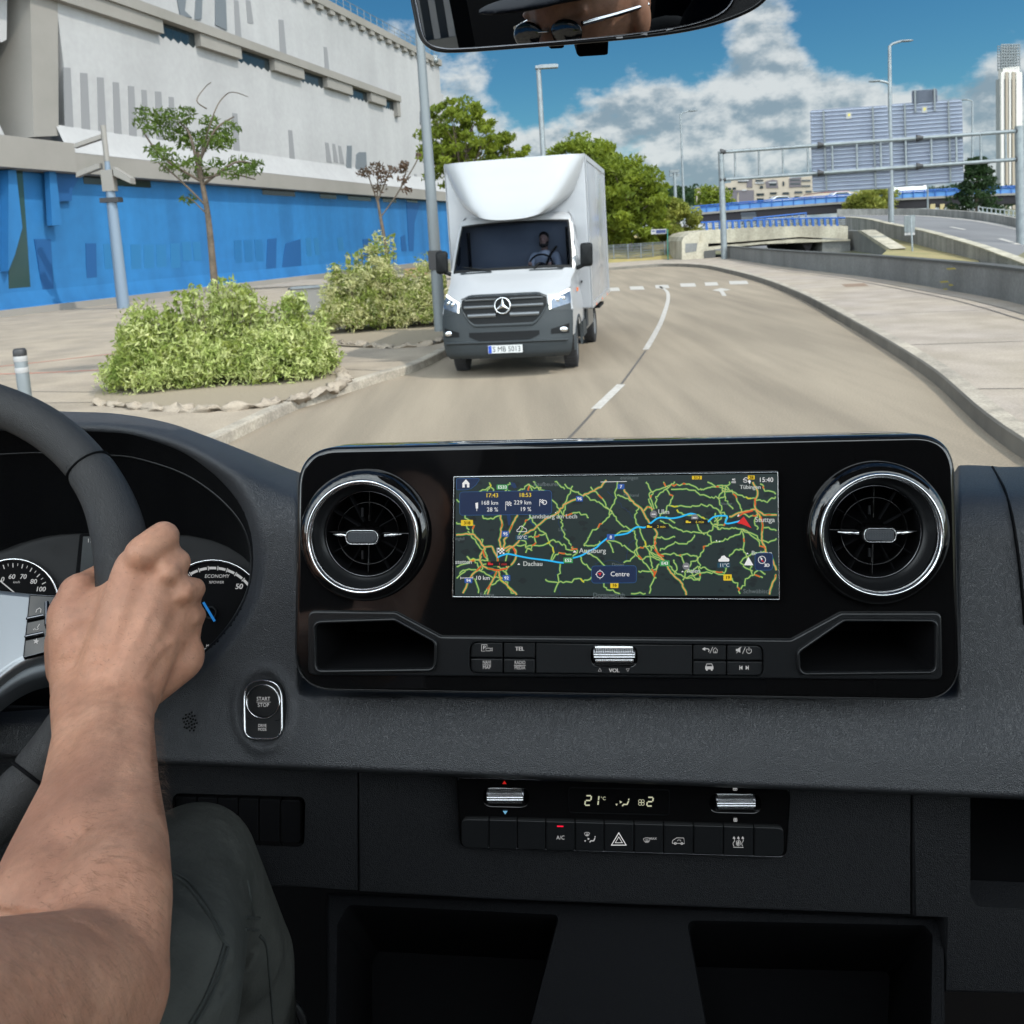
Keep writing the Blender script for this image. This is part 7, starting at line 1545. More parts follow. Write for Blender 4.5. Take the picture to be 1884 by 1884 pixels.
for i, P_ in enumerate(major + minor[::2]):                        # queues on the road
    cs = clipx(dense(P_, 8 if i < len(major) else 16))
    for c in cs:
        for _ in range(1 if i < len(major) else 1):
            if len(c) > 6: k = rng.randrange(0, len(c) - 3); stroke(mb, PN, zs(c[k:k + 3]), 2.6, h + .00013, rng.choice((6, 6, 7)))
for P_ in ([(1700, 200), (1704, 240)], [(1735, 300), (1745, 350), (1740, 380)], [(1150, 480), (1170, 505), (1200, 520)], [(700, 465), (690, 480), (725, 478)], [(370, 470), (384, 500)], [(230, 585), (290, 596), (340, 585)], [(195, 575), (170, 598)], [(1610, 300), (1640, 280), (1690, 268)]): stroke(mb, PN, zs(P_), 2.8, h + .00014, 6)
mo = obj('map_picture', mb, mapm, ts_)
mb = MB(); h2 = h + .0002
for P_ in ([(285, 525), (310, 513), (345, 506), (400, 517), (470, 530), (560, 541), (620, 552), (650, 554)], [(700, 528), (745, 515), (790, 490), (830, 470), (850, 450), (890, 418)], [(925, 404), (1000, 392), (1050, 358), (1095, 360), (1130, 335), (1175, 306), (1240, 310), (1290, 302), (1345, 284), (1378, 290)], [(1443, 330), (1480, 300), (1548, 298), (1538, 332), (1560, 338), (1620, 324)]): stroke(mb, PN, zs(P_), 3.0, h2, n=4)
obj('map_route', mb, emat('route_blue', (30, 180, 240), 1.1), ts_)
mtx = emat('map_text', (190, 195, 192), 1)
def tx(s_, x, y, cap, al='l', hh=h2 + .0001, **k): q = Z(x, y); text(mb, PN, s_, q[0], q[1], cap * .334, hh, align=al, **k)
for s_, x, y, c in (('Landsberg am Lech', 459, 310, 22), ('Augsburg', 734, 500, 25), ('Dachau', 425, 571, 23), ('Ulm', 1168, 286, 24), ('Tübingen', 1618, 148, 20), ('Stuttga', 1702, 330, 25), ('Aalen', 1326, 609, 21), ('Backnan', 1682, 512, 22), ('stetten', 52, 560, 21)): mb = MB(); tx(s_, x, y, c * 1.06, bold=.22); obj('place_name', mb, mtx, ts_)
mb = MB()
for s_, x, y, c in (('Kaufbeuren', 483, 132, 20), ('Donauwörth', 810, 742, 22), ('Schwäbisch', 1636, 722, 22), ('Erding', 188, 740, 20), ('Neckar', 1512, 236, 14), ('Merkanal', 978, 190, 15), ('Donau', 914, 572, 16), ('Lech', 620, 380, 15), ('ingfall', 52, 430, 15), ('enningen', 960, 96, 18)): tx(s_, x, y, c * 1.05)
obj('faint_place_names', mb, emat('map_text_dim', (110, 120, 122), .9), ts_)
# road number shields
shields = [('E533', 280, 124, 62, 28, 0), ('7', 945, 121, 38, 28, 1), ('96', 717, 187, 38, 30, 1), ('318', 84, 319, 66, 32, 2), ('95', 308, 379, 40, 32, 1), ('8', 887, 397, 42, 32, 1), ('E52', 648, 525, 52, 31, 0), ('E43', 1177, 541, 55, 32, 0), ('94', 104, 638, 42, 28, 1), ('92', 313, 622, 42, 32, 1), ('16', 906, 661, 44, 32, 2), ('19', 1528, 618, 46, 34, 2), ('28', 1662, 74, 38, 22, 2), ('312', 1355, 76, 54, 20, 2)]
sm_ = [emat('shield_green', (60, 150, 80), 1), emat('shield_blue', (38, 84, 165), 1), emat('shield_yellow', (225, 190, 30), 1)]
for s_, x, y, w_, hh, c in shields:
    mb = MB(); flat(mb, PN, rpoly(zs([(x, y), (x + w_, y), (x + w_, y + hh), (x, y + hh)]), 1.2, 3), h2 + .0001, 0); tx(s_, x + w_ / 2, y + hh * .5 + 8.5, 17, 'c', h2 + .0002, bold=.25)
    mb.mi[-0:] = mb.mi
    k = len([f for f in mb.f]); nf = len(glyphs(s_)[1]) * 2
    for i in range(k - nf, k): mb.mi[i] = 1
    obj('road_number', mb, [sm_[c], M['iconb'] if c < 2 else M['matteblk']], ts_)
# info box, home tab, centre and 3D buttons
navy = emat('menu_navy', (16, 36, 72), 1); rimb = emat('menu_rim', (46, 90, 140), 1)
def menu(name, P_, r_=5):
    mb = MB(); q = rpoly(zs(P_), r_, 5); flat(mb, PN, offs(q, -.8), h2 + .00025, 1); flat(mb, PN, q, h2 + .0003, 0); return obj(name, mb, [navy, rimb], ts_)
menu('route_info_box', [(78, 166), (582, 158), (582, 286), (78, 292)], 6); menu('centre_button', [(804, 573), (1048, 571), (1048, 663), (804, 665)], 6); menu('view_button', [(1703, 502), (1798, 501), (1798, 593), (1703, 595)], 7); menu('home_tab', [(60, 92), (190, 90), (165, 125), (140, 145), (110, 152), (60, 152)], 3)
h3 = h2 + .0004; mb = MB()
flat(mb, PN, zs([(90, 118), (111, 95), (132, 118), (130, 118), (130, 140), (117, 140), (117, 122), (105, 122), (105, 140), (92, 140), (92, 118)]), h3)
tx('15:40', 1802, 110, 25, 'r', h3); tx('3D', 1766, 576, 17, 'c', h3, bold=.35); tx('Centre', 906, 628, 25, 'l', h3); tx('4G', 1584, 101, 10, 'c', h3, bold=.2)
for k in range(2): stroke(mb, PN, zs([(1572, 108 + k * 6), (1597, 108 + k * 6)]), .8, h3)
stroke(mb, PN, zs([(852, 110), (996, 107)]), 1.0, h3); stroke(mb, PN, zs([(1637, 98), (1650, 86), (1664, 90)]), 1.0, h3, n=3); stroke(mb, PN, zs([(1637, 108), (1650, 112), (1660, 106)]), 1, h3, n=3); stroke(mb, PN, zs([(1636, 98), (1658, 100)]), 1.2, h3); flat(mb, PN, [(q[0], q[1]) for q in zs([(1662, 104), (1672, 98), (1680, 106), (1672, 122)])], h3)
for s_, x, y, c in (('168 km', 288, 235, 22), ('229 km', 470, 233, 22), ('28 %', 288, 272, 22), ('19 %', 470, 270, 22), ('10 km', 242, 648, 22), ('10°C', 446, 423, 18), ('11°C', 1560, 576, 18)): tx(s_, x, y, c, 'r', h3)
stroke(mb, PN, zs([(82, 638), (150, 637)]), .9, h3); stroke(mb, PN, zs([(82, 630), (82, 646)]), .7, h3); stroke(mb, PN, zs([(150, 630), (150, 646)]), .7, h3)
flat(mb, PN, zs([(163, 226), (178, 222), (178, 256), (166, 256)]), h3); stroke(mb, PN, zs([(171, 256), (171, 270)]), .9, h3)
stroke(mb, PN, zs([(330, 218), (330, 266)]), .8, h3); stroke(mb, PN, zs([(517, 205), (517, 243)]), .9, h3)
def chk(x, y, w_, hh):
    for i in range(4):
        for j in range(4):
            if (i + j) % 2 == 0: flat(mb, PN, zs([(x + i * w_ / 4, y + j * hh / 4), (x + (i + 1) * w_ / 4, y + j * hh / 4), (x + (i + 1) * w_ / 4, y + (j + 1) * hh / 4), (x + i * w_ / 4, y + (j + 1) * hh / 4)]), h3 + .0001)
chk(334, 217, 28, 24); chk(519, 205, 22, 20); chk(287, 472, 36, 34); stroke(mb, PN, zs([(283, 472), (283, 515)]), .9, h3 + .0001)
stroke(mb, PN, [Z(544 + 11 * math.cos(a * .4), 222 + 11 * math.sin(a * .4)) for a in range(16)], 1.4, h3, closed=True)
stroke(mb, PN, [Z(849 + 19 * math.cos(a * .35), 618 + 19 * math.sin(a * .35)) for a in range(18)], 1.0, h3, closed=True)
for k in range(4): a = k * math.pi / 2; stroke(mb, PN, [Z(849 + 19 * math.cos(a), 618 + 19 * math.sin(a)), Z(849 + 26 * math.cos(a), 618 + 26 * math.sin(a))], 1.0, h3)
stroke(mb, PN, [Z(1740 + 20 * math.cos(a * .35), 538 + 20 * math.sin(a * .35)) for a in range(18)], 1.1, h3, closed=True); flat(mb, PN, zs([(1730, 520), (1744, 534), (1736, 541)]), h3)
for (x, y, s_, out) in ((1530, 536, 30, False), (418, 372, 26, True)):
    P_ = [Z(x + s_ * u_, y + s_ * v_) for u_, v_ in ((-1, .3), (-.95, 0), (-.6, -.2), (-.4, -.6), (.1, -.75), (.5, -.35), (.9, -.2), (1.05, .15), (.9, .4), (-.8, .4))]
    if out: stroke(mb, PN, P_, 1.0, h3, n=3, closed=True)
    else: flat(mb, PN, P_, h3)
flat(mb, PN, zs([(1641, 568), (1666, 522), (1693, 568)]), h3)
for (x, y) in ((1490, 433), (1507, 437), (1612, 292), (1608, 297)): flat(mb, PN, [Z(x + 4 * math.cos(a), y + 4 * math.sin(a)) for a in (0, 1, 2, 3, 4, 5)], h3)
for (x, y, s_) in ((710, 492, 11), (402, 561, 8), (605, 278, 5), (1303, 602, 7), (1660, 503, 7)): flat(mb, PN, zs([(x - s_, y + s_ * .5), (x, y - s_ * .6), (x + s_, y + s_ * .5)]), h3)
obj('screen_lettering', mb, M['iconb'], ts_)
mb = MB(); tx('17:43', 288, 194, 22, 'r', h3, bold=.15); tx('18:53', 470, 192, 22, 'r', h3, bold=.15); obj('arrival_times', mb, emat('time_yellow', (230, 200, 40), 1), ts_)
lbk = emat('label_black', (10, 10, 10), 1); sgr = emat('sign_grey', (120, 120, 125), 1)
for (x, y, w_) in ((1101, 340, 127), (1315, 315, 127), (224, 546, 133)): mb = MB(); flat(mb, PN, rpoly(zs([(x, y), (x + w_, y), (x + w_, y + 26), (x, y + 26)]), 1.5, 3), h3 + .00005); obj('delay_label', mb, lbk, ts_)
for (x, y) in ((1144, 287), (1370, 307), (1323, 573)):
    mb = MB(); flat(mb, PN, [Z(x + 20 * math.cos(a * .3), y + 20 * math.sin(a * .3)) for a in range(21)], h3 + .00001); stroke(mb, PN, zs([(x - 11, y), (x + 11, y)]), 1.6, h3 + .0001, 1); obj('closure_sign', mb, [sgr, M['iconb']], ts_)
mb = MB(); tx('2 min', 1208, 362, 14, 'r', h3 + .0001); tx('6 min', 1420, 336, 14, 'r', h3 + .0001)
for (x, y) in ((1107, 348), (1321, 322)): flat(mb, PN, zs([(x, y), (x + 14, y), (x + 14, y + 6), (x + 28, y + 6), (x + 28, y + 13), (x, y + 13)]), h3 + .0001)
obj('delay_times', mb, bpy.data.materials['time_yellow'], ts_)
rdm = emat('map_marker_red', (215, 35, 35), 1)
mb = MB(); flat(mb, PN, zs([(1640, 300), (1603, 336), (1634, 343), (1683, 364)]), h3 + .0001); obj('position_arrow', mb, rdm, ts_)
mb = MB(); flat(mb, PN, zs([(834, 612), (858, 608), (848, 628), (846, 618)]), h3 + .0001); obj('centre_arrow', mb, rdm, ts_)
mb = MB(); flat(mb, PN, zs([(1742, 536), (1752, 552), (1736, 544)]), h3 + .0001); obj('compass_tip', mb, rdm, ts_)
mb = MB(); tx('1 min', 336, 568, 14, 'r', h3 + .0001); flat(mb, PN, zs([(232, 552), (246, 552), (246, 558), (260, 558), (260, 566), (232, 566)]), h3 + .0001);
obj('delay_time', mb, rdm, ts_)
wbl = emat('weather_blue', (22, 70, 92), 1)
mb = MB(); x, y = 1495, 554; flat(mb, PN, rpoly(zs([(x, y), (x + 70, y), (x + 70, y + 27), (x, y + 27)]), 1.5, 3), h2 + .0002); obj('weather_label', mb, wbl, ts_)
mb = MB(); x, y = 385, 402; flat(mb, PN, rpoly(zs([(x, y), (x + 70, y), (x + 70, y + 27), (x, y + 27)]), 1.5, 3), h2 + .0002)
for k in range(4): flat(mb, PN, [Z(400 + k * 11 + 2.5 * math.cos(a), 390 + 6 * (k % 2) + 4 * math.sin(a)) for a in range(6)], h3)
obj('weather_label', mb, wbl, ts_)

# ---- steering wheel
SX, SY, SZ, ST_, SYW, SR = -.4761, -.1930, .6035, .6367, -.2357, .190
su = Vector((math.cos(SYW), 0, -math.sin(SYW))); sv = Vector((math.sin(ST_) * math.sin(SYW), math.cos(ST_), math.sin(ST_) * math.cos(SYW)))
def sc_(x, y, z): return cw_(x, y, z)
def rimp(a, R_=SR, lift=0.0):
    c = Vector((SX, SY, SZ)) + (su * math.cos(a) + sv * math.sin(a)) * R_; n = su.cross(sv); n = n if n.z < 0 else -n; c += n * lift; return cw_(c.x, c.y, c.z)
sw = thing('steering_wheel', 'black leather steering wheel with a silver spoke, held by the driver', 'steering wheel', tuple(cw_(SX, SY, SZ)))
an = [math.radians(2.0 * k) for k in range(180)]; seamT, seamB = 36.5, -38.0
def rr_(a):
    d_ = (math.degrees(a) + 180) % 360 - 180; r_ = .0168
    if seamB < d_ < seamT: r_ = .0178 + .0022 * math.exp(-((d_ - 14) / 12) ** 2)
    for s_ in (seamT, seamB): r_ -= .0012 * math.exp(-((d_ - s_) / .9) ** 2)
    return r_
an = [math.radians(-180 + k) for k in range(360)]
mb = MB(); mb.tube([rimp(a) for a in an], [rr_(a) for a in an], 28, closed=True); obj('rim', mb, M['wheelL'], sw)
for s_ in (seamT, seamB):
    mb = MB(); c = rimp(math.radians(s_)); t_ = (rimp(math.radians(s_ + 1)) - rimp(math.radians(s_ - 1))).normalized(); mb.lathe(c, t_, [(.0160, -.0012), (.0186, 0), (.0160, .0012)], 32); obj('rim_seam', mb, M['matteblk'], sw)
mb = MB(); rng = random.Random(8)
for k in range(60): a = math.radians(40 + k * 1.6); c = rimp(a); q = (cw_(SX, SY, SZ) - c).normalized(); nn = (O - c).normalized(); p = c + (q * .72 + nn * .69).normalized() * .0170; t_ = (rimp(a + .01) - c).normalized(); mb.tube([p - t_ * .0012 + q * .0008, p + t_ * .0012 - q * .0008], .0004, 4)
obj('stitching', mb, M['matteblk'], sw)
d_s = .622
SPK = Plane((0, 1150, .650), (100, 1150, .657), (40, 1050, .685))
mb = MB(); plate(mb, SPK, [(p.x, p.y) for p in cr(v2([(-400, 1000), (-150, 1062), (-40, 1078), (30, 1086), (95, 1092), (150, 1098), (190, 1100), (190, 1180), (140, 1196), (92, 1203), (48, 1216), (12, 1238), (-30, 1275), (-90, 1340), (-400, 1420)]), 4)], .0, .010, .004); obj('spoke', mb, M['silver'], sw, sharp=50)
mb = MB(); plate(mb, SPK, [(p.x, p.y) for p in cr(v2([(-400, 1010), (-150, 1090), (150, 1110), (185, 1150), (190, 1200), (150, 1222), (96, 1236), (50, 1248), (10, 1270), (-30, 1305), (-90, 1370), (-400, 1460)]), 4)], -.010, .02, .006); obj('spoke_back', mb, mat('spoke_back_grey', (.10, .11, .12), .35, .3), sw, sharp=50)
mb = MB(); plate(mb, SPK, rpoly([(54, 1094), (160, 1099), (160, 1190), (92, 1198), (42, 1211)], 3, 4), .0022, .003, .0008); bp_ = obj('button_pad', mb, M['gloss'], sw, sharp=40)
mb = MB(); ring(mb, SPK, rpoly([(54, 1094), (160, 1099), (160, 1190), (92, 1198), (42, 1211)], 3, 4), 1.6, .0022, .0006); obj('pad_rim', mb, M['slatc'], bp_)
for (x0, y0, x1, y1) in ((51, 1138, 80, 1132), (48, 1171, 80, 1164)):
    mb = MB(); mb.tube([SPK.pt(x0, y0, .004), SPK.pt(x1, y1, .004)], .0013, 10); mb.ell(SPK.pt(x0, y0, .004), (.0013,) * 3); obj('rocker', mb, M['slatc'], bp_)
mb = MB(); mb.tube([SPK.pt(86, 1108, .004), SPK.pt(86, 1150, .004)], .0016, 10); obj('thumb_slider', mb, M['slatc'], bp_)
def f_(mb):
    hs = .0025
    stroke(mb, SPK, [(66, 1127), (67.5, 1122), (73, 1118.5), (75.5, 1121), (74.5, 1127)], 1.6, hs); stroke(mb, SPK, [(67, 1159), (70.5, 1157.5), (69, 1154), (73, 1148)], 1.4, hs); stroke(mb, SPK, [(61, 1157), (62.5, 1159.5)], 1.2, hs); stroke(mb, SPK, [(64, 1155.5), (65, 1159.5)], 1.2, hs)
    flat(mb, SPK, [(66.5 + (6 if k % 2 == 0 else 2.6) * math.sin(k * math.pi / 5 + .15), 1180 - (6 if k % 2 == 0 else 2.6) * math.cos(k * math.pi / 5 + .15)) for k in range(10)], hs)
sym(bp_, f_, 'icon', 'symbols')
mb = MB(); mb.capsule(cw_(SX, SY - .05, SZ + .05), .05, cw_(SX - .02, SY - .17, SZ + .24), .06); obj('column_shroud', mb, M['matteblk'], sw)
mb = MB(); c_ = Vector((SX, SY, SZ)); mb.ell(cw_(SX, SY, SZ + .0), (.085, .05, .075)); obj('hub', mb, M['wheelL'], sw)

# ---- rear-view mirror
HD = Vector((-.385, .115, -.02))                                   # driver's head centre in cab coordinates (right, up, forward)
MC = Vector(((1090 - CX) / F * .56, (CY - 30) / F * .56, .56)); nm = ((-MC).normalized() + (HD - MC).normalized()).normalized()
class WPl(Plane):
    def __init__(s, o, n): s.o = o; s.n = n
MW = cw_(*MC); NW = (C3 @ Vector((nm.x, nm.y, -nm.z))).normalized(); MP = WPl(MW, NW)
mr_ = thing('rear_view_mirror', 'interior rear-view mirror at the top, reflecting the driver with cap and glasses', 'mirror', tuple(MW))
gl_ = [(p.x, p.y) for p in cr(v2([(764, -20), (770, 20), (778, 58), (790, 78), (812, 87), (850, 88), (950, 81), (1080, 70), (1200, 56), (1280, 41), (1330, 20), (1350, -10), (1358, -60), (1350, -120), (1100, -150), (800, -140), (768, -90)]), 5, True)]
ho_ = [(p.x, p.y) for p in cr(v2([(753, -20), (760, 25), (770, 66), (785, 86), (808, 96), (850, 97), (950, 90), (1090, 79), (1210, 67), (1300, 51), (1370, 27), (1410, 0), (1432, -40), (1425, -120), (1100, -180), (790, -165), (752, -100)]), 5, True)]
mb = MB(); rows = [[MP.pt(*q, h_) for q in offs(ho_, o_)] for h_, o_ in ((-.045, 40), (-.035, 14), (-.018, 3), (-.006, 0), (.0, .5), (.0018, 4), (.0012, 7))]; mb.grid(rows, 0, True, True); mb.add(rows[0], [tuple(t) for t in tessellate_polygon([rows[0]])]); obj('housing', mb, M['satin'], mr_)
mb = MB(); rows = [[MP.pt(*q, h_) for q in offs(gl_, o_)] for h_, o_ in ((.0008, -4), (.0022, -3), (.0022, -1.5), (.0010, 0))]; mb.grid(rows, 0, True, True); lo = [MP.pt(*q, .0005) for q in ho_]; obj('bezel', mb, M['slatc'], mr_)
mb = MB(); lp = [MP.pt(*q, .0011) for q in offs(gl_, -.5)]; mb.add(lp, [tuple(t) for t in tessellate_polygon([lp])]); lo = [MP.pt(*q, .0003) for q in offs(ho_, 2)]; obj('mirror_glass', mb, mat('mirror_silver', (.46, .48, .50), .0, 1.0), mr_)
mb = MB(); lo = [MP.pt(*q, .0004) for q in offs(ho_, 5)]; mb.add(lo, [tuple(t) for t in tessellate_polygon([lo])]); obj('face_plate', mb, M['satin'], mr_)
UM = Plane((1000, 90, .585), (1150, 80, .585), (1080, 150, .600))
def ublk(name, P_, r_, h_=0.0, th=.03): mb = MB(); plate(mb, UM, rpoly(P_, r_, 5), h_, th, .0015); return obj(name, mb, M['matteblk'], mr_, sharp=40)
ublk('sensor_block', [(1008, 60), (1040, 60), (1038, 88), (1034, 90), (1014, 91), (1010, 88)], 3); ublk('sensor_block', [(1060, 55), (1121, 55), (1119, 101), (1113, 102.5), (1066, 105.5), (1061, 100)], 5); ublk('mirror_lever', [(1092, 55), (1118, 55), (1116, 76), (1111, 81), (1097, 83), (1092, 80)], 4, .006, .006)
mb = MB(); 
for q in ([(1134, 68), (1146, 67), (1146, 70), (1134, 71)], [(1178, 63), (1191, 60), (1191, 65)], [(1225, 57), (1240, 53), (1228, 53)]): flat(mb, MP, q, .0024)
obj('mirror_marks', mb, M['dim'], mr_)
mb = MB(); mb.capsule(cw_(MC.x, MC.y + .02, MC.z + .03), .02, cw_(MC.x, MC.y + .16, MC.z + .12), .016); obj('stalk', mb, M['satin'], mr_)
# ================================================================== THE DRIVER
pe = thing('person', 'driver with bare forearm, right hand on the wheel, grey work trousers, cap and glasses', 'person', tuple(cw_(-.40, -.75, 0)))
def skin_mat():
    m = mat('skin', (.54, .285, .185), .52, spec=.35, sss=.12, var=(38, (.44, .205, .125), .6), bump=[('noise', 900, .00025), ('noise', 260, .0004)]); t = m.node_tree; b = t.nodes['Principled BSDF']
    tcn = t.nodes.new('ShaderNodeTexCoord'); n = t.nodes.new('ShaderNodeTexNoise'); n.inputs['Scale'].default_value = 420; n.inputs['Detail'].default_value = 2; t.links.new(tcn.outputs['Object'], n.inputs['Vector'])
    r = t.nodes.new('ShaderNodeMapRange'); t.links.new(n.outputs['Fac'], r.inputs[0]); r.inputs[1].default_value = .66; r.inputs[2].default_value = .74; r.inputs[4].default_value = .45
    n2 = t.nodes.new('ShaderNodeTexNoise'); n2.inputs['Scale'].default_value = 11; n2.inputs['Detail'].default_value = 3; t.links.new(tcn.outputs['Object'], n2.inputs['Vector']); r2 = t.nodes.new('ShaderNodeMapRange'); t.links.new(n2.outputs['Fac'], r2.inputs[0]); r2.inputs[1].default_value = .42; r2.inputs[2].default_value = .66; r2.inputs[4].default_value = .5
    src = b.inputs['Base Color'].links[0].from_socket; mx0 = t.nodes.new('ShaderNodeMix'); mx0.data_type = 'RGBA'; t.links.new(r2.outputs[0], mx0.inputs['Factor']); t.links.new(src, mx0.inputs['A']); mx0.inputs['B'].default_value = (.36, .165, .11, 1)
    mx = t.nodes.new('ShaderNodeMix'); mx.data_type = 'RGBA'; t.links.new(r.outputs[0], mx.inputs['Factor']); t.links.new(mx0.outputs['Result'], mx.inputs['A']); mx.inputs['B'].default_value = (.22, .10, .06, 1); t.links.new(mx.outputs['Result'], b.inputs['Base Color']); return m
M['skin'] = skin_mat()
def c(a, b):                                                       # capsule from (px, py, depth, radius px)
    return ('c', cp(a[0], a[1], a[2]), a[3] * a[2] / F, cp(b[0], b[1], b[2]), b[3] * b[2] / F)
def ca(a, b):                                                      # the same for the arm, which comes forward of the rim below the palm
    g_ = lambda p: (p[0], p[1], p[2] - tab([(1150, 0), (1250, .012), (1300, .032), (1350, .056), (1450, .066), (1565, .064), (1668, .058), (1800, .048)], p[1]), p[3])
    return c(g_(a), g_(b))
W = [ca((150, 1262, .628, 53), (140, 1130, .640, 50)), ca((142, 1128, .640, 48), (146, 1092, .648, 38)), ca((146, 1092, .650, 36), (178, 1062, .668, 23)), ca((178, 1062, .668, 23), (212, 1040, .690, 17)),
     ca((182, 1300, .625, 60), (250, 1046, .628, 40)), ca((215, 1300, .622, 60), (292, 1078, .628, 38)), ca((235, 1290, .625, 56), (322, 1115, .636, 35)), ca((250, 1262, .636, 50), (334, 1160, .648, 36)), ca((262, 1268, .642, 42), (332, 1210, .646, 44)),
     ca((170, 1200, .632, 70), (250, 1170, .632, 76)), ca((230, 1110, .634, 50), (290, 1170, .634, 60)), ca((190, 1140, .640, 62), (230, 1100, .640, 46)), ca((120, 1180, .640, 36), (125, 1230, .636, 38)),
     # knuckles
     ca((258, 1022, .6195, 27), (262, 1018, .621, 27)), ca((306, 1058, .6225, 22), (310, 1054, .624, 22)), ca((335, 1092, .627, 20), (339, 1088, .629, 20)), ca((350, 1138, .638, 17), (353, 1134, .640, 17)),
     # fingers folding over the rim
     ca((262, 1018, .622, 33), (300, 988, .636, 30)), ca((300, 988, .636, 29.5), (305, 998, .675, 24)), ca((305, 998, .675, 22), (270, 1012, .705, 18)),
     ca((306, 1055, .628, 29), (327, 1034, .642, 24.5)), ca((327, 1034, .642, 24), (322, 1048, .680, 21)), ca((322, 1048, .68, 20), (280, 1056, .705, 17)),
     ca((336, 1090, .634, 27), (357, 1084, .648, 22)), ca((357, 1084, .648, 22), (350, 1098, .685, 19)), ca((350, 1098, .685, 19), (300, 1106, .705, 16)),
     ca((350, 1135, .644, 23), (362, 1132, .654, 18)), ca((362, 1132, .654, 18), (350, 1142, .688, 15)), ca((350, 1142, .688, 15), (310, 1148, .70, 14)),
     # wrist, forearm, elbow, upper arm
     ca((152, 1280, .624, 55), (150, 1352, .612, 50)), ca((226, 1290, .622, 56), (231, 1352, .612, 50)), ca((190, 1290, .620, 58), (190, 1352, .608, 56)),
     ca((150, 1350, .612, 50), (140, 1450, .575, 61)), ca((231, 1350, .612, 50), (224, 1450, .570, 65)), ca((190, 1350, .606, 56), (182, 1450, .566, 70)),
     ca((140, 1450, .575, 61), (108, 1565, .525, 86)), ca((224, 1450, .570, 65), (214, 1565, .518, 92)), ca((182, 1450, .566, 70), (160, 1565, .515, 98)), ca((108, 1565, .525, 86), (82, 1668, .480, 108)), ca((214, 1565, .518, 92), (198, 1668, .472, 114)), ca((82, 1668, .48, 108), (150, 1800, .44, 112)), ca((198, 1668, .472, 114), (188, 1800, .435, 116))]
E3 = Vector(((165 - CX) / F * .385, (CY - 1832) / F * .385, .385)); SH3 = Vector((-.235, -.085, -.02))
def cc3(a, ra, b, rb): return ('c', cw_(*a), ra, cw_(*b), rb)
W += [cc3(E3, .034, E3.lerp(SH3, .45), .047), cc3(E3.lerp(SH3, .40) + Vector((-.01, .004, 0)), .047, SH3, .055), cc3(SH3, .06, Vector((-.40, -.07, 0)), .06), cc3(Vector((-.38, -.10, .0)), .11, Vector((-.38, -.55, .0)), .125), cc3(Vector((-.46, -.10, .0)), .11, Vector((-.46, -.55, .0)), .125),
      cc3(Vector((-.40, -.05, 0)), .06, HD + Vector((0, -.08, -.01)), .055), cc3(Vector((-.42, -.08, 0)), .06, Vector((-.60, -.10, 0)), .058), cc3(Vector((-.60, -.10, 0)), .05, Vector((-.70, -.35, .12)), .042), cc3(Vector((-.70, -.35, .12)), .042, Vector((-.66, -.22, .50)), .028), cc3(Vector((-.655, -.215, .50)), .034, Vector((-.64, -.20, .58)), .032)]
for k in range(4): W.append(cc3(Vector((-.675 + .0 * k, -.235 + .022 * k, .57)), .011, Vector((-.64, -.225 + .022 * k, .625)), .009))
W.append(cc3(Vector((-.62, -.19, .56)), .013, Vector((-.61, -.17, .60)), .010))
Hh = HD
W += [('e', cw_(Hh.x, Hh.y + .02, Hh.z), (.076, .096, .105), C3), ('e', cw_(Hh.x, Hh.y - .045, Hh.z + .02), (.055, .06, .06), C3), ('e', cw_(Hh.x, Hh.y - .018, Hh.z + .10), (.015, .024, .018), C3), ('e', cw_(Hh.x, Hh.y - .003, Hh.z + .092), (.010, .03, .013), C3), ('e', cw_(Hh.x, Hh.y - .055, Hh.z + .083), (.026, .009, .01), C3), ('e', cw_(Hh.x + .077, Hh.y - .005, Hh.z - .01), (.010, .03, .018), C3), ('e', cw_(Hh.x - .077, Hh.y - .005, Hh.z - .01), (.010, .03, .018), C3), ('e', cw_(Hh.x - .03, Hh.y + .022, Hh.z + .084), (.026, .009, .010), C3), ('e', cw_(Hh.x + .03, Hh.y + .022, Hh.z + .084), (.026, .009, .010), C3)]
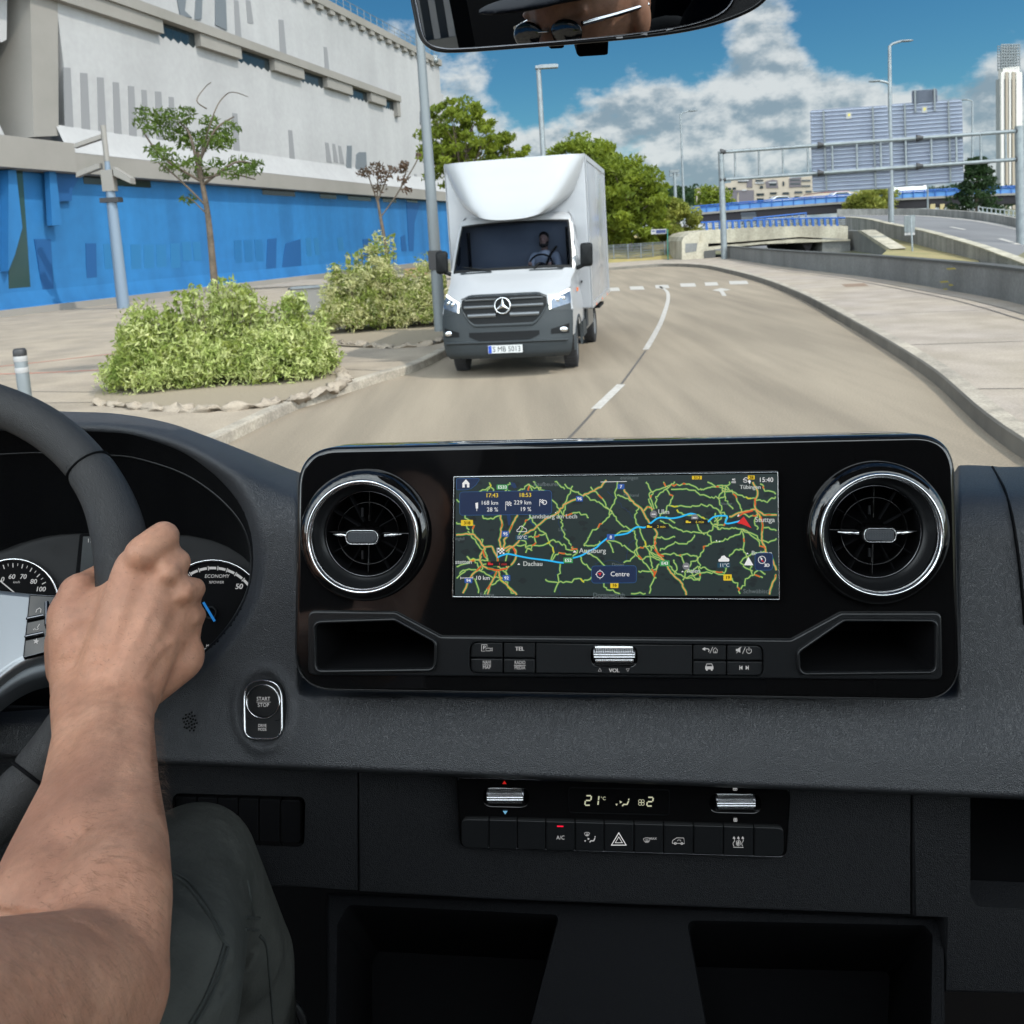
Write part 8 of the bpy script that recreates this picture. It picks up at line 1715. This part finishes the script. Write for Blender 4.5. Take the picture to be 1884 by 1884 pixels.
def creases(v):                                                    # tendons, knuckle dimples and elbow crease
    q = C3.transposed() @ (v - O); d = -q.z
    if d < .2: return v
    px = CX + F * q.x / d; py = CY - F * q.y / d; n = (O - v).normalized(); a = 0.0
    if .52 < d < .665 and py < 1300:
        for (x0, y0, x1, y1) in ((185, 1262, 252, 1040), (215, 1262, 300, 1072), (236, 1250, 330, 1102), (252, 1240, 345, 1145)):
            t = max(0, min(1, ((px - x0) * (x1 - x0) + (py - y0) * (y1 - y0)) / ((x1 - x0) ** 2 + (y1 - y0) ** 2))); r = math.hypot(px - x0 - t * (x1 - x0), py - y0 - t * (y1 - y0)); a += .0015 * math.exp(-(r / 10) ** 2) * math.sin(math.pi * min(1, t * 1.1))
        for (x, y) in ((278, 1052), (318, 1083), (342, 1118)): a -= .0016 * math.exp(-((px - x) ** 2 + (py - y) ** 2) / 150)
        # wrist folds
        for k, yy in enumerate((1218, 1232, 1246, 1262)):
            yc = yy - 22 * math.cos((px - 165) / 75) if 95 < px < 300 else 9e9; a -= .0007 * math.exp(-((py - yc) / 2.4) ** 2)
        a -= .0030 * math.exp(-(((px - 178) / 26) ** 2 + ((py - 1090) / 30) ** 2))
    if d < .46 and px < 230 and py > 1600:
        yc = 1684 + max(0, px) * .10 + (max(0, px - 110) / 100) ** 2 * 34; a -= .0050 * math.exp(-((py - yc) / 12) ** 2) * max(0, min(1, (215 - px) / 80)); 
    a += .0004 * mnoise.noise(v * 60) + .00035 * mnoise.noise(Vector((px * .12, py * .45, 0))) * (1 if d > .5 else .6)
    if d > .45:                                                    # veins on the back of the hand and the wrist
        for vn in (((352, 1240), (318, 1180), (290, 1140)), ((260, 1250), (300, 1190), (352, 1170)), ((205, 1330), (215, 1240), (240, 1180)), ((240, 1420), (215, 1350), (232, 1280))):
            for (x0, y0), (x1, y1) in zip(vn, vn[1:]):
                t = max(0, min(1, ((px - x0) * (x1 - x0) + (py - y0) * (y1 - y0)) / ((x1 - x0) ** 2 + (y1 - y0) ** 2))); r = math.hypot(px - x0 - t * (x1 - x0), py - y0 - t * (y1 - y0)); a += .00075 * math.exp(-(r / 5.5) ** 2)
    return v + n * a
bo = blob('body', W, M['skin'], pe, .0027, 7, disp=creases)
shirtW = [cc3(SH3, .072, SH3.lerp(E3, .28), .064), cc3(SH3, .07, Vector((-.40, -.07, 0)), .075), cc3(Vector((-.38, -.11, .0)), .125, Vector((-.38, -.58, .0)), .14), cc3(Vector((-.46, -.11, .0)), .125, Vector((-.46, -.58, .0)), .14), cc3(Vector((-.42, -.08, 0)), .07, Vector((-.60, -.10, 0)), .07), cc3(Vector((-.60, -.10, 0)), .064, Vector((-.65, -.24, .05)), .058)]
blob('shirt', shirtW, mat('navy_shirt', (.012, .014, .022), .85), pe, .006, 4)
blob('cap', [('e', cw_(Hh.x, Hh.y + .055, Hh.z - .01), (.086, .075, .112), C3), ('e', cw_(Hh.x, Hh.y + .045, Hh.z + .13), (.07, .008, .07), C3), ('e', cw_(Hh.x, Hh.y + .045, Hh.z + .08), (.08, .012, .06), C3)], mat('navy_cap', (.008, .010, .018), .8), pe, .004, 3)
mb = MB()
for s in (-1, 1): mb.ell(cw_(Hh.x + s * .033, Hh.y - .002, Hh.z + .105), (.027, .019, .004), C3)
gs_ = obj('sunglasses', mb, mat('tinted_lens', (.01, .01, .012), .06, coat=1), pe); mb = MB()
for s in (-1, 1): mb.tube([cw_(Hh.x + s * .058, Hh.y + .008, Hh.z + .10), cw_(Hh.x + s * .078, Hh.y + .008, Hh.z + .05), cw_(Hh.x + s * .082, Hh.y + .006, Hh.z - .02)], .0035, 8)
mb.tube([cw_(Hh.x - .008, Hh.y + .003, Hh.z + .112), cw_(Hh.x + .008, Hh.y + .003, Hh.z + .112)], .002, 6); obj('temples', mb, M['chromei'], gs_)
# trousers: thigh towards the seat, knee, shin
def tcap(a, b): return c(a, b)
T_ = [tcap((352, 1606, .64, 118), (424, 1790, .70, 116)), tcap((424, 1790, .70, 116), (456, 2300, .78, 105)), tcap((352, 1606, .64, 118), (250, 1850, .50, 190)), cc3(Vector((-.236, -.400, .62)), .055, Vector((-.40, -.60, .10)), .09), cc3(Vector((-.250, -.420, .58)), .060, Vector((-.36, -.62, .2)), .085), tcap((388, 1640, .64, 95), (428, 1760, .67, 92)),
      cc3(Vector((-.40, -.58, .10)), .12, Vector((-.46, -.58, .0)), .13), cc3(Vector((-.55, -.50, .60)), .065, Vector((-.50, -.60, .05)), .09), cc3(Vector((-.55, -.50, .60)), .065, Vector((-.55, -1.0, .65)), .06)]
def folds(v):
    q = C3.transposed() @ (v - O); d = -q.z; px = CX + F * q.x / d; py = CY - F * q.y / d; n = (O - v).normalized(); a = 0.0
    def ln(x0, y0, x1, y1, w_, h_):
        t = max(0, min(1, ((px - x0) * (x1 - x0) + (py - y0) * (y1 - y0)) / ((x1 - x0) ** 2 + (y1 - y0) ** 2))); r = math.hypot(px - x0 - t * (x1 - x0), py - y0 - t * (y1 - y0)); return h_ * math.exp(-(r / w_) ** 2)
    a += ln(430, 1560, 450, 1700, 10, -.004) + ln(455, 1700, 440, 1850, 10, -.006) + ln(415, 1600, 432, 1760, 14, .004) + ln(400, 1820, 470, 1740, 9, -.006) + ln(395, 1870, 450, 1790, 9, .005) + ln(320, 1640, 400, 1700, 8, -.003)
    a += .006 * mnoise.noise(v * 14) + .002 * mnoise.noise(v * 40)
    return v + n * a
M['trouser'] = mat('grey_green_work_trousers', (.062, .064, .058), .92, spec=.2, bump=[('noise', 500, .0004), ('noise', 60, .002)], var=(25, (.046, .048, .043)))
tro = blob('trousers', T_, M['trouser'], pe, .0045, 6, disp=folds)
# seams laid on the cloth
from mathutils.bvhtree import BVHTree
bv = BVHTree.FromPolygons([tuple(v.co) for v in tro.data.vertices], [tuple(p.vertices) for p in tro.data.polygons]); offp = Vector(pe.location)
def onto(px, py, b_=bv, dd=.0007):
    d_ = ray(px, py).normalized(); h_ = b_.ray_cast(O - offp + d_ * .3, d_)
    return (h_[0] + offp - d_ * dd) if h_[0] is not None else None
M['seam'] = mat('seam_thread', (.030, .034, .031), .95)
for P_ in ([(312, 1607), (340, 1625), (368, 1660), (388, 1690), (408, 1728), (420, 1742)], [(312, 1601), (344, 1619), (372, 1652), (394, 1685), (412, 1722)], [(420, 1742), (405, 1790), (385, 1840), (360, 1884)], [(413, 1738), (398, 1786), (378, 1835), (350, 1884)], [(452, 1688), (478, 1690)], [(453, 1710), (476, 1712)], [(478, 1722), (490, 1740), (496, 1800), (503, 1884)], [(455, 1620), (462, 1660), (468, 1690)]):
    q = [onto(p.x, p.y) for p in cr(v2(P_), 6)]; q = [x for x in q if x is not None]
    if len(q) > 2: mb = MB(); mb.tube(q, .0011, 5); obj('seam', mb, M['seam'], pe)
# fine hair on the forearm
bb = BVHTree.FromPolygons([tuple(v.co) for v in bo.data.vertices], [tuple(p.vertices) for p in bo.data.polygons])
mb = MB(); rng = random.Random(3)
def hairs(n_, fx, lmin, lmax, out=.35):
    for _ in range(n_):
        px, py = fx(); d_ = ray(px, py).normalized(); h_ = bb.ray_cast(O - offp + d_ * .2, d_)
        if h_[0] is None: continue
        p = h_[0] + offp; nn = h_[1]; nn = nn if nn.dot(-d_) > 0 else -nn; t_ = (C3 @ Vector((rng.uniform(.2, 1), rng.uniform(-.9, .3), 0))); t_ = (t_ - nn * t_.dot(nn)).normalized(); l_ = rng.uniform(lmin, lmax)
        a = p; b_ = p + t_ * l_ * .5 + nn * l_ * out; e_ = p + t_ * l_ + nn * l_ * out * .9; w_ = nn.cross(t_).normalized() * .000045; mb.add([a - w_, a + w_, b_ + w_, b_ - w_, e_], [(0, 1, 2, 3), (3, 2, 4)], 0, False)
hairs(800, lambda: (rng.uniform(70, 300), rng.uniform(1330, 1720)), .003, .008, .12)
hairs(300, lambda: (rng.uniform(0, 290), rng.uniform(1690, 1884)), .004, .012, .1)
hairs(150, lambda: (rng.uniform(110, 370), rng.uniform(1130, 1320)), .002, .005, .08)
def edge():
    py = rng.uniform(1318, 1500); return (tab([(1318, 284), (1350, 282), (1400, 283), (1450, 288), (1500, 296)], py) - rng.uniform(1, 9), py)
hairs(500, edge, .004, .011, .5)
obj('arm_hair', mb, mat('arm_hair_brown', (.17, .09, .05), .6), pe)
